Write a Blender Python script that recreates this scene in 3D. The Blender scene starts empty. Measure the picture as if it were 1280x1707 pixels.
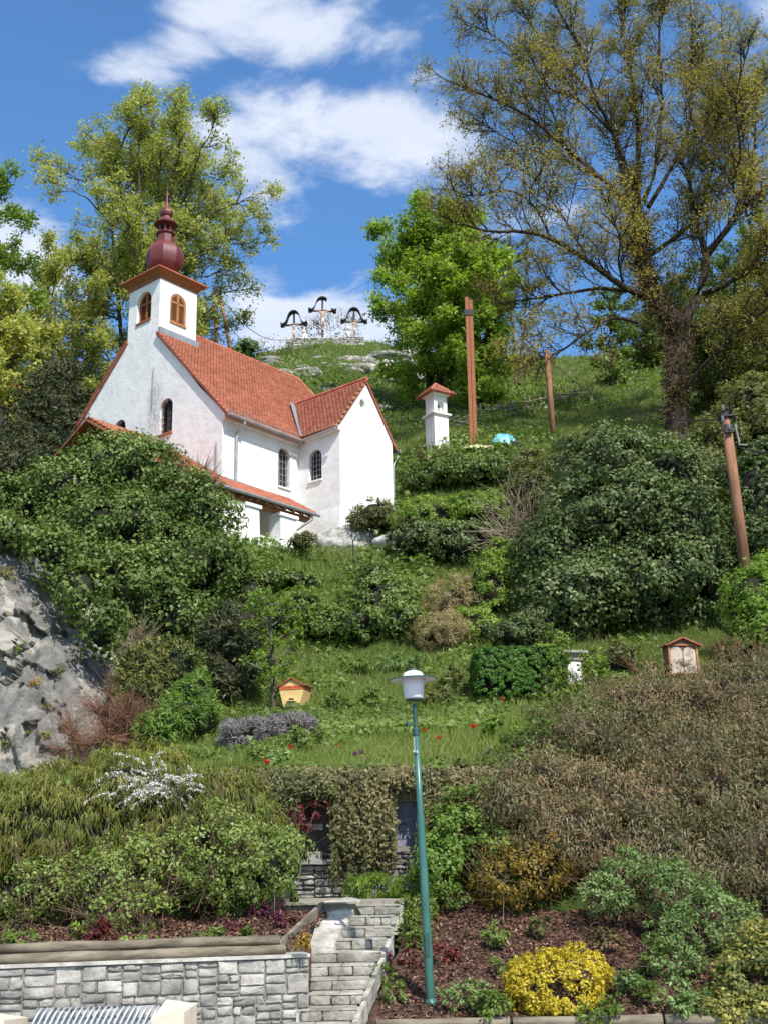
import bpy, math, random
import numpy as np
from mathutils import Vector, Matrix
from mathutils.geometry import tessellate_polygon

# ------------------------------------------------------------------ camera, sky, sun, exposure
scene = bpy.context.scene
COL = scene.collection
FPX, PITCH, ROLL = 1980.0, math.radians(17.1), 0.0215
R0 = np.array([1, 0, 0.]); U0 = np.array([0, -math.sin(PITCH), math.cos(PITCH)]); FW = np.array([0, math.cos(PITCH), math.sin(PITCH)])
CR = math.cos(ROLL) * R0 - math.sin(ROLL) * U0
CU = math.sin(ROLL) * R0 + math.cos(ROLL) * U0
EYE = np.array([0, 0, 1.7])
cam_data = bpy.data.cameras.new('camera')
cam = bpy.data.objects.new('camera', cam_data); COL.objects.link(cam)
M = Matrix(((CR[0], CU[0], -FW[0], EYE[0]), (CR[1], CU[1], -FW[1], EYE[1]), (CR[2], CU[2], -FW[2], EYE[2]), (0, 0, 0, 1)))
cam.matrix_world = M
cam_data.sensor_fit = 'HORIZONTAL'; cam_data.sensor_width = 36; cam_data.lens = FPX / 1280 * 36
cam_data.clip_end = 5000; cam_data.clip_start = 0.1
scene.camera = cam
scene.view_settings.view_transform = 'Standard'; scene.view_settings.look = 'None'
scene.view_settings.gamma = 1; scene.view_settings.exposure = 0.40
scene.view_settings.use_curve_mapping = False
SUN_AZ, SUN_EL = math.radians(152), math.radians(49)   # clockwise from +y
SD = Vector((math.sin(SUN_AZ) * math.cos(SUN_EL), math.cos(SUN_AZ) * math.cos(SUN_EL), math.sin(SUN_EL)))
sl = bpy.data.lights.new('sun', 'SUN'); sl.energy = 4.7; sl.angle = math.radians(0.5); sl.color = (1, 0.955, 0.88)
so = bpy.data.objects.new('sun', sl); COL.objects.link(so)
so.rotation_euler = SD.to_track_quat('Z', 'Y').to_euler()

def ray(u, v): return FW + CR * ((u - 640) / FPX) - CU * ((v - 853.5) / FPX)
def at(u, v, y):
    d = ray(u, v); return EYE + d * (y / d[1])

world = bpy.data.worlds.new('World'); scene.world = world; world.use_nodes = True
wn = world.node_tree.nodes; wl = world.node_tree.links; wn.clear()
def N(tree, kind, **kw):
    n = tree.nodes.new(kind)
    for k, v in kw.items():
        if k == 'inp':
            for i, val in v.items(): n.inputs[i].default_value = val
        else: setattr(n, k, v)
    return n
wt = world.node_tree
def build_world():
    L = wl.new
    out = N(wt, 'ShaderNodeOutputWorld'); bg = N(wt, 'ShaderNodeBackground'); bg.inputs[1].default_value = 0.15
    sky = N(wt, 'ShaderNodeTexSky', sky_type='NISHITA'); sky.sun_disc = False
    sky.sun_elevation = SUN_EL; sky.sun_rotation = SUN_AZ; sky.air_density = 1.0; sky.dust_density = 0.3; sky.ozone_density = 3.0
    tint = N(wt, 'ShaderNodeMix', data_type='RGBA', blend_type='MULTIPLY'); tint.inputs[0].default_value = 1
    tint.inputs[7].default_value = (0.66, 0.97, 1.18, 1)
    L(sky.outputs[0], tint.inputs[6])
    tc = N(wt, 'ShaderNodeTexCoord'); sep = N(wt, 'ShaderNodeSeparateXYZ'); L(tc.outputs['Generated'], sep.inputs[0])
    mz = N(wt, 'ShaderNodeMath', operation='MAXIMUM'); mz.inputs[1].default_value = 0.04; L(sep.outputs[2], mz.inputs[0])
    dx = N(wt, 'ShaderNodeMath', operation='DIVIDE'); L(sep.outputs[0], dx.inputs[0]); L(mz.outputs[0], dx.inputs[1])
    dy = N(wt, 'ShaderNodeMath', operation='DIVIDE'); L(sep.outputs[1], dy.inputs[0]); L(mz.outputs[0], dy.inputs[1])
    p = N(wt, 'ShaderNodeCombineXYZ'); L(dx.outputs[0], p.inputs[0]); L(dy.outputs[0], p.inputs[1])
    n1 = N(wt, 'ShaderNodeTexNoise', noise_dimensions='3D'); n1.inputs['Scale'].default_value = 3.4; n1.inputs['Detail'].default_value = 9
    n1.inputs['Roughness'].default_value = 0.6; n1.inputs['Distortion'].default_value = 0.25; L(p.outputs[0], n1.inputs['Vector'])
    # cloud banks: (pixel centre, half axes, strength); evaluated on the cloud layer's own plane
    banks = [(600, 260, 250, 115, 1.05), (420, 190, 160, 85, 0.9), (730, 250, 130, 80, .85), (520, 350, 130, 75, .75), (540, 55, 200, 75, 1.0), (390, 15, 130, 50, .7), (255, 110, 140, 75, .95), (500, 330, 110, 60, .7), (150, 60, 90, 50, .45),
             (20, 400, 110, 150, 1.1), (540, 560, 230, 80, 1.0), (430, 520, 90, 60, .9), (715, 130, 45, 26, .45), (1290, 20, 60, 60, .3)]
    acc = None
    for (u, v, a, b, s) in banks:
        d = ray(u, v); c = d[:2] / d[2]
        da = ray(u + a, v); ca = da[:2] / da[2] - c
        db = ray(u, v - b); cb = db[:2] / db[2] - c
        sx = max(abs(ca[0]), 1e-3); sy = max(abs(cb[1]), 1e-3)
        sub = N(wt, 'ShaderNodeVectorMath', operation='SUBTRACT'); sub.inputs[1].default_value = (c[0], c[1], 0); L(p.outputs[0], sub.inputs[0])
        sc = N(wt, 'ShaderNodeVectorMath', operation='DIVIDE'); sc.inputs[1].default_value = (sx, sy, 1); L(sub.outputs[0], sc.inputs[0])
        ln = N(wt, 'ShaderNodeVectorMath', operation='LENGTH'); L(sc.outputs[0], ln.inputs[0])
        mr = N(wt, 'ShaderNodeMapRange', interpolation_type='SMOOTHSTEP'); L(ln.outputs[1], mr.inputs[0])
        for i, val in enumerate((0.1, 1.45, s, 0)): mr.inputs[1 + i].default_value = val
        if acc is None: acc = mr.outputs[0]
        else:
            m = N(wt, 'ShaderNodeMath', operation='MAXIMUM'); L(acc, m.inputs[0]); L(mr.outputs[0], m.inputs[1]); acc = m.outputs[0]
    # unseen clouds added overhead and behind the camera as neutral white fill
    n0 = N(wt, 'ShaderNodeTexNoise'); n0.inputs['Scale'].default_value = 0.9; n0.inputs['Detail'].default_value = 3; L(p.outputs[0], n0.inputs['Vector'])
    fr = N(wt, 'ShaderNodeMapRange', interpolation_type='SMOOTHSTEP'); L(dy.outputs[0], fr.inputs[0])
    for i, val in enumerate((0.2, 0.9, 1, 0)): fr.inputs[1 + i].default_value = val
    n0m = N(wt, 'ShaderNodeMapRange', interpolation_type='SMOOTHSTEP'); L(n0.outputs[0], n0m.inputs[0])
    for i, val in enumerate((0.38, 0.56, 0, 1.0)): n0m.inputs[1 + i].default_value = val
    mm = N(wt, 'ShaderNodeMath', operation='MULTIPLY'); L(fr.outputs[0], mm.inputs[0]); L(n0m.outputs[0], mm.inputs[1])
    mx = N(wt, 'ShaderNodeMath', operation='MAXIMUM'); L(acc, mx.inputs[0]); L(mm.outputs[0], mx.inputs[1])
    s1 = N(wt, 'ShaderNodeMath', operation='MULTIPLY_ADD'); s1.inputs[1].default_value = 5.4; s1.inputs[2].default_value = -2.95; L(n1.outputs[0], s1.inputs[0])
    s2 = N(wt, 'ShaderNodeMath', operation='MULTIPLY_ADD'); s2.inputs[1].default_value = 1.35; L(mx.outputs[0], s2.inputs[0]); L(s1.outputs[0], s2.inputs[2])
    cov = N(wt, 'ShaderNodeMapRange', interpolation_type='SMOOTHSTEP'); L(s2.outputs[0], cov.inputs[0])
    for i, val in enumerate((0.0, 1.1, 0, 0.85)): cov.inputs[1 + i].default_value = val
    n2 = N(wt, 'ShaderNodeTexNoise'); n2.inputs['Scale'].default_value = 5; n2.inputs['Detail'].default_value = 6; L(p.outputs[0], n2.inputs['Vector'])
    cr = N(wt, 'ShaderNodeMix', data_type='RGBA'); L(n2.outputs[0], cr.inputs[0])
    cr.inputs[6].default_value = (3.7, 4.1, 4.9, 1); cr.inputs[7].default_value = (5.4, 5.6, 6.0, 1)
    mix = N(wt, 'ShaderNodeMix', data_type='RGBA'); L(cov.outputs[0], mix.inputs[0]); L(tint.outputs[2], mix.inputs[6]); L(cr.outputs[2], mix.inputs[7])
    L(mix.outputs[2], bg.inputs[0]); L(bg.outputs[0], out.inputs[0])
build_world()

# ------------------------------------------------------------------ numpy noise
def _h(ix, iy, iz, s):
    n = (ix * 374761393 + iy * 668265263 + iz * 2147483647 + s * 974634777) & 0xffffffff
    n = ((n ^ (n >> 13)) * 1274126177) & 0xffffffff
    n = n ^ (n >> 16)
    return (n & 0xffff) / 65535.0
def vnoise(P, s=0):
    P = np.asarray(P, float); i = np.floor(P).astype(np.int64); f = P - i; f = f * f * (3 - 2 * f)
    r = 0
    for dx in (0, 1):
        for dy in (0, 1):
            for dz in (0, 1):
                w = (f[..., 0] if dx else 1 - f[..., 0]) * (f[..., 1] if dy else 1 - f[..., 1]) * (f[..., 2] if dz else 1 - f[..., 2])
                r = r + w * _h(i[..., 0] + dx, i[..., 1] + dy, i[..., 2] + dz, s)
    return r
def fbm(P, o=4, s=0):
    P = np.asarray(P, float); r = 0; a = 0.5; t = 0
    for k in range(o):
        r = r + a * vnoise(P * (2 ** k) + 17.3 * k, s + k); t += a; a *= 0.5
    return r / t
def nrmz(v): return v / np.maximum(np.linalg.norm(v, axis=-1, keepdims=True), 1e-9)

# ------------------------------------------------------------------ materials
def new_mat(name):
    m = bpy.data.materials.new(name); m.use_nodes = True; t = m.node_tree; t.nodes.clear()
    o = t.nodes.new('ShaderNodeOutputMaterial'); b = t.nodes.new('ShaderNodeBsdfPrincipled'); t.links.new(b.outputs[0], o.inputs[0])
    return m, t, b, o
def ramp(t, fac, cols, pos=None):
    r = t.nodes.new('ShaderNodeValToRGB'); cr = r.color_ramp
    n = len(cols); pos = pos or [i / max(1, n - 1) for i in range(n)]
    while len(cr.elements) < n: cr.elements.new(0.5)
    for e, c, p in zip(cr.elements, cols, pos): e.position = p; e.color = (*c, 1)
    t.links.new(fac, r.inputs[0]); return r.outputs[0]
def noise(t, vec, scale, detail=4, rough=0.55, dist=0):
    n = t.nodes.new('ShaderNodeTexNoise'); n.inputs['Scale'].default_value = scale; n.inputs['Detail'].default_value = detail
    n.inputs['Roughness'].default_value = rough; n.inputs['Distortion'].default_value = dist
    if vec is not None: t.links.new(vec, n.inputs['Vector'])
    return n.outputs[0]
def mixc(t, fac, a, b, mode='MIX'):
    m = t.nodes.new('ShaderNodeMix'); m.data_type = 'RGBA'; m.blend_type = mode
    for i, x in ((0, fac), (6, a), (7, b)):
        if hasattr(x, 'links'): t.links.new(x, m.inputs[i])
        elif i == 0: m.inputs[0].default_value = x
        else: m.inputs[i].default_value = (*x, 1)
    return m.outputs[2]
def mapr(t, x, a, b, c=0, d=1):
    m = t.nodes.new('ShaderNodeMapRange'); m.interpolation_type = 'SMOOTHSTEP'; t.links.new(x, m.inputs[0])
    for i, v in enumerate((a, b, c, d)): m.inputs[1 + i].default_value = v
    return m.outputs[0]
def bump(t, b, h, s=0.4, dist=0.02):
    n = t.nodes.new('ShaderNodeBump'); n.inputs['Strength'].default_value = s; n.inputs['Distance'].default_value = dist
    t.links.new(h, n.inputs['Height']); t.links.new(n.outputs[0], b.inputs['Normal'])
def coords(t, scale=(1, 1, 1), kind='Object'):
    tc = t.nodes.new('ShaderNodeTexCoord'); mp = t.nodes.new('ShaderNodeMapping'); mp.inputs['Scale'].default_value = scale
    t.links.new(tc.outputs[kind], mp.inputs[0]); return mp.outputs[0]
def posco(t, scale=(1, 1, 1)):
    g = t.nodes.new('ShaderNodeNewGeometry'); mp = t.nodes.new('ShaderNodeMapping'); mp.inputs['Scale'].default_value = scale
    t.links.new(g.outputs['Position'], mp.inputs[0]); return mp.outputs[0]
def surf(name, cols, scale=4, rough=0.8, bs=0.3, bd=0.02, stretch=(1, 1, 1), metal=0, detail=6, grit=None, tint=0.0, world=True, spec=0.3):
    m, t, b, o = new_mat(name)
    v = posco(t, stretch) if world else coords(t, stretch)
    n = noise(t, v, scale, detail, 0.6)
    c = ramp(t, mapr(t, n, 0.28, 0.72), cols)
    if grit:
        n2 = noise(t, v, grit[0], 4, 0.7); c = mixc(t, mapr(t, n2, grit[1], grit[2], 0, grit[4] if len(grit) > 4 else .8), c, grit[3])
    if tint:
        a = t.nodes.new('ShaderNodeAttribute'); a.attribute_name = 'tint'
        oi = t.nodes.new('ShaderNodeObjectInfo')
        s = t.nodes.new('ShaderNodeMath'); s.operation = 'ADD'; t.links.new(a.outputs['Fac'], s.inputs[0]); t.links.new(oi.outputs['Random'], s.inputs[1])
        hs = t.nodes.new('ShaderNodeHueSaturation'); t.links.new(c, hs.inputs['Color'])
        t.links.new(mapr(t, s.outputs[0], 0, 1.2, 1 - tint, 1 + tint), hs.inputs['Value']); c = hs.outputs[0]
    t.links.new(c, b.inputs['Base Color']); b.inputs['Roughness'].default_value = rough; b.inputs['Metallic'].default_value = metal
    b.inputs['Specular IOR Level'].default_value = spec
    if bs: bump(t, b, noise(t, v, scale * 3, 8, 0.65), bs, bd)
    return m
def leafmat(name, cols, transl=0.35, rough=0.5, spec=0.35, pos=None, tc=None):
    m, t, b, o = new_mat(name)
    a = t.nodes.new('ShaderNodeAttribute'); a.attribute_name = 'tint'
    c = ramp(t, a.outputs['Fac'], cols, pos)
    t.links.new(c, b.inputs['Base Color']); b.inputs['Roughness'].default_value = rough; b.inputs['Specular IOR Level'].default_value = spec
    tr = t.nodes.new('ShaderNodeBsdfTranslucent')
    t.links.new(mixc(t, 1.0, c, tc or (1.5, 1.6, 0.7), 'MULTIPLY'), tr.inputs[0])
    mx = t.nodes.new('ShaderNodeMixShader'); mx.inputs[0].default_value = transl
    t.links.new(b.outputs[0], mx.inputs[1]); t.links.new(tr.outputs[0], mx.inputs[2]); t.links.new(mx.outputs[0], o.inputs[0])
    return m
def plaster(name, stain=None, dirt=0.35, wash=(0.82, 0.80, 0.76), ground=None):
    m, t, b, o = new_mat(name)
    v = coords(t); n = noise(t, v, 1.3, 8, 0.65)
    c = mixc(t, mapr(t, n, 0.38, 0.75, 0, dirt), wash, (0.58, 0.57, 0.55))
    vs = coords(t, (3, 3, .5)); n3 = noise(t, vs, 2.2, 6, 0.7)
    c = mixc(t, mapr(t, n3, .6, .85, 0, dirt * .8), c, (0.47, 0.46, 0.43))
    if stain:
        for (p, sc, col, k) in stain:
            tc = t.nodes.new('ShaderNodeTexCoord'); sub = t.nodes.new('ShaderNodeVectorMath'); sub.operation = 'SUBTRACT'; sub.inputs[1].default_value = p
            t.links.new(tc.outputs['Object'], sub.inputs[0]); dv = t.nodes.new('ShaderNodeVectorMath'); dv.operation = 'DIVIDE'; dv.inputs[1].default_value = sc
            t.links.new(sub.outputs[0], dv.inputs[0]); ln = t.nodes.new('ShaderNodeVectorMath'); ln.operation = 'LENGTH'; t.links.new(dv.outputs[0], ln.inputs[0])
            mu = t.nodes.new('ShaderNodeMath'); mu.operation = 'MULTIPLY'; t.links.new(mapr(t, ln.outputs[1], 0.15, 1, 1, 0), mu.inputs[0])
            t.links.new(mapr(t, noise(t, coords(t, (2, 2, .8)), 5, 8, .75), .36, .68), mu.inputs[1])
            m2 = t.nodes.new('ShaderNodeMath'); m2.operation = 'MULTIPLY'; m2.inputs[1].default_value = k; t.links.new(mu.outputs[0], m2.inputs[0])
            c = mixc(t, m2.outputs[0], c, col)
    t.links.new(c, b.inputs['Base Color']); b.inputs['Roughness'].default_value = 0.9; b.inputs['Specular IOR Level'].default_value = .15
    bump(t, b, noise(t, v, 3.5, 10, 0.7), 0.55, 0.05)
    return m

MT = {}
MT['plaster'] = plaster('white_plaster', dirt=.55, stain=[((0, 4.1, 5.9), (1, 1.0, 1.7), (.17, .17, .15), .85), ((0, 4.3, 7.0), (1, .7, .8), (.22, .22, .2), .6), ((0, 1.6, 4.2), (1, 2.0, 1.6), (.66, .63, .61), .35), ((.4, 0, 4.1), (.5, 1, .9), (.2, .2, .18), .45), ((0, 8.2, 6.2), (1, 1.2, 1.0), (.4, .4, .38), .5), ((5.8, -2.3, .7), (2.6, .6, 1.5), (.44, .43, .38), .7), ((2.2, 0, 2.2), (2.4, .6, 1.1), (.5, .48, .44), .5), ((4.2, -1.2, .8), (.6, 1.6, 1.6), (.45, .44, .40), .6)])
MT['plaster2'] = plaster('limewash_plaster', dirt=.2)
MT['cream'] = plaster('cream_plaster', dirt=.2, wash=(.78, .74, .6))
MT['tile'] = surf('red_clay_tile', [(.34, .12, .072), (.40, .145, .088), (.45, .175, .115)], 2.2, .75, .2, .01, tint=.17, grit=(9, .64, .85, (.26, .12, .085), .45))
MT['tile_dark'] = surf('old_clay_tile', [(.22, .075, .045), (.34, .10, .06), (.36, .15, .10)], 3, .8, .2, .01, tint=.3)
MT['onion'] = surf('oxide_red_sheet_metal', [(.115, .019, .020), (.15, .027, .027)], 1.5, .5, .05, .01, spec=.5, grit=(4, .6, .9, (.2, .06, .06), .4))
MT['wood_red'] = surf('red_brown_timber', [(.22, .075, .028), (.33, .12, .045)], 3, .65, .3, .01, (1, 1, 6))
MT['wood_orange'] = surf('orange_brown_timber', [(.30, .125, .05), (.42, .19, .08)], 3, .6, .2, .01)
MT['wood_dark'] = surf('dark_louvre_timber', [(.07, .028, .015), (.13, .05, .025)], 3, .7, .2, .01)
MT['wood_brown'] = surf('brown_aged_board', [(.12, .07, .042), (.20, .12, .075)], 3, .8, .3, .01, (1, 1, 5))
MT['wood_pole'] = surf('weathered_pole_timber', [(.17, .085, .05), (.27, .13, .07), (.30, .16, .10)], 3, .85, .5, .02, (4, 4, .5), grit=(9, .6, .8, (.10, .07, .05)))
MT['wood_grey'] = surf('grey_weathered_timber', [(.085, .07, .05), (.155, .13, .094), (.23, .195, .145)], 2.5, .9, .6, .02, (1, 1, 5), tint=.2, grit=(5, .55, .75, (.10, .11, .06), .6))
MT['wood_hive'] = surf('yellow_painted_timber', [(.62, .42, .16), (.72, .52, .22)], 4, .6, .15, .01)
MT['zinc'] = surf('zinc_sheet', [(.30, .31, .32), (.42, .43, .44)], 3, .45, .1, .01, metal=.6)
MT['glass'] = surf('dark_window_glass', [(.012, .014, .018), (.03, .034, .04)], 2, .12, 0, spec=.6)
MT['iron'] = surf('dark_wrought_iron', [(.02, .02, .022), (.05, .048, .045)], 8, .6, .1, .005, metal=.3)
MT['iron_pale'] = surf('grey_painted_grille', [(.2, .2, .2), (.28, .27, .26)], 8, .6, .1, .005)
MT['black_sheet'] = surf('blackened_sheet_metal', [(.012, .012, .018), (.03, .028, .034)], 6, .5, .1, .01)
MT['statue'] = surf('painted_statue_stone', [(.55, .50, .44), (.74, .70, .64)], 5, .7, .2, .01)
MT['flesh'] = surf('painted_carved_figure', [(.38, .25, .18), (.50, .35, .26)], 5, .6, .1, .01)
MT['green_paint'] = surf('sea_green_enamel', [(.032, .108, .090), (.048, .145, .122)], 3, .36, .12, .004, spec=.55, grit=(14, .6, .8, (.03, .09, .075), .6))
MT['green_dark'] = surf('dark_green_enamel', [(.018, .06, .052), (.03, .085, .07)], 5, .42, .1, .004, spec=.5)
MT['opal'] = surf('opal_plastic', [(.60, .60, .66), (.68, .68, .73)], 2, .22, 0, spec=.5)
MT['white_enamel'] = surf('white_enamel', [(.68, .68, .68), (.76, .76, .74)], 3, .35, 0, spec=.5)
MT['granite'] = surf('grey_granite', [(.17, .165, .15), (.27, .26, .235), (.39, .37, .335)], 5, .85, .8, .03, tint=.22, grit=(28, .5, .72, (.17, .17, .165), .55))
MT['granite_warm'] = surf('buff_granite', [(.26, .245, .215), (.38, .36, .32), (.47, .45, .41)], 5, .85, .8, .03, tint=.2, grit=(28, .5, .72, (.2, .19, .17), .5))
MT['mortar'] = surf('grey_mortar', [(.16, .15, .13), (.27, .25, .22)], 9, .95, .7, .02)
MT['wallstone'] = surf('slate_wall_stone', [(.13, .125, .12), (.24, .23, .22), (.33, .31, .28)], 5, .9, .8, .02, tint=.3, grit=(12, .5, .75, (.10, .10, .08), .5))
MT['step'] = surf('worn_step_granite', [(.21, .197, .163), (.33, .312, .268), (.45, .425, .375)], 4, .88, .9, .03, tint=.18, grit=(11, .5, .68, (.16, .155, .12), .75))
MT['pale_rock'] = surf('pale_weathered_rock', [(.20, .19, .175), (.42, .40, .36), (.58, .56, .51)], 2.2, .92, 1.0, .08, grit=(6, .5, .7, (.13, .125, .115), .7))
MT['limestone'] = surf('pale_limestone_slab', [(.28, .265, .225), (.44, .42, .37), (.58, .56, .51)], 3, .9, 1.0, .04, grit=(8, .5, .7, (.24, .22, .18), .75))
MT['sandblock'] = surf('cream_cast_stone', [(.56, .47, .36), (.66, .57, .45)], 4, .85, .3, .01, grit=(60, .55, .7, (.45, .38, .3), .4))
MT['steel'] = surf('galvanised_rod', [(.42, .45, .48), (.55, .58, .61)], 4, .4, 0, metal=.35, spec=.5)
MT['bark'] = surf('brown_ivy_bark', [(.022, .016, .012), (.055, .038, .028), (.11, .08, .06)], 3, .95, .9, .06, (1.5, 1.5, .5))
MT['bark_grey'] = surf('grey_bark', [(.07, .06, .045), (.15, .13, .10)], 3, .95, .7, .03, (1.5, 1.5, .5))
MT['twig'] = surf('brown_twig', [(.09, .055, .035), (.19, .125, .085)], 3, .9, 0)
MT['twig_red'] = surf('reddish_twig', [(.16, .075, .045), (.28, .15, .10)], 3, .9, 0)
MT['twig_pale'] = surf('pale_dry_twig', [(.24, .18, .12), (.36, .29, .21)], 3, .9, 0)
MT['inner'] = surf('shade_dark_core', [(.012, .014, .007), (.03, .032, .014)], 6, .95, .8, .06)  # near-black core colour, painted shade for the gaps between leaves
MT['inner_brown'] = surf('shade_brown_core', [(.03, .022, .013), (.06, .045, .028)], 6, .95, .8, .06)  # browner core colour, painted shade inside the brown shrubs
MT['tarp'] = surf('turquoise_tarpaulin', [(.05, .26, .30), (.14, .45, .50)], 2, .4, .4, .06, spec=.5)
MT['tarp_y'] = surf('pale_yellow_sheet', [(.34, .34, .17), (.46, .45, .25)], 2, .7, .3, .03)
MT['blue_sheet'] = surf('blue_grey_slate_panel', [(.13, .14, .19), (.22, .23, .30)], 2.5, .8, .7, .03, grit=(9, .5, .7, (.09, .09, .13), .7))
MT['black'] = surf('black_rubber_cable', [(.015, .015, .015), (.03, .03, .03)], 4, .7, 0)

# ------------------------------------------------------------------ object helpers
def props(o, label=None, cat=None, group=None, kind=None):
    if label: o['label'] = label
    if cat: o['category'] = cat
    if group: o['group'] = group
    if kind: o['kind'] = kind
    return o
def thing(name, label, cat, loc=(0, 0, 0), rotz=0, group=None):
    o = bpy.data.objects.new(name, None); COL.objects.link(o); o.location = loc; o.rotation_euler = (0, 0, rotz)
    o.empty_display_size = .2
    return props(o, label, cat, group)
def link(name, me, parent=None, loc=None, rot=None):
    o = bpy.data.objects.new(name, me); COL.objects.link(o)
    if parent is not None: o.parent = parent
    if loc is not None: o.location = loc
    if rot is not None: o.rotation_euler = rot
    return o
def np_mesh(name, co, faces, mats, tint=None, smooth=False, midx=None):
    """faces: (M,k) int array or list of such arrays"""
    me = bpy.data.meshes.new(name); co = np.asarray(co, np.float32)
    if not isinstance(faces, (list, tuple)): faces = [faces]
    faces = [np.asarray(f, np.int32) for f in faces if len(f)]
    me.vertices.add(len(co)); me.vertices.foreach_set('co', co.ravel())
    tot = sum(f.size for f in faces); me.loops.add(tot)
    me.loops.foreach_set('vertex_index', np.concatenate([f.ravel() for f in faces]))
    npoly = sum(len(f) for f in faces); me.polygons.add(npoly)
    sizes = np.concatenate([np.full(len(f), f.shape[1], np.int32) for f in faces])
    me.polygons.foreach_set('loop_start', np.concatenate([[0], np.cumsum(sizes)[:-1]]).astype(np.int32))
    if smooth: me.polygons.foreach_set('use_smooth', np.ones(npoly, bool))
    if midx is not None: me.polygons.foreach_set('material_index', np.asarray(midx, np.int32))
    if tint is not None:
        a = me.attributes.new('tint', 'FLOAT', 'POINT'); a.data.foreach_set('value', np.asarray(tint, np.float32))
    for m in (mats if isinstance(mats, (list, tuple)) else [mats]): me.materials.append(m)
    me.update(calc_edges=True)
    return me

class MB:
    def __init__(s): s.v = []; s.f = []; s.t = []
    def add(s, vs, fs, tint=0.5):
        b = len(s.v); s.v += [tuple(v) for v in vs]; s.f += [tuple(i + b for i in f) for f in fs]; s.t += [tint] * len(vs); return s
    def box(s, a, b, tint=.5):
        (x0, y0, z0), (x1, y1, z1) = a, b
        if x0 > x1: x0, x1 = x1, x0
        if y0 > y1: y0, y1 = y1, y0
        if z0 > z1: z0, z1 = z1, z0
        return s.add([(x0, y0, z0), (x1, y0, z0), (x1, y1, z0), (x0, y1, z0), (x0, y0, z1), (x1, y0, z1), (x1, y1, z1), (x0, y1, z1)],
                     [(0, 3, 2, 1), (4, 5, 6, 7), (0, 1, 5, 4), (1, 2, 6, 5), (2, 3, 7, 6), (3, 0, 4, 7)], tint)
    def hexa(s, p, tint=.5):   # 8 points, bottom loop then top loop
        return s.add(p, [(0, 3, 2, 1), (4, 5, 6, 7), (0, 1, 5, 4), (1, 2, 6, 5), (2, 3, 7, 6), (3, 0, 4, 7)], tint)
    def bar(s, p0, p1, w, h=None, up=(0, 0, 1), tint=.5):
        p0 = Vector(p0); p1 = Vector(p1); h = h or w; d = (p1 - p0).normalized(); a = d.cross(Vector(up))
        if a.length < 1e-4: a = d.cross(Vector((0, 1, 0)))
        a.normalize(); b = a.cross(d)
        q = []
        for p in (p0, p1):
            for sx, sy in ((-1, -1), (1, -1), (1, 1), (-1, 1)): q.append(p + a * sx * w / 2 + b * sy * h / 2)
        return s.hexa(q, tint)
    def tube(s, pts, rad, k=8, cap=True, tint=.5):
        pts = [Vector(p) for p in pts]; n = len(pts)
        if not hasattr(rad, '__len__'): rad = [rad] * n
        vs = []; ref = Vector((0, 0, 1))
        for i, p in enumerate(pts):
            d = (pts[min(i + 1, n - 1)] - pts[max(i - 1, 0)]).normalized()
            a = d.cross(ref)
            if a.length < .1: a = d.cross(Vector((1, 0, 0)))
            a.normalize(); b = a.cross(d)
            for j in range(k):
                t = 2 * math.pi * j / k; vs.append(p + (a * math.cos(t) + b * math.sin(t)) * rad[i])
        fs = [(i * k + j, i * k + (j + 1) % k, (i + 1) * k + (j + 1) % k, (i + 1) * k + j) for i in range(n - 1) for j in range(k)]
        if cap: fs += [tuple(range(k))[::-1], tuple((n - 1) * k + j for j in range(k))]
        return s.add(vs, fs, tint)
    def lathe(s, prof, c=(0, 0, 0), k=24, ph=0, tint=.5):
        vs = [(c[0] + r * math.cos(ph + 2 * math.pi * j / k), c[1] + r * math.sin(ph + 2 * math.pi * j / k), c[2] + z) for r, z in prof for j in range(k)]
        n = len(prof)
        fs = [(i * k + j, i * k + (j + 1) % k, (i + 1) * k + (j + 1) % k, (i + 1) * k + j) for i in range(n - 1) for j in range(k)]
        fs += [tuple(range(k))[::-1], tuple((n - 1) * k + j for j in range(k))]
        return s.add(vs, fs, tint)
    def mesh(s, name, mats, smooth=False):
        me = bpy.data.meshes.new(name); me.from_pydata(s.v, [], s.f)
        a = me.attributes.new('tint', 'FLOAT', 'POINT'); a.data.foreach_set('value', s.t)
        for m in (mats if isinstance(mats, (list, tuple)) else [mats]): me.materials.append(m)
        if smooth: me.polygons.foreach_set('use_smooth', [True] * len(me.polygons))
        me.update(); return me
    def build(s, name, mats, parent=None, smooth=False, **kw):
        return link(name, s.mesh(name, mats, smooth), parent, **kw)

def wall(mb, outer, holes, O, ax, ay, depth=.25):
    """planar wall with real openings: outer/holes in 2d, reveals run 'depth' inwards (against ax x ay)"""
    O = Vector(O); ax = Vector(ax); ay = Vector(ay); nn = ax.cross(ay).normalized()
    loops = [[Vector((p[0], p[1], 0)) for p in l] for l in [outer] + holes]
    tris = tessellate_polygon(loops); flat = [p for l in loops for p in l]
    W = [O + ax * p.x + ay * p.y for p in flat]
    fs = []
    for t in tris:
        a, b, c = (W[i] for i in t); fs.append(tuple(t) if (b - a).cross(c - a).dot(nn) > 0 else tuple(reversed(t)))
    mb.add(W, fs)
    for h in holes:
        n = len(h); P = [O + ax * p[0] + ay * p[1] for p in h]; Q = [p - nn * depth for p in P]
        mb.add(P + Q, [(i, (i + 1) % n, n + (i + 1) % n, n + i) for i in range(n)])
def arch(cx, z0, w, h, k=10):
    r = w / 2; zc = z0 + h - r
    return [(cx - r, z0), (cx + r, z0)] + [(cx + r * math.cos(math.pi * i / k), zc + r * math.sin(math.pi * i / k)) for i in range(k + 1)]
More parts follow.
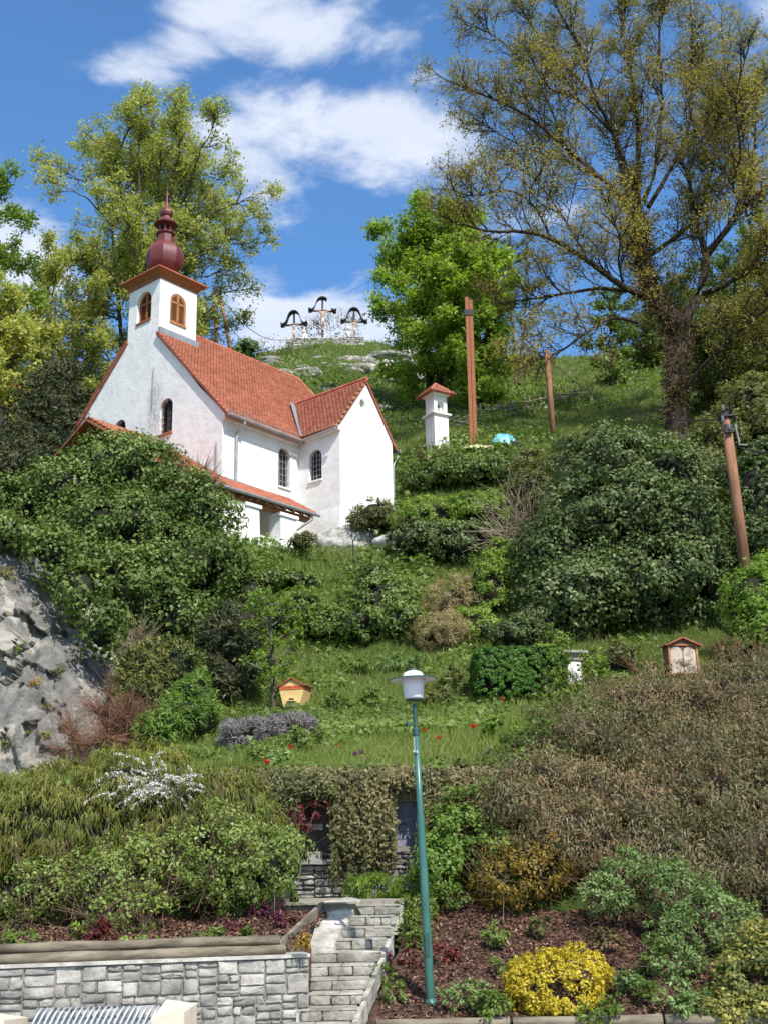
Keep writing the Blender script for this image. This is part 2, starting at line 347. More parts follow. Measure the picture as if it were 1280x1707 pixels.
def grille_window(parent, O, ax, ay, cx, z0, w, h, depth=.22, bars='iron', name='window', frame=None, louvre=False):
    """window part > pane + grille (or louvre slats) as sub-parts; the frame itself is the part"""
    O = Vector(O); ax = Vector(ax); ay = Vector(ay); nn = ax.cross(ay).normalized()
    def W(x, z, d=0): return O + ax * x + ay * z - nn * d
    out = arch(cx, z0, w, h); r = w / 2; zc = z0 + h - r
    fw = .07 if not louvre else .1
    inn = arch(cx, z0 + fw, w - 2 * fw, h - 2 * fw)
    m = MB(); n = len(out)
    P = [W(*p, depth - .05) for p in out] + [W(*p, depth - .05) for p in inn] + [W(*p, depth) for p in inn]
    m.add(P, [(i, (i + 1) % n, n + (i + 1) % n, n + i) for i in range(n)] + [(n + i, n + (i + 1) % n, 2 * n + (i + 1) % n, 2 * n + i) for i in range(n)])
    if louvre:
        m.bar(W(cx, z0 + fw, depth - .03), W(cx, z0 + h - fw, depth - .03), .1, .06, up=nn)
        m.bar(W(cx - r + fw, zc, depth - .03), W(cx + r - fw, zc, depth - .03), .09, .06, up=nn)
        m.bar(W(cx - r, z0 - .03, -.02), W(cx + r, z0 - .03, -.02), .1, .05, up=nn)
    wnd = m.build(name, MT[frame or 'wood_dark'], parent)
    g = MB(); g.add([W(*p, depth + .02) for p in out], [tuple(range(len(out)))]); g.build('pane' if not louvre else 'backing_board', MT['glass' if not louvre else 'wood_dark'], wnd)
    if louvre:
        s = MB(); z = z0 + fw + .03
        while z < z0 + h - .12:
            hw = r - fw if z < zc else math.sqrt(max(0, (r - fw) ** 2 - (z - zc) ** 2))
            for a, b in ((-hw, -.05), (.05, hw)):
                if b - a > .05 and not (abs(z - zc) < .05):
                    q = [W(cx + a, z, depth - .045), W(cx + b, z, depth - .045), W(cx + b, z + .05, depth + .01), W(cx + a, z + .05, depth + .01)]
                    s.add(q + [p + ay * .012 for p in q], [(0, 1, 2, 3), (4, 5, 6, 7), (0, 1, 5, 4), (2, 3, 7, 6)])
            z += .075
        s.build('louvre_slats', MT[frame], wnd)['kind'] = 'stuff'
    else:
        b = MB(); e = .09
        for i in range(1, 4):
            x = cx - r + w * i / 4; zt = zc + math.sqrt(max(0, r * r - (x - cx) ** 2))
            b.bar(W(x, z0, e), W(x, zt, e), .022, .022, up=nn)
        for k in range(1, 6):
            z = z0 + h * k / 6; hw = r if z < zc else math.sqrt(max(0, r * r - (z - zc) ** 2))
            b.bar(W(cx - hw, z, e + .02), W(cx + hw, z, e + .02), .022, .022, up=nn)
        b.build('grille', MT[bars], wnd)
    return wnd
def tiles(name, O, au, av, poly, mat, parent, tw=.19, th=.15, th2=.022, seed=1, kind=None):
    """courses of overlapping plain tiles on the plane O + u*au + v*av, inside the 2d polygon"""
    rng = np.random.default_rng(seed); O = np.array(O, float); au = nrmz(np.array(au, float)); av = nrmz(np.array(av, float)); nn = np.cross(au, av)
    if nn[2] < 0: nn = -nn
    P = np.array(poly); u0, v0 = P.min(0); u1, v1 = P.max(0)
    us = np.arange(u0, u1, tw); vs = np.arange(v0, v1, th)
    U, V = np.meshgrid(us, vs); U = U + (np.arange(len(vs)) % 2)[:, None] * tw * .5
    U = U.ravel(); V = V.ravel(); c = np.stack([U + tw / 2, V + th / 2], 1)
    ins = np.zeros(len(c), bool); n = len(P)
    for i in range(n):
        a = P[i]; b = P[(i + 1) % n]
        cond = ((a[1] > c[:, 1]) != (b[1] > c[:, 1]))
        xi = (b[0] - a[0]) * (c[:, 1] - a[1]) / (b[1] - a[1] + 1e-12) + a[0]
        ins ^= cond & (c[:, 0] < xi)
    U = U[ins]; V = V[ins]; k = len(U)
    lift = th2 * (1 + .5 * rng.random(k)); g = .012; j = rng.normal(0, .006, k)
    def pt(u, v, h): return O + u[:, None] * au + v[:, None] * av + h[:, None] * nn
    z = np.zeros(k)
    a0 = pt(U + g / 2, V + j, lift + .022); b0 = pt(U + tw - g / 2, V + j, lift + .022)
    c0 = pt(U + tw - g / 2, V + th * 1.1, z + .004); d0 = pt(U + g / 2, V + th * 1.1, z + .004)
    m0 = pt(U + tw / 2, V + j - .02, lift + .024); e0 = pt(U + g / 2, V + j, z); f0 = pt(U + tw - g / 2, V + j, z); m1 = pt(U + tw / 2, V + j - .02, z)
    co = np.stack([a0, b0, c0, d0, m0, e0, f0, m1], 1).reshape(-1, 3); b = np.arange(k)[:, None] * 8
    F5 = b + np.array([[0, 4, 1, 2, 3]]); F4 = np.concatenate([b + np.array([[5, 7, 4, 0]]), b + np.array([[7, 6, 1, 4]]), b + np.array([[0, 3, 5, 5]])[:, :4][:, :4], ])
    F4 = np.concatenate([b + np.array([[5, 7, 4, 0]]), b + np.array([[7, 6, 1, 4]])])
    F3 = np.concatenate([b + np.array([[5, 0, 3]]), b + np.array([[6, 2, 1]])])
    t = np.repeat(np.clip(rng.normal(.1, .35, k), -.4, .8), 8)
    o = link(name, np_mesh(name, co, [F5, F4, F3], mat, tint=t), parent)
    if kind: o['kind'] = kind
    return o
def rough_block(name, w, h, d, seed, sub=3, amp=.012, bev=.03):
    """a quarry faced stone: front face (towards -y) bulges and is uneven; about 40 triangles"""
    rng = np.random.default_rng(seed); nx, nz = sub, sub
    xs = np.array([0, bev, w / 2, w - bev, w]) if sub >= 3 else np.array([0, w / 2, w]); zs = np.array([0, bev, h / 2, h - bev, h]) if sub >= 3 else np.array([0, h / 2, h])
    if w < 2.5 * bev: xs = np.array([0, w * .3, w * .7, w])
    if h < 2.5 * bev: zs = np.array([0, h * .3, h * .7, h])
    X, Z = np.meshgrid(xs, zs); ex = (X == 0) | (X == w) | (Z == 0) | (Z == h)
    Y = np.where(ex, 0, -bev * .45) + np.where(ex, 0, rng.normal(0, amp, X.shape))
    X = X + np.where((X > 0) & (X < w), rng.normal(0, amp, X.shape), rng.normal(0, amp * .5, X.shape)); Z = Z + rng.normal(0, amp * .5, Z.shape)
    # trim the corners so no two stones share an outline
    for (i, j, sx, sz) in ((0, 0, 1, 1), (0, -1, -1, 1), (-1, 0, 1, -1), (-1, -1, -1, -1)):
        c = rng.uniform(0.1, .8) * bev; X[i, j] += sx * c; Z[i, j] += sz * c
    co = np.stack([X.ravel(), Y.ravel(), Z.ravel()], 1); m, n = X.shape
    idx = np.arange(m * n).reshape(m, n)
    F = np.stack([idx[:-1, :-1], idx[:-1, 1:], idx[1:, 1:], idx[1:, :-1]], -1).reshape(-1, 4)
    ring = np.concatenate([idx[0, :], idx[1:, -1], idx[-1, -2::-1], idx[-2:0:-1, 0]])
    back = co[ring].copy(); back[:, 1] = d; b = len(co); k = len(ring)
    F2 = np.array([[ring[(i + 1) % k], ring[i], b + i, b + (i + 1) % k] for i in range(k)])
    return np_mesh(name, np.concatenate([co, back]), [F, F2], MT['granite'], tint=np.full(len(co) + k, rng.uniform(-.3, .3)))
def split_rect(x0, z0, x1, z1, rng, tw, thh, out):
    w = x1 - x0; h = z1 - z0
    if w <= tw * rng.uniform(.9, 1.5) and h <= thh * rng.uniform(.9, 1.6): out.append((x0, z0, x1, z1)); return
    if w / tw > h / thh:
        c = x0 + w * rng.uniform(.36, .64); split_rect(x0, z0, c, z1, rng, tw, thh, out); split_rect(c, z0, x1, z1, rng, tw, thh, out)
    else:
        c = z0 + h * rng.uniform(.36, .64); split_rect(x0, z0, x1, c, rng, tw, thh, out); split_rect(x0, c, x1, z1, rng, tw, thh, out)

# ------------------------------------------------------------------ the lie of the land
CP = [  # pixel u, v and the distance at which the ground is seen there
 (-150, 1330, 19), (250, 1330, 19), (500, 1312, 19), (700, 1310, 19), (830, 1320, 19), (1000, 1420, 19.3), (1250, 1440, 19.3), (1450, 1440, 19.3),
 (480, 1255, 22), (700, 1250, 22), (860, 1250, 22), (1050, 1270, 22.5), (1300, 1270, 22.5),
 (480, 1190, 27), (700, 1185, 27), (850, 1175, 27), (1000, 1155, 27), (1280, 1140, 27), (300, 1230, 26), (120, 1300, 26), (-100, 1300, 26),
 (480, 1110, 32), (720, 1095, 33), (880, 1095, 32), (1000, 1080, 33), (1250, 1060, 33), (300, 1130, 30), (60, 1060, 29.5), (-150, 1060, 29.5),
 (450, 1010, 37), (700, 985, 38), (850, 1000, 37), (1030, 960, 38), (1250, 960, 36), (60, 900, 33), (250, 960, 35), (-150, 880, 33),
 (520, 925, 42), (600, 910, 43), (700, 880, 46), (820, 850, 47), (1000, 820, 45), (1240, 850, 42), (100, 850, 40), (300, 880, 40), (-150, 800, 42),
 (675, 800, 49), (750, 770, 51), (850, 765, 51), (1000, 760, 52), (1130, 738, 57), (1290, 760, 53),
 (725, 738, 54.5), (840, 732, 54.5), (670, 720, 62), (900, 722, 56), (1050, 712, 64), (1290, 680, 66),
 (690, 700, 72), (850, 690, 72), (980, 668, 74), (1290, 600, 78),
 (660, 650, 88), (850, 655, 84), (1010, 630, 86), (1290, 530, 95),
 (430, 600, 98), (480, 583, 105), (540, 576, 107), (610, 576, 107), (680, 578, 106), (850, 604, 100), (1000, 604, 100), (1100, 590, 100), (1290, 470, 112), (1500, 440, 112),
 (0, 690, 62), (-150, 690, 62), (150, 740, 60), (0, 640, 85), (250, 640, 85)]
CX = []; CZ = []
for (u, v, d) in CP:
    p = at(u, v, d); CX.append((p[0], p[1])); CZ.append(p[2])
for (x, y, z) in [(-60, 140, 40), (-10, 125, 53), (10, 125, 52), (40, 130, 60), (80, 150, 80), (-100, 60, 20), (100, 60, 40), (-60, 20, 3), (60, 20, 3.2), (-10, 200, 40), (60, 220, 60), (-120, 200, 40), (140, 220, 70),
                  (-5, 47, 14.4), (-2, 50, 14.6), (-9, 50, 15)]:
    CX.append((x, y)); CZ.append(z)
CX = np.array(CX, float); CZ = np.array(CZ, float)
def _phi(d): return d
_D = np.linalg.norm(CX[:, None] - CX[None], axis=-1); n_ = len(CX)
_A = np.zeros((n_ + 3, n_ + 3)); _A[:n_, :n_] = _D + np.eye(n_) * -0.6
_A[:n_, n_] = 1; _A[:n_, n_ + 1:] = CX; _A[n_, :n_] = 1; _A[n_ + 1:, :n_] = CX.T
_W = np.linalg.solve(_A, np.concatenate([CZ, np.zeros(3)]))
def rbf(x, y):
    x = np.asarray(x, float); y = np.asarray(y, float); sh = x.shape; q = np.stack([x.ravel(), y.ravel()], 1); r = np.zeros(len(q))
    for s in range(0, len(q), 20000):
        d = np.linalg.norm(q[s:s + 20000, None] - CX[None], axis=-1); r[s:s + 20000] = d @ _W[:n_] + _W[n_] + q[s:s + 20000] @ _W[n_ + 1:]
    return r.reshape(sh)
WX0, WX1, WY = -2.75, 1.35, 18.9      # the ivy grown retaining wall
def smooth(t): t = np.clip(t, 0, 1); return t * t * (3 - 2 * t)
def bedz(x, y):     # beds below the hillside: left is flat, right slopes up from the kerb log
    xs = -.9 + (np.asarray(y, float) - 13.6) * .2
    zl = .93 + .12 * (y - 14.15); zr = .16 + .30 * (y - 14.0)
    return np.where(x < xs, zl, zr)
def G(x, y):
    x = np.asarray(x, float); y = np.asarray(y, float)
    hi = rbf(x, np.maximum(y, 19.0)); lo = np.where(x < -.2, 1.36 + 0 * x, np.where(y < 18.25, bedz(x, y) - .2, np.minimum(1.5, bedz(x, np.minimum(y, 18.4)))))
    sl_ = smooth((y - 16.8) / 2.2)
    ledge = np.where(y < WY + .56, 0.0, 1.0)
    inw = smooth((x - WX0 + .3) / .3) * smooth((WX1 + .3 - x) / .3)
    t = inw * ledge + (1 - inw) * sl_
    return lo * (1 - t) + hi * t
def Gs(x, y): return float(G(np.array([x]), np.array([y]))[0])
def ground_at(u, v, y0=17., y1=150.):
    ys = np.concatenate([np.arange(y0, 40, .1), np.arange(40, y1, .3)]); d = ray(u, v); P = EYE + d[None] * (ys / d[1])[:, None]
    below = P[:, 2] < G(P[:, 0], P[:, 1])
    i = int(np.argmax(below)) if below.any() else len(ys) - 1
    return P[i]

def grid_mesh(name, xs, ys, fz, mat, kind='structure', **kw):
    X, Y = np.meshgrid(xs, ys); Z = fz(X, Y); idx = np.arange(X.size).reshape(X.shape)
    F = np.stack([idx[:-1, :-1], idx[:-1, 1:], idx[1:, 1:], idx[1:, :-1]], -1).reshape(-1, 4)
    o = link(name, np_mesh(name, np.stack([X.ravel(), Y.ravel(), Z.ravel()], 1), F, mat, smooth=True)); o['kind'] = kind; return o
def ground_mat():
    m, t, b, o = new_mat('grass_and_soil'); v = posco(t)
    n = noise(t, v, .35, 6, .65); n2 = noise(t, v, 3.5, 8, .7)
    c = ramp(t, mapr(t, n2, .3, .7), [(.030, .050, .012), (.060, .095, .020), (.085, .115, .030)])
    c = mixc(t, mapr(t, n, .52, .66, 0, .65), c, (.10, .085, .045))
    c = mixc(t, mapr(t, noise(t, v, 1.1, 8, .7), .64, .72, 0, .75), c, (.22, .21, .18))
    t.links.new(c, b.inputs['Base Color']); b.inputs['Roughness'].default_value = .95; b.inputs['Specular IOR Level'].default_value = .1
    bump(t, b, noise(t, v, 5, 10, .75), 1, .15); return m
MT['ground'] = ground_mat()
MT['mulch'] = surf('red_brown_bark_mulch', [(.03, .018, .012), (.085, .046, .030), (.165, .09, .06)], 16, .95, 1.0, .05, grit=(38, .5, .75, (.25, .16, .11), .6))
MT['paving'] = surf('grey_plaza_paving', [(.25, .24, .22), (.36, .35, .32)], 3, .9, .4, .01)
MT['path'] = surf('gravel_landing', [(.22, .20, .16), (.34, .31, .26)], 8, .95, .8, .02)
def hill_z(X, Y):
    z = G(X, Y); P = np.stack([X, Y, X * 0], -1); k = smooth((Y - 19.6) / 2)
    far = smooth((Y - 55) / 25)
    return z + k * ((fbm(P * .9, 4, 3) - .5) * .35 + far * ((fbm(P * .35, 4, 9) - .5) * 2.4 + (fbm(P * 1.4, 3, 5) - .5) * .7))
ys = np.concatenate([np.arange(16.8, 18.85, .25), [18.89, 19.44, 19.48], np.arange(19.6, 34, .24), np.arange(34, 60, .42), np.arange(60, 118, .6), np.arange(118, 125, 2), np.arange(125, 420, 12)])
xs = np.concatenate([np.arange(-260, -30, 10), np.arange(-30, -14, .8), np.arange(-14, 22, .3), np.arange(22, 50, .8), np.arange(50, 300, 10)])
grid_mesh('hillside', xs, ys, hill_z, MT['ground'])
far = MB(); far.add([(-3000, -500, -.05), (3000, -500, -.05), (3000, 4000, -.05), (-3000, 4000, -.05)], [(0, 1, 2, 3)]); o = far.build('ground', MT['ground']); o['kind'] = 'structure'
pl = MB(); pl.add([(-30, -20, 0), (30, -20, 0), (30, 14.0, 0), (-30, 14.0, 0)], [(0, 1, 2, 3)]); o = pl.build('plaza', MT['paving']); o['kind'] = 'structure'
def bump_bed(X, Y): return (fbm(np.stack([X * 5, Y * 5, X * 0], -1), 4, 7) - .5) * .16
_xs = [(13.0, 470, 1740), (13.71, 481, 1705), (14.1, 503, 1655), (14.3, 516, 1610), (15.6, 517, 1577), (15.75, 553, 1575), (17.3, 604, 1497)]
_xe = [(13.0, 565, 1740), (13.71, 583, 1705), (17.3, 676, 1497)]
_XS = [(y, at(u, v, y)[0]) for y, u, v in _xs]; _XE = [(y, at(u, v, y)[0]) for y, u, v in _xe]
XS = lambda y: np.interp(y, [a for a, b in _XS], [b for a, b in _XS])          # left edge of the flight of steps
XE = lambda y: np.interp(y, [a for a, b in _XE], [b for a, b in _XE])          # right edge
WALL_ANG = math.radians(14); _wr = at(516, 1592, 14.15); XR, YR, WTOP = _wr[0], 14.15, _wr[2]
def bed_grid(name, f0, f1, y0, y1, fz, ny=90, nx=160):
    T, Yy = np.meshgrid(np.linspace(0, 1, nx), np.linspace(y0, y1, ny)); X = f0(Yy) * (1 - T) + f1(Yy) * T; Z = fz(X, Yy) + bump_bed(X, Yy)
    idx = np.arange(X.size).reshape(X.shape); F = np.stack([idx[:-1, :-1], idx[:-1, 1:], idx[1:, 1:], idx[1:, :-1]], -1).reshape(-1, 4)
    o = link(name, np_mesh(name, np.stack([X.ravel(), Yy.ravel(), Z.ravel()], 1), F, MT['mulch'], smooth=True)); o['kind'] = 'structure'; return o
LEFT_BED = lambda x, y: .93 + .12 * (y - 14.15) + .0 * x
RIGHT_BED = lambda x, y: .16 + .31 * (y - 14.0) + np.minimum(0, 0 * x)
def left_bed():
    S, T = np.meshgrid(np.linspace(0, 1, 200), np.linspace(0, 1, 90)); X = -9 * (1 - S) + S * (-1.28 + T * .42); Y0 = YR + .20 + (X - XR) * math.tan(WALL_ANG); Y = Y0 * (1 - T) + 16.88 * T
    Z = LEFT_BED(X, np.maximum(Y, 13.4)) + bump_bed(X, Y); idx = np.arange(X.size).reshape(X.shape); F = np.stack([idx[:-1, :-1], idx[:-1, 1:], idx[1:, 1:], idx[1:, :-1]], -1).reshape(-1, 4)
    o = link('left_mulch_bed', np_mesh('left_mulch_bed', np.stack([X.ravel(), Y.ravel(), Z.ravel()], 1), F, MT['mulch'], smooth=True)); o['kind'] = 'structure'
left_bed()
bed_grid('right_mulch_bed', lambda y: XE(y) + .10, lambda y: y * 0 + 9, 14.05, 18.35, RIGHT_BED)
_l, _r = float(XS(17.1)) - .02, float(XE(17.1)) + .02
lp = MB(); lp.add([(-3.3, 16.88, 1.385), (_l, 16.88, 1.385), (_l, 17.27, 1.388), (_r, 17.27, 1.388), (_r, 18.1, 1.40), (1.6, 18.1, 1.40), (1.6, 19.0, 1.42), (-3.3, 19.0, 1.42)], [tuple(range(8))])
for a, b in (((-3.3, 16.88), (_l, 16.88)), ((_l, 16.88), (_l, 17.27)), ((_l, 17.27), (_r, 17.27)), ((_r, 17.27), (_r, 18.1))): lp.add([(*a, 1.386), (*b, 1.386), (*b, .95), (*a, .95)], [(0, 1, 2, 3)])
o = lp.build('landing_path', MT['path']); o['kind'] = 'structure'
# soil between the boards and the steps
vs = []; ny = 12
for j in range(ny):
    y = 14.75 + (15.6 - 14.75) * j / (ny - 1); zs = .2 + .127 * ((y - 13.0) / .355 - 2) + .02; vs += [(-1.32 + (y - 13.5) * .12, y, zs + .1), (float(XS(y)) + .02, y, zs - .02)]
m = MB(); m.add(vs, [(2 * j, 2 * j + 1, 2 * j + 3, 2 * j + 2) for j in range(ny - 1)]); o = m.build('verge_soil', MT['mulch']); o['kind'] = 'structure'

# ------------------------------------------------------------------ church
ZB = 5.0
KW = at(372, 686, 43.0)
CH_ROT = math.radians(50)
ch_loc = (KW[0], KW[1], KW[2] - ZB)
E1 = np.array([math.cos(CH_ROT), math.sin(CH_ROT), 0]); E2 = np.array([-math.sin(CH_ROT), math.cos(CH_ROT), 0])
def chw(s1, s2, z): return np.array(ch_loc) + E1 * s1 + E2 * s2 + np.array([0, 0, z + ZB])
church = thing('chapel', 'small white chapel with red tiled roof, wooden louvres and dark red onion spire', 'church', ch_loc, CH_ROT)
def L(s1, s2, z): return Vector((s1, s2, z + ZB))
w = MB()
# west gable, facing -x of the chapel: plane s1 = 0 seen with its outer normal towards -s1
gable = [(0, -5), (11.4, -5), (11.4, .1), (10.9, .55), (9.6, 1.75), (6.25, 4.9), (6.25, 7.5), (4.15, 7.5), (4.15, 4.75), (1.4, 1.45), (0, .05)]
gh = [arch(3.46, -.02, .82, 1.56), arch(6.5, .02, .78, 1.4)]
gh.append(arch(5.2, 5.6, .98, 1.42))
flip = lambda l: [(-a, b) for a, b in l]
wall(w, flip(gable), [flip(h) for h in gh], L(0, 0, 0), (0, -1, 0), (0, 0, 1), .3)
# nave right wall s2 = 0
wall(w, [(0, -5), (4.2, -5), (4.2, .1), (0, .1)], [arch(3.37, -2.3, .66, 1.68)], L(0, 0, 0), (1, 0, 0), (0, 0, 1), .28)
wall(w, [(7.5, -5), (9.0, -5), (9.0, .1), (7.5, .1)], [], L(0, 0, 0), (1, 0, 0), (0, 0, 1), .2)
for a, b in (((9, 0), (10.6, 2.6)), ((10.6, 2.6), (10.6, 8.0)), ((10.6, 8.0), (9, 11.4)), ((9, 11.4), (0, 11.4))):
    w.add([L(*a, -5), L(*b, -5), L(*b, .1), L(*a, .1)], [(0, 1, 2, 3)])
# transept
wall(w, [(0, -5), (2.3, -5), (2.3, .12), (0, .12)], [arch(.95, -2.02, .7, 1.32)], L(4.2, 0, 0), (0, -1, 0), (0, 0, 1), .26)
oc = [(5.62 + .17 * math.cos(i * math.pi / 8), 1.36 + .21 * math.sin(i * math.pi / 8)) for i in range(16)]
wall(w, [(4.2, -5), (7.5, -5), (7.5, .12), (5.85, 2.3), (4.2, .12)], [oc], L(0, -2.3, 0), (1, 0, 0), (0, 0, 1), .3)
w.add([L(7.5, -2.3, -5), L(7.5, 0, -5), L(7.5, 0, .12), L(7.5, -2.3, .12)], [(0, 1, 2, 3)])
# tower
TY0, TY1, TX1 = 4.15, 6.25, 2.05
wall(w, [(0, 4.2), (TX1, 4.2), (TX1, 7.5), (0, 7.5)], [arch(1.02, 5.5, .9, 1.42)], L(0, TY0, 0), (1, 0, 0), (0, 0, 1), .24)
w.add([L(TX1, TY0, 4), L(TX1, TY1, 4), L(TX1, TY1, 7.5), L(TX1, TY0, 7.5)], [(0, 1, 2, 3)])
w.add([L(TX1, TY1, 4), L(0, TY1, 4), L(0, TY1, 7.5), L(TX1, TY1, 7.5)], [(0, 1, 2, 3)])
w.build('wall', MT['plaster'], church)
x_ = MB()   # battered wall foot and the buttress-like corners
x_.hexa([L(4.05, -2.5, -5.6), L(7.6, -2.5, -5.6), L(7.6, -1.9, -5.6), L(4.05, -1.9, -5.6), L(4.19, -2.31, -3.6), L(7.49, -2.31, -3.6), L(7.49, -1.9, -3.6), L(4.19, -1.9, -3.6)])
x_.hexa([L(3.9, -2.5, -5.6), L(4.3, -2.5, -5.6), L(4.3, 0, -5.6), L(3.9, 0, -5.6), L(4.18, -2.3, -3.4), L(4.3, -2.3, -3.4), L(4.3, 0, -3.4), L(4.18, 0, -3.4)])
x_.hexa([L(-.16, -.16, -5.6), L(4.2, -.16, -5.6), L(4.2, .1, -5.6), L(-.16, .1, -5.6), L(-.01, -.012, -3), L(4.2, -.012, -3), L(4.2, .1, -3), L(-.01, .1, -3)])
x_.build('wall_base', MT['plaster'], church)
WX, WYv = (0, -1, 0), (0, 0, 1)
grille_window(church, L(0, 0, 0), WX, WYv, -3.46, -.02, .82, 1.56, .26)
grille_window(church, L(0, 0, 0), WX, WYv, -6.5, .02, .78, 1.4, .26)
grille_window(church, L(0, 0, 0), (1, 0, 0), WYv, 3.37, -2.3, .66, 1.68, .24, bars='iron_pale')
grille_window(church, L(4.2, 0, 0), WX, WYv, .95, -2.02, .7, 1.32, .22, bars='iron_pale')
grille_window(church, L(0, 0, 0), WX, WYv, -5.2, 5.6, .98, 1.42, .2, name='louvre_window', frame='wood_red', louvre=True)
grille_window(church, L(0, TY0, 0), (1, 0, 0), WYv, 1.02, 5.5, .9, 1.42, .08, name='louvre_window', frame='wood_orange', louvre=True)
g = MB(); g.add([L(5.62 + .2 * math.cos(i * math.pi / 8), -2.05, 1.36 + .24 * math.sin(i * math.pi / 8)) for i in range(16)], [tuple(range(16))]); g.build('round_window', MT['glass'], church)
s = MB(); s.box(L(-.1, 3.0, -.1), L(.12, 3.92, -.02)); s.build('window_sill', MT['tile_dark'], church)
s = MB(); s.box(L(3.0, -.07, -2.38), L(3.74, .1, -2.31)); s.build('window_sill', MT['plaster'], church)
s = MB(); s.box(L(4.13, -1.34, -2.1), L(4.3, -.56, -2.03)); s.build('window_sill', MT['plaster'], church)
# roofs
RZ = 5.9; ev = -.22; SL = math.hypot(5.2 + .4, RZ - ev)
rf = MB()
def slab(mb, pts, th=.09):
    P = [Vector(p) for p in pts]; n = (P[1] - P[0]).cross(P[2] - P[0]).normalized()
    if n.z < 0: n = -n
    k = len(P); mb.add([p - n * th for p in P] + P, [tuple(range(k))[::-1], tuple(range(k, 2 * k))] + [(i, (i + 1) % k, k + (i + 1) % k, k + i) for i in range(k)])
slab(rf, [L(-.1, -.4, ev), L(9.1, -.4, ev), L(9.5, 5.2, RZ), L(TX1, 5.2, RZ), L(TX1, TY0, 4.72), L(-.1, TY0, 4.72)])
slab(rf, [L(9.1, -.4, ev), L(11.0, 2.6, ev), L(9.5, 5.2, RZ)])
slab(rf, [L(11.0, 2.6, ev), L(11.0, 8, ev), L(9.5, 5.2, RZ)])
slab(rf, [L(11.0, 8, ev), L(9.1, 11.9, ev), L(9.5, 5.2, RZ)])
slab(rf, [L(9.1, 11.9, ev), L(-.1, 11.9, ev), L(-.1, TY1, 4.95), L(TX1, TY1, 4.95), L(TX1, 5.2, RZ), L(9.5, 5.2, RZ)])
roof = rf.build('roof', MT['tile_dark'], church)
av = Vector((0, 5.6, RZ - ev)).normalized()
sTW = SL * (TY0 + .4) / 5.6
tiles('roof_tiles', L(-.14, -.42, ev + .02), (1, 0, 0), av, [(0, 0), (9.2, 0), (9.62, SL), (TX1 + .14, SL), (TX1 + .14, sTW), (0, sTW)], MT['tile'], roof, .175, .15, seed=2, kind='stuff')
al = Vector((0, -6.7, RZ - ev)).normalized(); SLL = math.hypot(6.7, RZ - ev)
tiles('roof_tiles', L(-.14, 11.92, ev + .02), (1, 0, 0), al, [(0, 0), (9.2, 0), (9.62, SLL), (TX1 + .14, SLL), (TX1 + .14, SLL * .84), (0, SLL * .84)], MT['tile'], roof, .24, .22, seed=3, kind='stuff')
rt = MB(); rt.tube([L(TX1 + .02, 5.2, RZ + .03), L(9.55, 5.2, RZ + .03)], .09, 8); rt.tube([L(9.5, 5.2, RZ + .03), L(9.1, -.4, ev + .06)], .08, 6); rt.build('ridge_tile_row', MT['tile_dark'], church)
vg = MB(); vg.bar(L(-.1, -.42, ev - .0), L(-.1, TY0, 4.73), .05, .06, up=(1, 0, 0)); vg.bar(L(-.1, 11.9, ev + .02), L(-.1, TY1, 4.96), .05, .06, up=(1, 0, 0)); vg.build('verge', MT['tile_dark'], church)
fl = MB(); fl.bar(L(-.02, TY0 - .06, 4.83), L(TX1 + .1, TY0 - .06, 4.83), .10, .34, up=(0, 0, 1)); fl.bar(L(TX1 + .05, TY0 - .1, 4.85), L(TX1 + .05, 5.2, RZ + .06), .2, .06); fl.build('flashing', MT['zinc'], church)
# transept roof
tr = MB(); tz = 2.52; te = -.12
slab(tr, [L(3.92, -2.36, te), L(5.85, -2.36, tz), L(5.85, 2.1, tz), L(3.92, .1, te)]); slab(tr, [L(7.78, -2.36, te), L(5.85, -2.36, tz), L(5.85, 2.1, tz), L(7.78, .1, te)])
tro = tr.build('transept_roof', MT['tile_dark'], church)
ST = math.hypot(1.93, tz - te)
tiles('roof_tiles', L(3.92, .12, te + .02), (0, -1, 0), Vector((1.93, 0, tz - te)), [(0, 0), (2.5, 0), (2.5, ST), (-1.95, ST)], MT['tile'], tro, .2, .16, seed=4, kind='stuff')
tiles('roof_tiles', L(7.78, -2.38, te + .02), (0, 1, 0), Vector((-1.93, 0, tz - te)), [(0, 0), (2.6, 0), (4.6, ST), (0, ST)], MT['tile'], tro, .2, .16, seed=5, kind='stuff')
rt = MB(); rt.tube([L(5.85, -2.38, tz + .04), L(5.85, 2.05, tz + .04)], .09, 8); rt.build('ridge_tile_row', MT['tile_dark'], church)
vl = MB(); vl.add([L(3.86, -.42, te + .06), L(4.1, -.62, te + .12), L(5.93, 1.85, tz + .1), L(5.7, 1.98, tz + .16)], [(0, 1, 2, 3)]); vl.add([L(3.86, -.42, te + .0), L(4.1, -.62, te + .05), L(5.93, 1.85, tz + .0), L(5.7, 1.98, tz + .08)], [(3, 2, 1, 0)])
vl.build('valley_gutter', MT['zinc'], church)
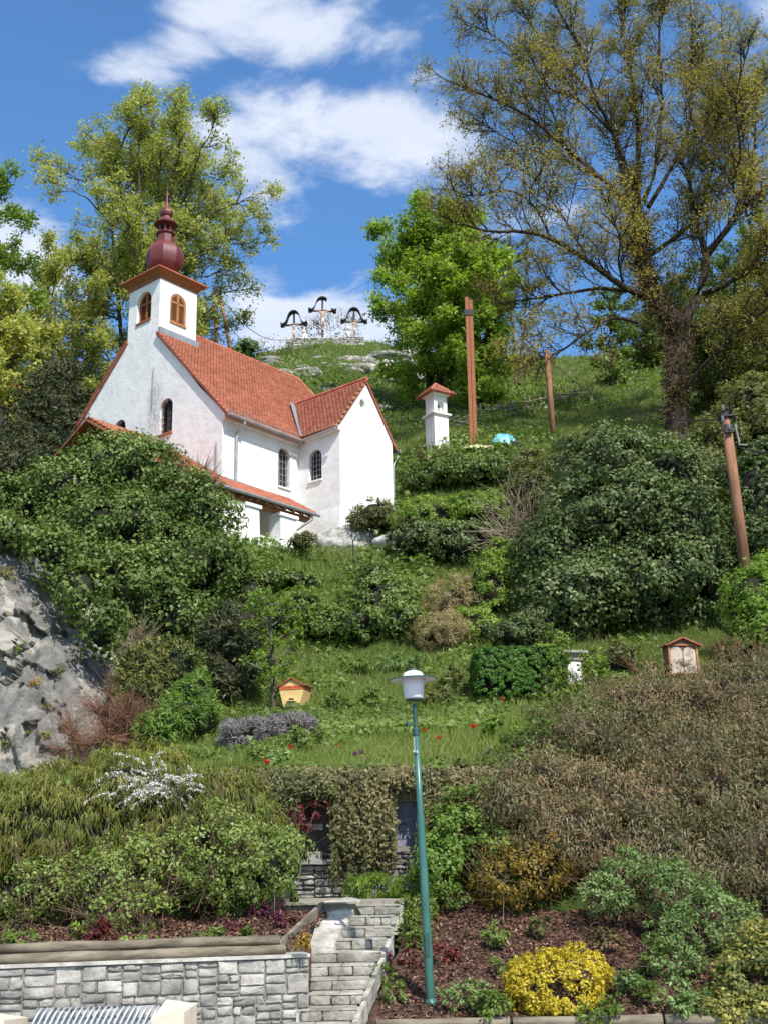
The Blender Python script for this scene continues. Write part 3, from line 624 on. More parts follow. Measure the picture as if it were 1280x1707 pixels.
# eaves, gutters and downpipes
ea = MB(); ea.box(L(-.02, -.14, -.32), L(4.1, 0, -.12)); ea.hexa([L(-.02, -.14, -.12), L(3.95, -.14, -.12), L(3.95, 0, -.12), L(-.02, 0, -.12), L(-.02, -.36, .02), L(3.95, -.36, .02), L(3.95, 0, .02), L(-.02, 0, .02)])
ea.hexa([L(4.06, -2.36, -.22), L(4.2, -2.36, -.22), L(4.2, -.1, -.22), L(4.06, -.1, -.22), L(3.95, -2.36, 0), L(4.2, -2.36, 0), L(4.2, -.1, 0), L(3.95, -.1, 0)]); ea.build('cornice', MT['plaster'], church)
MB().tube([L(-.12, -.47, ev - .02), L(3.9, -.47, ev - .06)], .065, 10).build('gutter', MT['zinc'], church); MB().tube([L(3.9, -.47, ev - .06), L(3.85, -2.4, ev)], .055, 8).build('gutter', MT['zinc'], church); MB().tube([L(7.84, -2.45, te - .04), L(7.84, 0, te - .04)], .065, 8).build('gutter', MT['zinc'], church)
dp = MB(); dp.tube([L(.75, -.47, -.25), L(.75, -.45, -.42), L(.66, -.12, -.72), L(.66, -.09, -.9), L(.66, -.09, -2.75)], .055, 10); dp.build('downpipe', MT['zinc'], church)
dp = MB(); dp.tube([L(7.84, -2.3, -.2), L(7.86, -2.3, -.4), L(7.62, -2.22, -.85), L(7.6, -2.2, -4)], .06, 8); dp.build('downpipe', MT['zinc'], church)
# tower top
def sq(h, z, c=(1.02, 5.2)): return [L(c[0] - h, c[1] - h, z), L(c[0] + h, c[1] - h, z), L(c[0] + h, c[1] + h, z), L(c[0] - h, c[1] + h, z)]
c_ = MB(); c_.hexa(sq(1.06, 7.32) + sq(1.10, 7.45)); c_.hexa(sq(1.10, 7.452) + sq(1.33, 7.66)); c_.build('tower_cornice', MT['wood_red'], church)
c_ = MB(); c_.hexa(sq(1.38, 7.663) + sq(1.38, 7.71)); c_.hexa(sq(1.38, 7.713) + sq(.42, 8.3)); c_.build('tower_roof', MT['tile_dark'], church)
def fine(pr):
    out = []; n = len(pr)
    for i in range(n - 1):
        p0, p1, p2, p3 = (np.array(pr[max(0, min(n - 1, i + q))], float) for q in (-1, 0, 1, 2))
        for t in (0, .34, .67): out.append(tuple(.5 * (2 * p1 + (p2 - p0) * t + (2 * p0 - 5 * p1 + 4 * p2 - p3) * t * t + (3 * p1 - p0 - 3 * p2 + p3) * t ** 3)))
    return out + [pr[-1]]
def oct_(prof, k=8): m = MB(); m.lathe([(r / math.cos(math.pi / k), z + ZB) for r, z in prof], (1.02, 5.2, 0), k, math.pi / k * 0); return m
bp = [(.34, 8.24), (.48, 8.36), (.60, 8.48), (.70, 8.65), (.75, 8.84), (.77, 9.03), (.755, 9.22), (.705, 9.40), (.62, 9.55), (.50, 9.68), (.395, 9.77), (.35, 9.86), (.345, 10.2), (.40, 10.22), (.42, 10.26), (.40, 10.3), (.3, 10.31)]
onion = oct_(fine(bp[:12]) + bp[12:]).build('onion_dome', MT['onion'], church)
sm = MB()
for j in range(8):
    a = 2 * math.pi * j / 8; sm.tube([(1.02 + (r / math.cos(math.pi / 8) + .006) * math.cos(a), 5.2 + (r / math.cos(math.pi / 8) + .006) * math.sin(a), z + ZB) for r, z in bp[1:13]], .012, 5)
sm.build('standing_seam', MT['onion'], onion)
lan = MB()
for j in range(8):
    a = 2 * math.pi * j / 8; lan.box((1.02 + .3 * math.cos(a) - .04, 5.2 + .3 * math.sin(a) - .04, 10.3 + ZB), (1.02 + .3 * math.cos(a) + .04, 5.2 + .3 * math.sin(a) + .04, 10.66 + ZB))
lan.lathe([(.1, 10.3 + ZB), (.1, 10.66 + ZB)], (1.02, 5.2, 0), 8); lan.build('lantern_post_ring', MT['onion'], church)
oct_([(.30, 10.64), (.50, 10.70), (.52, 10.74), (.50, 10.78), (.36, 10.9), (.24, 11.02), (.2, 11.14)]).build('lantern_roof', MT['onion'], church)
oct_([(.17, 11.12), (.25, 11.2), (.285, 11.32), (.26, 11.45), (.17, 11.56), (.09, 11.68), (.06, 11.9), (.04, 12.5)]).build('upper_bulb', MT['onion'], church)
fi = MB(); fi.lathe([(.005, 12.44 + ZB), (.07, 12.52 + ZB), (.07, 12.6 + ZB), (.005, 12.68 + ZB)], (1.02, 5.2, 0), 10); fi.tube([L(1.02, 5.2, 12.66), L(1.02, 5.2, 12.95)], .016, 6); fi.tube([L(1.02, 5.1, 12.84), L(1.02, 5.3, 12.84)], .014, 6); fi.build('finial_cross', MT['black_sheet'], church)
MB().tube([L(-.04, 4.35, 1.2), L(-.04, 4.35, 3.2)], .012, 5).build('lightning_rod', MT['iron_pale'], church); MB().tube([L(-.03, .32, -3), L(-.03, .32, -1.2)], .03, 6).build('vent_pipe', MT['iron_pale'], church)

# covered porch in front of the gable
porch = thing('covered_porch', 'low porch roof of red tiles on white pillars in front of the chapel gable', 'porch', ch_loc, CH_ROT)
AZ, AY = .02, 4.34; EY, EZ = -1.85, -3.85; x0, x1 = -3.1, 3.25
LY, LZ = 9.6, -2.6
pr = MB()
slab(pr, [L(x0, EY, EZ), L(x1, EY, EZ), L(x1, -.2, EZ + 1.65 * .625), L(-.04, -.2, EZ + 1.65 * .625), L(-.04, AY, AZ), L(x0, AY, AZ)], .08)
slab(pr, [L(x0, LY, LZ), L(-.04, LY, LZ), L(-.04, AY, AZ), L(x0, AY, AZ)], .08)
pro = pr.build('roof', MT['wood_red'], porch)
SR = math.hypot(AY - EY, AZ - EZ); pv = Vector((0, AY - EY, AZ - EZ)).normalized()
q_ = SR * 1.65 / (AY - EY)
tiles('roof_tiles', L(x0 - .05, EY - .05, EZ), (1, 0, 0), pv, [(0, 0), (x1 - x0 + .1, 0), (x1 - x0 + .1, q_), (3.06, q_), (3.06, SR + .05), (0, SR + .05)], MT['tile'], pro, .2, .17, seed=6, kind='stuff')
SR2 = math.hypot(LY - AY, AZ - LZ)
tiles('roof_tiles', L(x0 - .05, LY + .05, LZ), (1, 0, 0), Vector((0, AY - LY, AZ - LZ)), [(0, 0), (3.06, 0), (3.06, SR2 + .05), (0, SR2 + .05)], MT['tile'], pro, .2, .17, seed=7, kind='stuff')
b = MB(); b.bar(L(x0 - .02, EY, EZ - .12), L(x0 - .02, AY, AZ - .12), .07, .24, up=(1, 0, 0)); b.build('barge_board', MT['wood_red'], porch)
b = MB(); b.bar(L(x0 - .02, LY, LZ - .12), L(x0 - .02, AY, AZ - .12), .07, .24, up=(1, 0, 0)); b.build('barge_board', MT['wood_red'], porch)
for k in range(7):
    xx = x0 + .35 + k * .44
    if xx > -.1: break
    b = MB(); b.bar(L(xx, EY + .1, EZ - .16), L(xx, AY, AZ - .16), .1, .14, up=(1, 0, 0)); b.bar(L(xx, AY, AZ - .16), L(xx, LY - .1, LZ - .16), .1, .14, up=(1, 0, 0)); b.build('rafter', MT['wood_orange'], porch)
for k in range(7):
    xx = .2 + k * .48; b = MB(); b.bar(L(xx, EY + .05, EZ - .14), L(xx, -.05, EZ + 1.7 * .625 - .14), .1, .13, up=(1, 0, 0)); b.build('rafter', MT['wood_orange'], porch)
b = MB(); b.box(L(x0 + .1, -1.62, -4.16), L(x1 - .05, -1.42, -3.96)); b.build('eaves_beam', MT['wood_orange'], porch)
b = MB(); b.tube([L(x0, EY - .1, EZ - .04), L(x1 + .12, EY - .1, EZ - .08)], .065, 10); b.build('gutter', MT['zinc'], porch)
b = MB(); b.tube([L(x1 - .25, EY - .1, EZ - .12), L(x1 - .25, EY - .06, EZ - .3), L(2.5, -1.5, EZ - .78), L(2.36, -1.4, EZ - .85), L(2.36, -1.4, -5.5)], .05, 8); b.build('downpipe', MT['zinc'], porch)
b = MB(); b.bar(L(-.1, -.2, -2.78), L(2.1, -.12, -2.80), .12, .06); b.bar(L(-.1, -.05, -2.7), L(-.1, 4.3, .04), .06, .2, up=(1, 0, 0)); b.build('flashing', MT['zinc'], porch)
for (a0, a1, nm) in ((-.35, .3, 0), (1.42, 2.25, 1)):
    b = MB(); b.hexa([L(a0 - .05, -1.85, -6.9), L(a1 + .05, -1.85, -6.9), L(a1 + .05, -1.1, -6.9), L(a0 - .05, -1.1, -6.9), L(a0, -1.78, -4.3), L(a1, -1.78, -4.3), L(a1, -1.2, -4.3), L(a0, -1.2, -4.3)])
    b.hexa([L(a0 - .08, -1.85, -4.298), L(a1 + .08, -1.85, -4.298), L(a1 + .08, -1.12, -4.298), L(a0 - .08, -1.12, -4.298), L(a0 - .08, -1.85, -4.17), L(a1 + .08, -1.85, -4.17), L(a1 + .08, -1.12, -4.17), L(a0 - .08, -1.12, -4.17)])
    b.build('pillar', MT['plaster2'], porch)
b = MB(); b.box(L(.3, -1.7, -6.9), L(1.42, -1.35, -5.35)); b.box(L(.28, -1.74, -5.35), L(1.43, -1.31, -5.27)); b.box(L(-3.0, -1.75, -7), L(-.35, -1.3, -4.2)); b.build('parapet_wall', MT['plaster2'], porch)
b = MB(); b.box(L(-3.1, -1.9, -8), L(3.0, 0, -6.75)); b.box(L(2.25, -1.9, -6.75), L(3.1, -.6, -6.4)); b.build('plinth', MT['plaster2'], porch)
MB().box(L(-2.8, 8.9, -7), L(-2.5, 9.2, -2.6)).build('pillar', MT['plaster2'], porch); MB().box(L(-2.9, 3.9, -7), L(-2.6, 4.5, -1.2)).build('pillar', MT['plaster2'], porch)

# ------------------------------------------------------------------ rock face on the left
def rock_mat():
    m, t, b, o = new_mat('limestone_rock'); v = posco(t)
    n = noise(t, posco(t, (1.1, 1.1, .8)), .55, 9, .68, .6); n2 = noise(t, posco(t, (1, 1, .45)), 2.4, 10, .75, .4)
    c = ramp(t, mapr(t, n2, .3, .7), [(.14, .135, .122), (.255, .246, .222), (.38, .365, .33)])
    c = mixc(t, mapr(t, n, .52, .60, 0, .85), c, (.62, .57, .48))
    c = mixc(t, mapr(t, noise(t, posco(t, (1, 1, .3)), 1.6, 8, .75), .60, .72, 0, .7), c, (.075, .075, .08))
    c = mixc(t, mapr(t, noise(t, v, .9, 9, .8), .68, .76, 0, .5), c, (.42, .29, .14))
    t.links.new(c, b.inputs['Base Color']); b.inputs['Roughness'].default_value = .95
    bump(t, b, noise(t, v, 4, 12, .8, .5), 1, .18); return m
MT['rock'] = rock_mat()
def build_rock():
    nx, nz = 200, 220
    S, T = np.meshgrid(np.linspace(0, 1, nx), np.linspace(0, 1, nz))
    zt = [at(200, 1330, 24)[2] - .8, at(195, 1250, 25.6)[2], at(190, 1180, 26.4)[2], at(172, 1090, 27.3)[2], at(130, 1010, 28.2)[2], at(72, 935, 29)[2], at(38, 895, 29.6)[2] + .3]
    xt = [at(215, 1330, 24)[0], at(215, 1250, 25.6)[0], at(205, 1180, 26.4)[0], at(190, 1090, 27.3)[0], at(150, 1010, 28.2)[0], at(95, 935, 29)[0], at(60, 895, 29.6)[0]]
    yt = [24.2, 25.4, 26.0, 26.7, 27.4, 28.1, 28.7]
    Z = zt[0] + T * (zt[-1] - zt[0]); XR = np.interp(Z, zt, xt); Yb = np.interp(Z, zt, yt)
    X = -16 + S * (XR + 16); Y = Yb + .10 * (XR - X) * .4
    edge = np.clip((S - .80) / .2, 0, 1); Y = Y + edge ** 2 * 2.6
    P = np.stack([X, Y * .6, Z], -1)
    def facets(P, cell, seed, amp, tilt):
        rg = np.random.default_rng(seed); lo_ = P.reshape(-1, 3).min(0) - .5; hi_ = P.reshape(-1, 3).max(0) + .5; n = int(np.prod((hi_ - lo_) / cell) * .6) + 8
        C_ = lo_ + (hi_ - lo_) * rg.random((n, 3)); tl = rg.normal(0, tilt, (n, 3)); off = rg.normal(0, amp, n); q = P.reshape(-1, 3) + (fbm(P * 2.2, 2, seed).reshape(-1, 1) - .5) * cell * .5; out = np.zeros(len(q))
        sc_ = np.array([1.25, .5, .75])
        for a in range(0, len(q), 4000):
            d = ((q[a:a + 4000, None] - C_[None]) * sc_); k = np.argmin((d ** 2).sum(-1), 1); out[a:a + 4000] = off[k] + ((q[a:a + 4000] - C_[k]) * tl[k]).sum(1)
        return out.reshape(P.shape[:-1])
    d = (fbm(P * .35, 3, 31) - .5) * 1.6 + facets(P, 1.3, 3, .16, .16) + facets(P, .55, 4, .07, .16) + (fbm(P * 6, 3, 8) - .5) * .09 - .25 * np.clip(.06 - np.abs(fbm(P * np.array([.9, .9, .5]), 3, 77) - .5), 0, 1) / .06 * .6
    Y = Y - d; X = X + (fbm(P * .9, 2, 91) - .5) * .3
    top = np.clip((T - .96) / .04, 0, 1); Y = Y + top * 2
    idx = np.arange(X.size).reshape(X.shape); F = np.stack([idx[:-1, :-1], idx[:-1, 1:], idx[1:, 1:], idx[1:, :-1]], -1).reshape(-1, 4)
    o = link('rock_face', np_mesh('rock_face', np.stack([X.ravel(), Y.ravel(), Z.ravel()], 1), F, MT['rock'], smooth=False)); o['kind'] = 'structure'
    return X, Y, Z
ROCK = build_rock()
def rock_lump(name, c, r, seed, mat, label=None, cat='rock', sub=4):
    import bmesh
    bm = bmesh.new(); bmesh.ops.create_icosphere(bm, subdivisions=sub, radius=1); co = np.array([v.co[:] for v in bm.verts]); F = np.array([[v.index for v in f.verts] for f in bm.faces]); bm.free()
    n = fbm(co * 1.7 + seed * 7.1, 4, seed); q = np.round(fbm(co * 1.3 + seed, 2, seed + 3) * 6) / 6
    co = co * (.62 + .5 * n + .35 * q)[:, None] * np.array(r) * 1.05 + np.array(c)
    o = link(name, np_mesh(name, co, F, mat)); return props(o, label, cat) if label else o
p = at(585, 892, 43.2); rock_lump('boulder', p + np.array([-.2, .5, -.25]), (1.0, .8, .6), 4, MT['pale_rock'], 'pale limestone outcrop under the corner of the chapel transept')
p = at(648, 905, 42.5); rock_lump('boulder', p, (.5, .4, .3), 8, MT['pale_rock'], 'small grey rock between grass and shrubs right of the chapel outcrop', sub=3)

# ------------------------------------------------------------------ plaza wall of quarry stone
XW1 = 8.0
_wo = (XR - XW1 * math.cos(WALL_ANG), YR - XW1 * math.sin(WALL_ANG), 0)
wallroot = thing('stone_retaining_wall', 'low retaining wall of grey quarry stones beside the steps, under two timber logs', 'wall', _wo, WALL_ANG)
m = MB(); m.box((0, .03, -.02), (XW1, .42, WTOP - .03)); m.build('mortar_core', MT['mortar'], wallroot)
m = MB(); m.box((0, -.012, WTOP - .028), (XW1 + .01, .42, WTOP + .008)); m.build('coping', MT['granite_warm'], wallroot)
rng = np.random.default_rng(11); rects = []
for x0 in np.arange(2.9, XW1 - .1, 1.02): split_rect(x0, -.02, min(x0 + 1.02, XW1), WTOP - .03, rng, .25, .135, rects)
for i, (x0, z0, x1, z1) in enumerate(rects):
    g = .009; w_, h_ = x1 - x0 - 2 * g, z1 - z0 - 2 * g
    if w_ < .03 or h_ < .03: continue
    me = rough_block('stone', w_, h_, .05, 100 + i, 4, .009, .013); k = rng.random()
    me.materials[0] = MT['granite'] if k < .78 else MT['granite_warm']
    link('stone', me, wallroot, loc=(x0 + g, .018 + rng.uniform(-.008, .008), z0 + g))
# timber logs along the wall top
logroot = thing('timber_edging', 'two weathered round logs laid along the top of the stone wall, holding the left bed', 'timber edging', (_wo[0], _wo[1] + .09, WTOP), WALL_ANG)
for k, (zz, yy) in enumerate(((.058, 0), (.16, .04))):
    for x0, x1 in ((0.05, 4.6), (4.63, XW1 - .28 - .06 * k)):
        n = 12; pts = [(x0 + (x1 - x0) * i / (n - 1), yy + .003 * math.sin(i * 1.7 + k), zz + .003 * math.sin(i * 2.3 + k)) for i in range(n)]
        MB().tube(pts, [.054 + .005 * math.sin(i * 1.3 + x0) for i in range(n)], 12).build('log', MT['wood_grey'], logroot, smooth=True)
# boards slanting up beside the steps
A0 = at(462, 1574, 14.2); B0 = at(538, 1503, 16.9)
br = thing('slanting_board_wall', 'row of weathered boards slanting up beside the steps from the stone wall', 'timber wall', tuple(A0 - np.array([0, 0, .36])))
for k in range(4):
    dz = -.04 - .083 * k; m = MB(); m.bar((.012 * (k % 2), 0, .36 + dz), tuple(B0 - A0 + np.array([.012 * (k % 2), 0, .36 + dz])), .05, .070); m.build('board', MT['wood_grey'], br)
# timber at the back of the bed
bb = thing('back_board_wall', 'short wall of old boards and posts at the back of the left bed, next to the landing', 'timber wall', (-6.2, 16.93, 1.2))
for k in range(3): MB().box((0, .0, .02 + k * .105), (4.75, .05, .118 + k * .105)).build('board', MT['wood_grey'], bb)
for k in range(12): MB().box((.1 + k * .42, -.075, -.1), (.19 + k * .42, -.006, .36)).build('post', MT['wood_grey'], bb)

# ------------------------------------------------------------------ steps
NS = 12; T0, TR, RZ_ = 13.0, .355, .127
def step_edge(y): return XS(y), XE(y)
stairs = thing('stone_steps', 'flight of worn pale stone steps climbing between the two planted beds', 'steps', (-.8, 13.0, 0))
srng = np.random.default_rng(5)
for i in range(NS):
    y = T0 + TR * i; z1 = .2 + RZ_ * (i - 2); z0 = z1 - RZ_
    xa, xb = step_edge(y); m = MB(); ox, oy = -.8, 13.0
    m.box((xa - ox - .05, y - oy + .045, z0 - .12), (xb - ox + .03, y - oy + TR + .08, z1 - .016))
    st = m.build('step', MT['step'], stairs)
    # tread slabs and riser stones
    cuts = [xa] + sorted(xa + (xb - xa) * c for c in ([.45 + srng.uniform(-.12, .12)] if i % 2 else [.33 + srng.uniform(-.08, .08), .68 + srng.uniform(-.08, .08)])) + [xb]
    for a, b_ in zip(cuts[:-1], cuts[1:]):
        me = rough_block('riser_stone', b_ - a - .012, RZ_ - .02, .06, int(srng.integers(1e6)), 4, .008, .014); me.materials[0] = MT['step']
        link('riser_stone', me, st, loc=(a - ox + .006, y - oy + .008, z0 + .004))
    for a, b_ in zip([xa, (xa + xb) / 2 + srng.uniform(-.15, .15)], [None, xb]):
        pass
    mid = xa + (xb - xa) * srng.uniform(.35, .65)
    for a, b_ in ((xa, mid), (mid, xb)):
        m = MB(); j = srng.uniform(-.006, .006, 6)
        m.hexa([(a - ox + .004, y - oy - .002 + j[0], z1 - .016), (b_ - ox - .004, y - oy - .002 + j[1], z1 - .016), (b_ - ox - .004, y - oy + TR + .02, z1 - .016), (a - ox + .004, y - oy + TR + .02, z1 - .016),
                (a - ox + .006, y - oy + .002 + j[0], z1 + j[2] * .6), (b_ - ox - .006, y - oy + .002 + j[1], z1 + j[3] * .6), (b_ - ox - .006, y - oy + TR + .02, z1), (a - ox + .006, y - oy + TR + .02, z1)], srng.uniform(-.3, .4))
        m.build('tread_slab', MT['step'], st)
# pale slab left of the upper steps
q = [at(516, 1577, 15.6), at(556, 1577, 15.7), at(602, 1499, 17.3), at(540, 1501, 17.2)]
m = MB(); nx_, ny_ = 8, 22; vs = []
for j in range(ny_):
    for i in range(nx_):
        a = q[0] * (1 - i / 7) + q[1] * (i / 7); b_ = q[3] * (1 - i / 7) + q[2] * (i / 7); p = a * (1 - j / 21) + b_ * (j / 21)
        vs.append(p + np.array([0, 0, (fbm(p[None] * 3, 3, 3)[0] - .5) * .12]))
m.add(vs, [(j * nx_ + i, j * nx_ + i + 1, (j + 1) * nx_ + i + 1, (j + 1) * nx_ + i) for j in range(ny_ - 1) for i in range(nx_ - 1)])
m.add([vs[0], vs[7], (vs[7][0], vs[7][1], vs[7][2] - .2), (vs[0][0], vs[0][1], vs[0][2] - .2)], [(3, 2, 1, 0)])
rgt = [vs[j * nx_ + 7] for j in range(ny_)]; m.add(rgt + [(p[0], p[1], p[2] - .15) for p in rgt], [(j, j + 1, ny_ + j + 1, ny_ + j) for j in range(ny_ - 1)])
props(m.build('ramp_slab', MT['limestone']), 'pale sloping limestone slab between the slanting boards and the upper steps', 'stone slab')
# kerb on the right of the steps
kr = thing('steps_kerb', 'narrow pale stone kerb climbing along the right side of the steps', 'kerb', (XE(13.3), 13.3, 0))
pts = [np.array([XE(y) + .05, y, .19 + RZ_ * ((y - T0) / TR - 2)]) for y in np.linspace(13.2, 15.9, 6)]
for a, b_ in zip(pts[:-1], pts[1:]):
    o_ = np.array([XE(13.3), 13.3, 0]); d_ = (b_ - a) * .012; MB().bar(a - o_ + d_ + [0, 0, -.07], b_ - o_ - d_ + [0, 0, -.105], .055, .2).build('kerb_stone', MT['step'], kr)
# log at the foot of the right bed
rl = thing('timber_kerb', 'round weathered logs lying along the foot of the right mulch bed', 'timber edging', (-.1, 14.0, .1))
for k, (x0, x1) in enumerate(((-.1, 1.35), (1.38, 3.0), (3.03, 5.2))):
    MB().tube([(x0 + (x1 - x0) * i / 5, .02 + .01 * math.sin(i * 2 + k) - x0 * .03, .05 + .008 * math.sin(i * 3)) for i in range(6)], .065, 10).build('log', MT['wood_grey'], rl, smooth=True)

# ------------------------------------------------------------------ ivy grown wall with niche and slate opening
ZW0, ZW1 = 1.36, 3.16
def wx(u, v=1400): return at(u, v, WY)[0]
def wz(v, u=600): return at(u, v, WY)[2]
iw = thing('ivy_wall', 'coursed dry stone terrace wall behind the landing, with arched niche and slate panel', 'wall', (0, WY, ZW0))
NX, NZ0, NW, NH = wx(524), wz(1432) - ZW0, .50, .82
OX0, OX1, OZ0, OZ1 = wx(662), wx(702), wz(1413) - ZW0, wz(1338) - ZW0
m = MB(); wall(m, [(WX0, -.1), (WX1, -.1), (WX1, ZW1 - ZW0), (WX0, ZW1 - ZW0)], [arch(NX, NZ0, NW, NH, 8), [(OX0, OZ0), (OX1, OZ0), (OX1, OZ1), (OX0, OZ1)]], (0, .06, 0), (1, 0, 0), (0, 0, 1), .4)
m.box((WX0, .47, -.1), (WX1, .5, ZW1 - ZW0)); m.box((WX0, .062, ZW1 - ZW0), (WX1, .5, ZW1 - ZW0 + .02)); m.build('wall_core', MT['mortar'], iw)
rng = np.random.default_rng(21); rects = []
split_rect(WX0, .0, WX1, ZW1 - ZW0, rng, .36, .10, rects)
cnt = 0
for i, (x0, z0, x1, z1) in enumerate(rects):
    cx, cz = (x0 + x1) / 2, (z0 + z1) / 2
    if abs(cx - NX) < NW / 2 + (x1 - x0) * .4 and NZ0 - .03 < cz < NZ0 + NH: continue
    if OX0 - (x1 - x0) * .45 < cx < OX1 + (x1 - x0) * .45 and OZ0 - .04 < cz < OZ1 + .04: continue
    me = rough_block('stone', x1 - x0 - .014, z1 - z0 - .014, .08, 500 + i, 4, .014, .018); me.materials[0] = MT['wallstone']
    link('stone', me, iw, loc=(x0 + .007, -.0 + rng.uniform(-.015, .02), z0 + .007)); cnt += 1
m = MB(); m.box((NX - NW / 2 - .06, -.10, NZ0 - .07), (NX + NW / 2 + .06, .4, NZ0 - .002)); m.build('niche_sill', MT['granite'], iw)
m = MB(); m.box((NX - .11, .02, NZ0 + .0), (NX + .12, .3, NZ0 + .12)); m.box((NX - .02, .0, NZ0 + .44), (NX + .13, .28, NZ0 + .53)); m.build('niche_stone', MT['granite'], iw)
m = MB(); m.box((OX0 - .02, .20, OZ0), (OX1 + .02, .24, OZ1)); pn = m.build('slate_panel', MT['blue_sheet'], iw)
for i in range(6):
    z0 = OZ0 + (OZ1 - OZ0) * i / 6
    for x0, x1 in ((OX0 + .005, OX0 + .2 + .05 * (i % 2)), (OX0 + .212 + .05 * (i % 2), OX1 - .004)):
        MB().box((x0, .178 + .006 * (i % 3), z0 + .006), (x1, .197, z0 + (OZ1 - OZ0) / 6 - .006)).build('slate', MT['blue_sheet'], pn)
# low kerb strip on the right of the landing
m = MB(); a = at(940, 1474, 18.6); m.box((a[0] - 1.6, 18.4, a[2] - .3), (a[0] + .9, 18.62, a[2])); props(m.build('path_edge', MT['limestone']), 'pale stone path edge showing behind the yellow shrub', 'kerb')

# ------------------------------------------------------------------ street lamp
lb = at(718, 1680, 14.6); lt = at(690, 1166, 14.6)
LZ0 = lb[2]; H = lt[2] - LZ0
lamp = thing('street_lamp', 'tall green lamp post with white lantern and round flat shade, right of the steps', 'street lamp', (lb[0], lb[1], LZ0)); lamp.rotation_euler = (0, math.atan2(lt[0] - lb[0], H), 0)
m = MB(); m.lathe([(.052, -.4), (.052, .02), (.050, 1.6), (.047, 1.9), (.0465, 2.1), (.038, 2.16), (.034, H - .42)], k=20); pole = m.build('pole', MT['green_paint'], lamp, smooth=True)
m = MB(); m.lathe([(.075, -.3), (.075, .05), (.06, .09)], k=20); m.build('base_collar', MT['green_paint'], lamp)
m = MB(); m.lathe([(.038, H - .44), (.042, H - .43), (.042, H - .36), (.026, H - .34), (.026, H - .05)], k=16); m.box((-.12, -.012, H - .32), (-.03, .012, H - .29)); m.box((-.12, -.012, H - .32), (-.10, .012, H - .25)); m.build('neck', MT['green_dark'], lamp)
m = MB(); m.tube([(-.03, -.035, H - .46), (-.03, -.05, H - .62)], .012, 6); m.build('cable_clip', MT['iron_pale'], lamp)
m = MB(); m.tube([(0.0, -.05, H - .64), (0, -.062, H - .64)], .014, 8); m.tube([(-.035, -.04, H - .63), (-.035, -.06, H - .63)], .014, 8); m.build('bolt', MT['steel'], lamp)
m = MB(); m.box((-.025, -.062, .55), (.025, -.05, .8)); m.build('service_door', MT['green_dark'], lamp)
lan = MB(); lan.lathe([(.06, H - .02), (.105, H - .015), (.112, H)], k=24); lan.build('lantern_base', MT['green_dark'], lamp)
m = MB(); m.lathe([(.105, H), (.118, H + .02), (.13, H + .14), (.138, H + .27), (.13, H + .272)], k=32); m.build('lantern_glass', MT['opal'], lamp, smooth=True)
m = MB(); m.lathe([(.13, H + .262), (.285, H + .235), (.292, H + .243), (.13, H + .285), (.125, H + .31), (.1, H + .335), (.06, H + .35)], k=40); sh = m.build('shade', MT['white_enamel'], lamp)
m = MB()
for j in range(40):
    a0, a1 = 2 * math.pi * j / 40, 2 * math.pi * (j + 1) / 40; m.tube([(.291 * math.cos(a0), .291 * math.sin(a0), H + .243), (.291 * math.cos(a1), .291 * math.sin(a1), H + .243)], .008, 5, cap=False)
m.build('rim', MT['green_dark'], sh)
m = MB(); m.lathe([(.065, H + .345), (.06, H + .375), (.02, H + .385)], k=20); m.build('cap', MT['green_dark'], lamp)

# ------------------------------------------------------------------ bench with rod backrest, seen at the bottom edge
ba, bz = at(36, 1692, 7.2), at(266, 1684, 7.2)
bench = thing('bench', 'bench of bent galvanised rods between two cream stone blocks at the plaza wall', 'bench', (ba[0] - .25, 7.2, 0))
bw = bz[0] - ba[0]; top = (ba[2] + bz[2]) / 2 + .01
def block(x0, x1, sl0, sl1):
    m = MB(); m.hexa([(x0, -.28, 0), (x1, -.28, 0), (x1, .24, 0), (x0, .24, 0), (x0, -.25, top - .03 + sl0), (x1, -.25, top - .03 + sl1), (x1, .2, top + sl0), (x0, .2, top + sl1 + .0)]); m.build('end_block', MT['sandblock'], bench)
block(-.22, .23, -.05, .012); block(.25 + bw + .004, .25 + bw + .18, .005, .03)
nr = 23
for i in range(nr):
    x = .275 + bw * .955 * i / (nr - 1); m = MB()
    pts = [(x - .03, -.25, .42), (x - .03, .02, .40), (x - .02, .12, .5), (x, .16, top - .12), (x + .03, .175, top - .02), (x + .045, .15, top), (x + .03, .12, top - .03), (x - .02, .09, top - .14), (x - .05, .08, top - .3)]
    m.tube(pts, .0065, 7); m.build('rod', MT['steel'], bench, smooth=True)
MB().box((.24, -.03, .36), (.25 + bw, .0, .4)).build('rail', MT['steel'], bench); MB().box((.24, .13, top - .25), (.25 + bw, .15, top - .22)).build('rail', MT['steel'], bench)

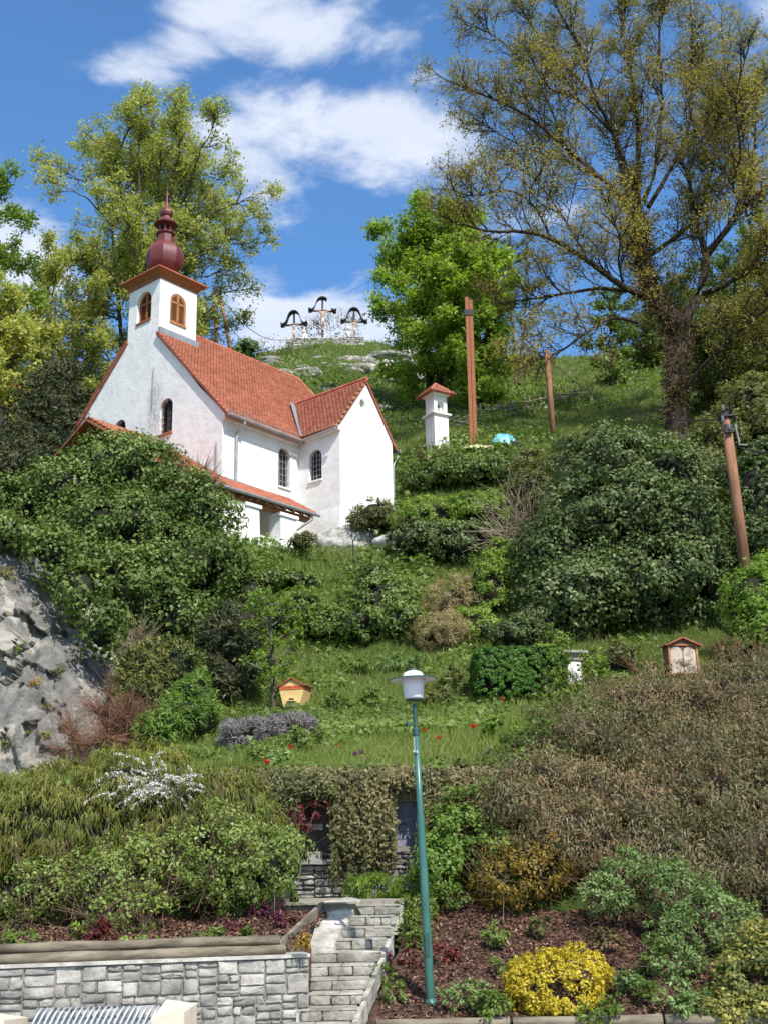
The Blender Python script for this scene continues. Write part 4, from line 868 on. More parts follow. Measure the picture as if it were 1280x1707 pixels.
# ------------------------------------------------------------------ bee hive, picture box, column
hp = ground_at(492, 1188); HS = hp[1] / 27.
hive = thing('bee_hive', 'small yellow trapezoid bee hive with red lettered band and gable roof', 'bee hive', tuple(hp + np.array([0, 0, .02])), math.radians(-14))
m = MB(); m.hexa([(-.19, -.25, .08), (.19, -.25, .08), (.19, .3, .08), (-.19, .3, .08), (-.29, -.25, .47), (.29, -.25, .47), (.29, .3, .47), (-.29, .3, .47)]); m.build('hive_body', MT['wood_hive'], hive)
m = MB(); m.hexa([(-.196, -.24, .1), (-.19, -.24, .1), (-.19, .3, .1), (-.196, .3, .1), (-.296, -.24, .46), (-.289, -.24, .46), (-.289, .3, .46), (-.296, .3, .46)]); m.build('side_board', MT['wood_orange'], hive)
m = MB(); m.add([(-.29, -.252, .56), (.29, -.252, .56), (0, -.252, .70), (-.29, .3, .56), (.29, .3, .56), (0, .3, .70)], [(0, 1, 2), (5, 4, 3), (0, 3, 4, 1), (1, 4, 5, 2), (2, 5, 3, 0)]); m.build('gable_board', MT['wood_hive'], hive)
MT['band'] = surf('red_painted_band', [(.50, .10, .04), (.62, .16, .06)], 6, .6, 0)
MT['lettering'] = surf('dark_red_lettering', [(.30, .03, .02), (.36, .05, .03)], 6, .6, 0)
m = MB(); m.box((-.295, -.262, .472), (.295, .3, .559)); m.build('red_band', MT['band'], hive)
m = MB()
for x in (-.21, -.165, -.12, -.07, -.03, .06, .1, .145, .185, .225): m.box((x, -.266, .492), (x + .012, -.263, .54)); m.box((x, -.266, .512), (x + .028, -.263, .522))
m.build('lettering', MT['lettering'], hive)
m = MB(); m.bar((-.34, .02, .545), (0.01, .02, .735), .64, .03, up=(1, 0, 1)); m.build('roof_board', MT['wood_red'], hive); m = MB(); m.bar((.34, .02, .545), (-.01, .02, .737), .64, .03, up=(-1, 0, 1)); m.build('roof_board', MT['wood_red'], hive)
m = MB(); m.box((-.1, -.34, .20), (.1, -.253, .218)); m.build('landing_board', MT['wood_hive'], hive)
m = MB(); m.box((-.06, -.262, .222), (.06, -.252, .27)); m.build('entrance_hole', MT['iron'], hive)
for x in (-.16, .16):
    for y in (-.2, .24): MB().box((x - .03, y - .03, -.35), (x + .03, y + .03, .079)).build('leg', MT['wood_grey'], hive)

ip = at(1141, 1125, 26.2); sc_ = 26.2 * 1.04 / 1980
box = thing('picture_box', 'gabled wooden display box with pale picture panel rising from the brown shrubs', 'display box', (ip[0], ip[1], ip[2] - .9), math.radians(10)); bwid, bh = .34, .68
MB().box((-bwid, -.0, .9), (bwid, .3, .9 + bh)).build('case', MT['wood_brown'], box)
fr_ = MB(); fr_.box((-bwid - .01, -.04, .9), (-bwid + .035, -.003, .9 + bh)); fr_.box((bwid - .035, -.04, .9), (bwid + .01, -.003, .9 + bh)); fr_.box((-bwid + .036, -.04, .9), (bwid - .036, -.003, .935)); fr_.box((-bwid + .036, -.04, .865 + bh), (bwid - .036, -.003, .9 + bh)); fr_.build('frame', MT['wood_orange'], box)
MT['picture'] = surf('weathered_picture_panel', [(.46, .38, .30), (.56, .48, .39)], 3, .7, 0, grit=(5, .5, .66, (.16, .10, .08), .6))
pm = MB()
for cx in (-.155, .155): o2 = arch(cx, .937, .29, bh - .09, 8); pm.add([(a_, -.012, b2) for a_, b2 in o2], [tuple(range(len(o2)))])
pm.build('panel', MT['picture'], box)
MB().add([(-bwid + .03, -.006, .93), (bwid - .03, -.006, .93), (bwid - .03, -.006, .87 + bh), (-bwid + .03, -.006, .87 + bh)], [(0, 1, 2, 3)]).build('back_panel', MT['wood_brown'], box)
tw_ = MB(); rr = random.Random(4)
for k in range(14): a_ = rr.uniform(.2, 2.9); l_ = rr.uniform(.12, .26); tw_.tube([(0.02, -.02, 1.08), (.02 + l_ * .6 * math.cos(a_), -.03, 1.08 + l_ * .7 * math.sin(a_)), (.02 + l_ * math.cos(a_), -.022, 1.08 + l_ * math.sin(a_) * .9)], .006, 4)
tw_.build('twig_ornament', MT['twig_red'], box)
for s_ in (-1, 1):
    MB().bar((s_ * (bwid + .09), .12, .86 + bh), (-.0, .12, 1.04 + bh), .46, .03, up=(s_ * -1, 0, 1)).build('roof_board', MT['tile_dark'], box)
MB().add([(-bwid, -.03, .905 + bh), (bwid, -.03, .905 + bh), (0, -.03, 1.02 + bh), (-bwid, .3, .905 + bh), (bwid, .3, .905 + bh), (0, .3, 1.02 + bh)], [(0, 1, 2), (3, 5, 4)]).build('gable_board', MT['wood_brown'], box)
for x in (-.25, .25): MB().box((x - .04, .08, -1.2), (x + .04, .2, .9)).build('leg', MT['wood_grey'], box)

cp = ground_at(955, 1146); s_ = cp[1] * 1.05 / 1980
col = thing('garden_column', 'short white stone pedestal with grey capital half hidden by a light green shrub', 'pedestal', tuple(cp), math.radians(15))
m = MB(); m.hexa([(-.2, -.2, -.3), (.2, -.2, -.3), (.2, .2, -.3), (-.2, .2, -.3), (-.17, -.17, .62), (.17, -.17, .62), (.17, .17, .62), (-.17, .17, .62)]); m.build('shaft', MT['plaster2'], col)
m = MB(); m.box((-.21, -.21, .622), (.21, .21, .68)); m.hexa([(-.2, -.2, .682), (.2, -.2, .682), (.2, .2, .682), (-.2, .2, .682), (-.28, -.28, .78), (.28, -.28, .78), (.28, .28, .78), (-.28, .28, .78)]); m.box((-.3, -.3, .782), (.3, .3, .84)); m.build('capital', MT['granite'], col)

# ------------------------------------------------------------------ wayside shrine
sp = at(729, 739, 54.0); sp[2] = sp[2] - .05
shr = thing('wayside_shrine', 'white wayside shrine pillar with red pyramid roof on the meadow', 'shrine', tuple(sp), math.radians(31))
shr.scale = (.92, .92, .92)
m = MB(); m.box((-.44, -.44, -.6), (.44, .44, 1.42)); m.hexa([(-.44, -.44, 1.422), (.44, -.44, 1.422), (.44, .44, 1.422), (-.44, .44, 1.422), (-.52, -.52, 1.52), (.52, -.52, 1.52), (.52, .52, 1.52), (-.52, .52, 1.52)]); m.build('shaft', MT['plaster2'], shr)
m = MB(); m.box((-.57, -.57, 1.523), (.57, .57, 1.62)); m.build('cornice', MT['plaster2'], shr)
m = MB(); wall(m, [(-.41, 0), (.41, 0), (.41, .95), (-.41, .95)], [arch(0, .12, .42, .62, 8)], (0, -.41, 1.622), (1, 0, 0), (0, 0, 1), .2)
wall(m, [(-.41, 0), (.41, 0), (.41, .95), (-.41, .95)], [arch(0, .2, .26, .45, 8)], (.41, 0, 1.622), (0, 1, 0), (0, 0, 1), .12)
m.add([(-.41, .41, 1.62), (-.41, .41, 2.57), (-.41, -.41, 2.57), (-.41, -.41, 1.62)], [(0, 1, 2, 3)]); m.add([(.41, .41, 1.62), (.41, .41, 2.57), (-.41, .41, 2.57), (-.41, .41, 1.62)], [(0, 1, 2, 3)])
m.box((-.38, -.2, 1.64), (.28, .38, 2.5)); m.build('tabernacle', MT['plaster2'], shr)
m = MB(); m.box((-.025, -.235, 1.82), (.025, -.205, 2.16)); m.box((-.09, -.235, 2.02), (.09, -.205, 2.07)); m.build('cross_ornament', MT['iron'], shr)
m = MB(); m.hexa([(-.41, -.41, 2.573), (.41, -.41, 2.573), (.41, .41, 2.573), (-.41, .41, 2.573), (-.58, -.58, 2.72), (.58, -.58, 2.72), (.58, .58, 2.72), (-.58, .58, 2.72)]); m.build('eaves_moulding', MT['plaster2'], shr)
apx = (0, 0, 3.48); q4 = [(-.78, -.78, 2.7), (.78, -.78, 2.7), (.78, .78, 2.7), (-.78, .78, 2.7)]
m = MB(); m.add(q4 + [apx], [(0, 1, 4), (1, 2, 4), (2, 3, 4), (3, 0, 4), (3, 2, 1, 0)]); sr = m.build('roof', MT['tile_dark'], shr)
for i in range(4):
    a_ = Vector(q4[i]); b_ = Vector(q4[(i + 1) % 4]); mid_ = (a_ + b_) / 2; v_ = Vector(apx) - mid_
    tiles('roof_tiles', a_, b_ - a_, v_, [(0, 0), (1.56, 0), (.78, v_.length)], MT['tile'], sr, .17, .15, seed=20 + i, kind='stuff')
m = MB()
for i in range(4): m.tube([q4[i], apx], .04, 6)
m.build('hip_tile_row', MT['tile'], shr)

# ------------------------------------------------------------------ calvary group on the hill
pd_ = 105.0
cb = at(540, 566, pd_); PZ = cb[2]
plat = thing('stone_platform', 'low platform wall of rough pale stones under the three crosses on the hilltop', 'platform', (cb[0], cb[1], PZ - 1.2))
rng = np.random.default_rng(77); rects = []; split_rect(-3.6, 0, 3.9, 1.2, rng, .55, .24, rects)
for i, (x0, z0, x1, z1) in enumerate(rects):
    me = rough_block('stone', x1 - x0 - .03, z1 - z0 - .03, .2, 900 + i, 4, .03, .04); me.materials[0] = MT['granite_warm']; link('stone', me, plat, loc=(x0, -.6, z0))
MB().box((-3.6, -.5, -2), (3.9, 2.5, 1.17)).build('platform_core', MT['granite_warm'], plat)

def skin_fig(name, verts, edges, rad, mat, **kw):
    """figure through a bmesh so that the skin layer exists"""
    import bmesh
    bm = bmesh.new(); lay = bm.verts.layers.skin.verify(); vs = [bm.verts.new(v) for v in verts]
    for v, r in zip(vs, rad): v[lay].radius = (r, r)
    vs[0][lay].use_root = True
    for a, b in edges: bm.edges.new((vs[a], vs[b]))
    me = bpy.data.meshes.new(name); bm.to_mesh(me); bm.free(); me.materials.append(mat)
    o = link(name, me, kw.get('parent'), loc=kw.get('loc')); o.rotation_euler = (0, 0, kw.get('rotz', 0))
    sk = o.modifiers.new('skin', 'SKIN'); sk.use_smooth_shade = True
    sb = o.modifiers.new('subdivision', 'SUBSURF'); sb.levels = 1; sb.render_levels = 1
    return o
def crucifix(u, v_base, v_top, v_arm, half_px, label, tilt=0, big=1.0, d=105.0, rot=0.0):
    b = at(u, v_base, d); mpp = (at(u + 10, v_base, d)[0] - b[0]) / 10; zt = at(u, v_top, d)[2] - b[2]; za = at(u, v_arm, d)[2] - b[2]; hw = half_px * mpp
    c = thing('crucifix', label, 'crucifix', (b[0], b[1], b[2] - .15), rot, 'three roofed wayside crosses on the hilltop')
    za += .15; zt += .15
    MB().box((-.09, -.06, -.4), (.09, .06, zt - .12)).build('post', MT['black_sheet'], c)
    MB().box((-hw * .86, -.058, za - .1), (hw * .86, .058, za + .08)).build('crossbeam', MT['black_sheet'], c)
    rise = zt - za
    prof = [(1.12, .10), (1.0, .02), (.86, .0), (.70, .12), (.58, .36), (.50, .62), (.36, .85), (.18, .97), (0, 1.0)]
    pts = [(-x * hw, z * rise - .02) for x, z in prof] + [(x * hw, z * rise - .02) for x, z in prof[-2::-1]]
    if big > 1: pts = pts[:11] + pts[-4:]
    m = MB(); seg = [pts] if big == 1 else [pts[:11], pts[11:]]
    for pp in seg:
        k = len(pp); vs = []
        for (x, z) in pp: vs += [(x, -.34, za + z), (x, .34, za + z), (x, .34, za + z + .11), (x, -.34, za + z + .11)]
        m.add(vs, [(4 * i + j, 4 * i + (j + 1) % 4, 4 * i + 4 + (j + 1) % 4, 4 * i + 4 + j) for i in range(k - 1) for j in range(4)] + [(0, 1, 2, 3), tuple(4 * (k - 1) + j for j in (3, 2, 1, 0))])
    m.build('curved_roof', MT['black_sheet'], c)
    for s_ in (-1, 1): MB().box((s_ * hw * .98 - .16, -.2, za - .16), (s_ * hw * .98 + .16, .2, za + .0)).build('end_bracket', MT['black_sheet'], c)
    s = big * .92; zz = za - .12
    V = [(0, -.16, zz - .72 * s), (0, -.2, zz - .42 * s), (0, -.2, zz - .18 * s), (0, -.2, zz - .02 * s), (.02, -.26, zz + .10 * s), (.02, -.28, zz + .18 * s)]
    R = [.12, .105, .15, .06, .085, .06]
    Ed = [(0, 1), (1, 2), (2, 3), (3, 4), (4, 5)]
    for sx in (-1, 1):
        k = len(V); V += [(sx * .17 * s, -.18, zz - .08 * s), (sx * .42 * s, -.14, zz + .05 * s), (sx * .68 * s, -.1, zz + .14 * s), (sx * .76 * s, -.1, zz + .16 * s)]; R += [.065, .045, .033, .035]; Ed += [(2, k), (k, k + 1), (k + 1, k + 2), (k + 2, k + 3)]
        k = len(V); V += [(sx * .08, -.18, zz - .84 * s), (sx * .09 + .04, -.26, zz - 1.2 * s), (sx * .03, -.14, zz - 1.58 * s), (sx * .03, -.2, zz - 1.70 * s)]; R += [.085, .062, .042, .035]; Ed += [(0, k), (k, k + 1), (k + 1, k + 2), (k + 2, k + 3)]
    V = [(x * s, y * s, z) for x, y, z in V]; R = [r * s * 1.1 for r in R]
    skin_fig('carved_figure', V, Ed, R, MT['flesh'], parent=c)
    m = MB(); m.lathe([(.14 * s, zz - .98 * s), (.165 * s, zz - .86 * s), (.15 * s, zz - .68 * s)], (0, -.15 * s, 0), 12); m.build('loincloth', MT['statue'], c)
    return c
crucifix(538, 561, 497, 518, 21, 'tallest, central roofed crucifix on the hilltop platform', big=1.3, rot=.12)
crucifix(490.5, 566, 520, 541, 20, 'left roofed crucifix beside a kneeling statue on the hilltop', rot=-.1)
crucifix(590.5, 562, 515, 536, 20, 'right roofed crucifix at the end of the hilltop platform', rot=.08)
def kneeler(u, v, label, s=1.0, rot=0.0, standing=False):
    b = at(u, v, 104.7); V = [(0, 0, .62), (0, .02, .85), (0, 0, 1.1), (0, -.02, 1.24), (0, -.05, 1.38), (0, -.06, 1.47)]; R = [.2, .17, .19, .07, .11, .08]; Ed = [(0, 1), (1, 2), (2, 3), (3, 4), (4, 5)]
    for sx in (-1, 1):
        k = len(V); V += [(sx * .22, 0, 1.04), (sx * .3, -.12, .85), (sx * .08, -.28, .98), (sx * .02, -.3, 1.06)]; R += [.085, .07, .05, .045]; Ed += [(2, k), (k, k + 1), (k + 1, k + 2), (k + 2, k + 3)]
        k = len(V); V += [(sx * .14, -.05, .4), (sx * .18, -.1, .05), (sx * .18, .25, .04)]; R += [.17, .16, .12]; Ed += [(0, k), (k, k + 1), (k + 1, k + 2)]
    o = skin_fig('praying_statue', [(x * s, y * s, z * s) for x, y, z in V], Ed, [r * s for r in R], MT['statue'], loc=tuple(b), rotz=rot)
    return props(o, label, 'statue')
kneeler(507.5, 568, 'white praying statue between the left and central crosses', .98, .5)
kneeler(579, 563, 'white praying statue just left of the right cross', .98, -.5)
kneeler(542, 564, 'tiny white statue kneeling at the foot of the tallest cross', .55)
b_ = at(633, 572, 104); m = MB(); m.bar((0, 0, 0), (.55, 0, 1.05), .14, .05); props(m.build('leaning_post', MT['statue'], loc=tuple(b_)), 'white leaning post on the ridge right of the crosses', 'post')

# ------------------------------------------------------------------ poles and wires
def pole_thing(u0, v0, u1, v1, d, r, label, mat='wood_pole', top=None, k=12, sink=.8):
    a = at(u0, v0, d); b = at(u1, v1, d); t = thing('utility_pole', label, 'pole', tuple(a)); q = b - a
    MB().tube([tuple(-q / np.linalg.norm(q) * sink), tuple(q * .5), tuple(q)], [r * 1.08, r, r * .9], k).build('shaft', MT[mat], t, smooth=True); return t, a, b
# twin beam
a = at(788, 722, 53.5); b = at(780.5, 496, 53.5); tb = thing('twin_beam_pole', 'tall pole of two squared red brown beams right of the shrine', 'pole', tuple(a)); q = b - a
for k, x in enumerate((-.095, .095)): MB().bar((x, 0, -1), (x + q[0], q[1], q[2] - (.0 if k == 0 else .15)), .17, .2, up=(0, 1, 0)).build('beam', MT['wood_red'], tb)
MB().box((-.26 + q[0], -.14, q[2] * .86), (.24 + q[0], -.121, q[2] * .86 + .3)).build('clamp', MT['iron'], tb)
t1, a1, b1 = pole_thing(922, 727, 911, 585, 54.5, .14, 'bare round timber pole on the meadow left of the oak')
t2, a2, b2 = pole_thing(1243, 955, 1209, 692, 32.5, .155, 'weathered pole with insulators on its top at the right edge')
q = b2 - a2
MB().box((q[0] - .19, -.2, q[2] - .1), (q[0] + .19, .2, q[2] + .02)).build('cap', MT['iron'], t2)
for k, (x, z) in enumerate(((-.12, .05), (.1, .02), (-.16, -.3), (.18, -.25), (.0, -.55))):
    MB().lathe([(.03, 0), (.06, .02), (.03, .05), (.065, .08), (.03, .11), (.05, .15), (.01, .19)], (q[0] + x, -.22, q[2] + z), 10).build('insulator', MT['iron' if k % 2 else 'iron_pale'], t2)
MB().tube([(q[0] + .2, -.15, q[2] - .35), (q[0] + .26, -.18, q[2] - .9), (q[0] + .22, -.2, q[2] - 1.0), (q[0] + .48, -.2, q[2] - 1.02)], .03, 6).build('bracket', MT['iron_pale'], t2)
MB().box((q[0] - .13, -.24, q[2] - .62), (q[0] + .10, -.16, q[2] - .36)).build('connection_box', MT['iron'], t2)
t3, a3, b3 = pole_thing(362, 590, 359, 478, 76, .14, 'straight thin pole behind the chapel roof, left of a leaning one', sink=6)
t4, a4, b4 = pole_thing(386, 590, 366, 484, 76, .13, 'leaning strut pole behind the chapel roof', sink=6)
def cable(p, q, sag, r, label, name='overhead_cable'):
    p = np.array(p); q = np.array(q); pts = [tuple(p * (1 - t) + q * t - np.array([0, 0, sag * 4 * t * (1 - t)])) for t in np.linspace(0, 1, 24)]
    props(MB().tube(pts, r, 5).build(name, MT['black']), label, 'cable')
cable(b3 + [0, 0, -.2], at(470, 566, 103), 1.2, .028, 'upper overhead cable running from the thin pole towards the crosses')
cable(b3 + [0, 0, -1.0], at(452, 578, 101), 1.6, .028, 'lower overhead cable running down to the ridge beside the crosses')
cable(b1 + [0, 0, -.3], b2 + [0, 0, -.1], 1.1, .022, 'dark overhead cable sagging in front of the oak trunk to the right pole')
cable(b2 + [.1, 0, -.9], at(1330, 735, 31), .3, .02, 'short cable leaving the right pole towards the picture edge')
# thin iron stake
a = ground_at(590, 950); props(MB().tube([tuple(a), (a[0] - .02, a[1], a[2] + 1.1)], .025, 6).build('iron_stake', MT['iron']), 'thin dark iron stake in the grass below the chapel', 'stake')

# ------------------------------------------------------------------ wattle fence, tarpaulins, brush pile
wf = None; prev = None; rr = random.Random(9)
us = np.linspace(800, 985, 15)
fp = [ground_at(u, 706 - (u - 800) * .215, 50) for u in us]
wf = thing('wattle_fence', 'rustic grey paling fence of stakes and poles crossing the meadow', 'fence', tuple(fp[0]))
for i, p_ in enumerate(fp):
    l_ = p_ - fp[0]
    for s_ in ((0,) if i % 2 else (-.12, .12)): MB().tube([(l_[0] + s_, l_[1], l_[2] - .3), (l_[0] + s_ + rr.uniform(-.12, .12), l_[1], l_[2] + rr.uniform(.9, 1.35))], .045, 6).build('stake', MT['wood_grey'], wf)
for i in range(0, len(fp) - 2, 2):
    for h_ in (.25, .5, .78):
        a_ = fp[i] - fp[0]; b2_ = fp[min(i + 2, len(fp) - 1)] - fp[0]; MB().tube([(a_[0] - .3, a_[1] - .05, a_[2] + h_ + rr.uniform(-.05, .1)), (b2_[0] + .3, b2_[1] - .05, b2_[2] + h_ + rr.uniform(-.1, .05))], .05, 6).build('rail', MT['wood_grey'], wf)
a0_ = ground_at(752, 716, 50); bp_ = MB()
for k in range(46):
    x = rr.uniform(-.9, 1.2); z = rr.uniform(0, .6); y = rr.uniform(-.4, .4); l_ = rr.uniform(.5, 1.3); an = rr.uniform(-.4, .4); bp_.tube([(x - l_ / 2, y, z), (x + l_ / 2, y + rr.uniform(-.3, .3), z + math.sin(an) * l_)], rr.uniform(.02, .05), 5)
props(bp_.build('brushwood_pile', MT['twig_pale'], loc=tuple(a0_)), 'pile of cut brushwood between the shrine and the beam pole', 'brushwood')
a0_ = ground_at(655, 738, 45); 
lw = MB(); lw.tube([(0, 0, .1), (2.3, 1.0, .35)], .09, 7); lw.tube([(.2, -.1, .25), (2.4, .8, .5)], .07, 7); props(lw.build('log_rail', MT['wood_grey'], loc=tuple(a0_)), 'grey logs lying on the meadow left of the shrine', 'logs')
def sheet(name, c, sx, sy, h, mat, label, seed, rot=0.):
    n = 22; X, Y = np.meshgrid(np.linspace(-1, 1, n), np.linspace(-1, 1, n)); P = np.stack([X * 2.2 + seed, Y * 2.2, X * 0], -1)
    Z = (1 - np.maximum(np.abs(X), np.abs(Y)) ** 3) * h + (fbm(P, 3, seed) - .5) * h * .8; ca, sa = math.cos(rot), math.sin(rot)
    rx = 1 + .25 * (fbm(P * .8, 2, seed + 5) - .5); Xw = X * sx * rx; Yw = Y * sy * rx
    co = np.stack([Xw * ca - Yw * sa, Xw * sa + Yw * ca, Z], -1).reshape(-1, 3); idx = np.arange(n * n).reshape(n, n); F = np.stack([idx[:-1, :-1], idx[:-1, 1:], idx[1:, 1:], idx[1:, :-1]], -1).reshape(-1, 4)
    return props(link(name, np_mesh(name, co, F, mat), loc=tuple(c)), label, 'tarpaulin')
a0_ = ground_at(838, 747, 45); sheet('tarpaulin', a0_ + [0, 0, .1], .55, .45, .55, MT['tarp'], 'crumpled turquoise tarpaulin on the meadow below the fence', 3)
a0_ = ground_at(797, 752, 45); sheet('tarpaulin', a0_ + [0, 0, .0], .85, .5, .24, MT['tarp_y'], 'pale yellow sheet spread beside the turquoise tarpaulin', 6)
a0_ = ground_at(858, 747, 45); rock_lump('woodpile', a0_ + [0, 0, .15], (.35, .3, .22), 6, MT['iron'], 'dark heap of scraps just right of the turquoise tarpaulin', 'scrap heap', 2)

# ------------------------------------------------------------------ cream house at the left edge
hc = at(2, 712, 60); hs = thing('cream_house', 'cream rendered house with arched window and red roof at the left edge', 'house', tuple(hc + np.array([0, 0, -.2])), math.radians(12))
m = MB(); wall(m, [(-5, -1), (1.0, -1), (1.0, 1.75), (-5, 1.75)], [arch(.42, .35, .42, .85, 8)], (0, 0, 0), (1, 0, 0), (0, 0, 1), .2)
m.add([(1, 0, -1), (1, 5, -1), (1, 5, 1.75), (1, 2.5, 3.8), (1, 0, 1.75)], [(0, 1, 2, 3, 4)]); m.build('wall', MT['cream'], hs)
grille_window(hs, (0, 0, 0), (1, 0, 0), (0, 0, 1), .42, .35, .42, .85, .15)
m = MB(); slab(m, [(-5, -.4, 1.5), (.75, -.4, 1.5), (.75, 2.5, 3.9), (-5, 2.5, 3.9)]); slab(m, [(-5, 5.4, 1.5), (.75, 5.4, 1.5), (.75, 2.5, 3.9), (-5, 2.5, 3.9)]); hr = m.build('roof', MT['tile_dark'], hs)
tiles('roof_tiles', (-5, -.42, 1.52), (1, 0, 0), (0, 2.9, 2.4), [(0, 0), (5.75, 0), (5.75, 3.76), (0, 3.76)], MT['tile'], hr, .22, .2, seed=31, kind='stuff')

# ------------------------------------------------------------------ vegetation toolkit
def leaf_quads(pos, nrm, L_, W_, rng, droop=0., dirv=None, var=.5, fold=.18, spin=1.0):
    n = len(pos); t = rng.normal(size=(n, 3)) * spin
    if dirv is not None: t = t * .35 + dirv
    t[:, 2] -= droop
    t = t - nrm * (t * nrm).sum(1, keepdims=True) * .8; t = nrmz(t); b = nrmz(np.cross(nrm, t)); m = np.cross(t, b)
    s = (1 + var * rng.uniform(-1, 1, n))[:, None]; l = L_ * s; w_ = W_ * s
    p0 = pos - t * l * .5; p2 = pos + t * l * .5; up = m * (w_ * fold)
    p1 = pos - t * l * .05 + b * w_ * .5 + up; p3 = pos - t * l * .05 - b * w_ * .5 + up
    return np.stack([p0, p1, p2, p3], 1)
def leaves_obj(name, quads, tint, mat, parent=None, kind=None, tri=False, blade=False):
    n = len(quads)
    if tri:
        if blade: quads = quads[:, [0, 1, 3]]
        else: h = (quads[:, 1] - quads[:, 3]) * .5; quads = np.stack([quads[:, 0] - h, quads[:, 0] + h, quads[:, 2]], 1)
    k = quads.shape[1]; co = quads.reshape(-1, 3); F = np.arange(n * k).reshape(n, k)
    o = link(name, np_mesh(name, co, F, mat, tint=np.repeat(np.clip(tint, 0, 1), k)), parent)
    if kind: o['kind'] = kind
    return o
def tubes_np(P, Rd, k=3):
    """P (N,n,3), Rd (N,n) -> co, faces"""
    N_, n, _ = P.shape; T = np.empty_like(P); T[:, 1:-1] = P[:, 2:] - P[:, :-2]; T[:, 0] = P[:, 1] - P[:, 0]; T[:, -1] = P[:, -1] - P[:, -2]; T = nrmz(T)
    ref = np.where(np.abs(T[..., 2:3]) > .9, np.array([1., 0, 0]), np.array([0, 0, 1.])); A = nrmz(np.cross(T, ref)); B = np.cross(T, A)
    an = 2 * np.pi * np.arange(k) / k; V = P[:, :, None] + (A[:, :, None] * np.cos(an)[:, None] + B[:, :, None] * np.sin(an)[:, None]) * Rd[:, :, None, None]
    idx = np.arange(N_ * n * k).reshape(N_, n, k); nx = np.roll(idx, -1, 2)
    F = np.stack([idx[:, :-1], nx[:, :-1], nx[:, 1:], idx[:, 1:]], -1).reshape(-1, 4); return V.reshape(-1, 3), F
def tubes_obj(name, groups, mat, parent=None, kind=None):
    cs = []; fs = []; b = 0
    for (P, Rd, k) in groups:
        if len(P) == 0: continue
        c, f = tubes_np(np.asarray(P, float), np.asarray(Rd, float), k); cs.append(c); fs.append(f + b); b += len(c)
    o = link(name, np_mesh(name, np.concatenate(cs), np.concatenate(fs), mat, smooth=True), parent)
    if kind: o['kind'] = kind
    return o
def lobe(u, v, d, ru, rv, ry=None):
    c = at(u, v, d); s = d * 1.04 / FPX; rx = ru * s; return (*c, rx, (ry if ry else rx), rv * s * 1.03)
def sph(n, rng): return nrmz(rng.normal(size=(n, 3)))
def ico(sub=3):
    import bmesh
    bm = bmesh.new(); bmesh.ops.create_icosphere(bm, subdivisions=sub, radius=1); co = np.array([v.co[:] for v in bm.verts]); F = np.array([[v.index for v in f.verts] for f in bm.faces]); bm.free(); return co, F
ICO = ico(3); LEAFC = []
def bush_points(lobes, dens, rng, lump=.25, lumpf=1.6, seed=0, back=.35, shell=(.86, 1.04), below=True, boxy=False):
    Ps, Ns = [], []
    for j, (cx, cy, cz, rx, ry, rz) in enumerate(lobes):
        area = 4 * np.pi * ((rx * ry) ** 1.6 / 3 + (rx * rz) ** 1.6 / 3 + (ry * rz) ** 1.6 / 3) ** (1 / 1.6)
        n = max(8, int(area * dens)); d = sph(n, rng); c = np.array([cx, cy, cz]); r = np.array([rx, ry, rz])
        k = 1 + lump * 2 * (fbm(d * lumpf + seed * 3.3 + j * 5, 3, seed + j) - .5)
        p = c + d * r * (k * rng.uniform(*shell, n))[:, None]; nn = nrmz(d / r)
        if boxy: kk = (np.abs(d) ** 6).sum(1, keepdims=True) ** (1 / 6); p = c + d / kk * r * rng.uniform(.96, 1.01, (n, 1)); nn = nrmz(np.sign(d) * np.abs(d / kk) ** 5 / r)
        keep = np.ones(n, bool)
        for i, (ax, ay, az, bx, by, bz) in enumerate(lobes):
            if i != j: keep &= (((p - [ax, ay, az]) / [bx, by, bz]) ** 2).sum(1) > .78
        keep &= (nn[:, 1] < .25) | (rng.random(n) < back)
        if below: keep &= p[:, 2] > np.where(p[:, 1] > 16.9, G(p[:, 0], np.maximum(p[:, 1], 17)), bedz(p[:, 0], p[:, 1])) - .15
        Ps.append(p[keep]); Ns.append(nn[keep])
    return np.concatenate(Ps), np.concatenate(Ns)
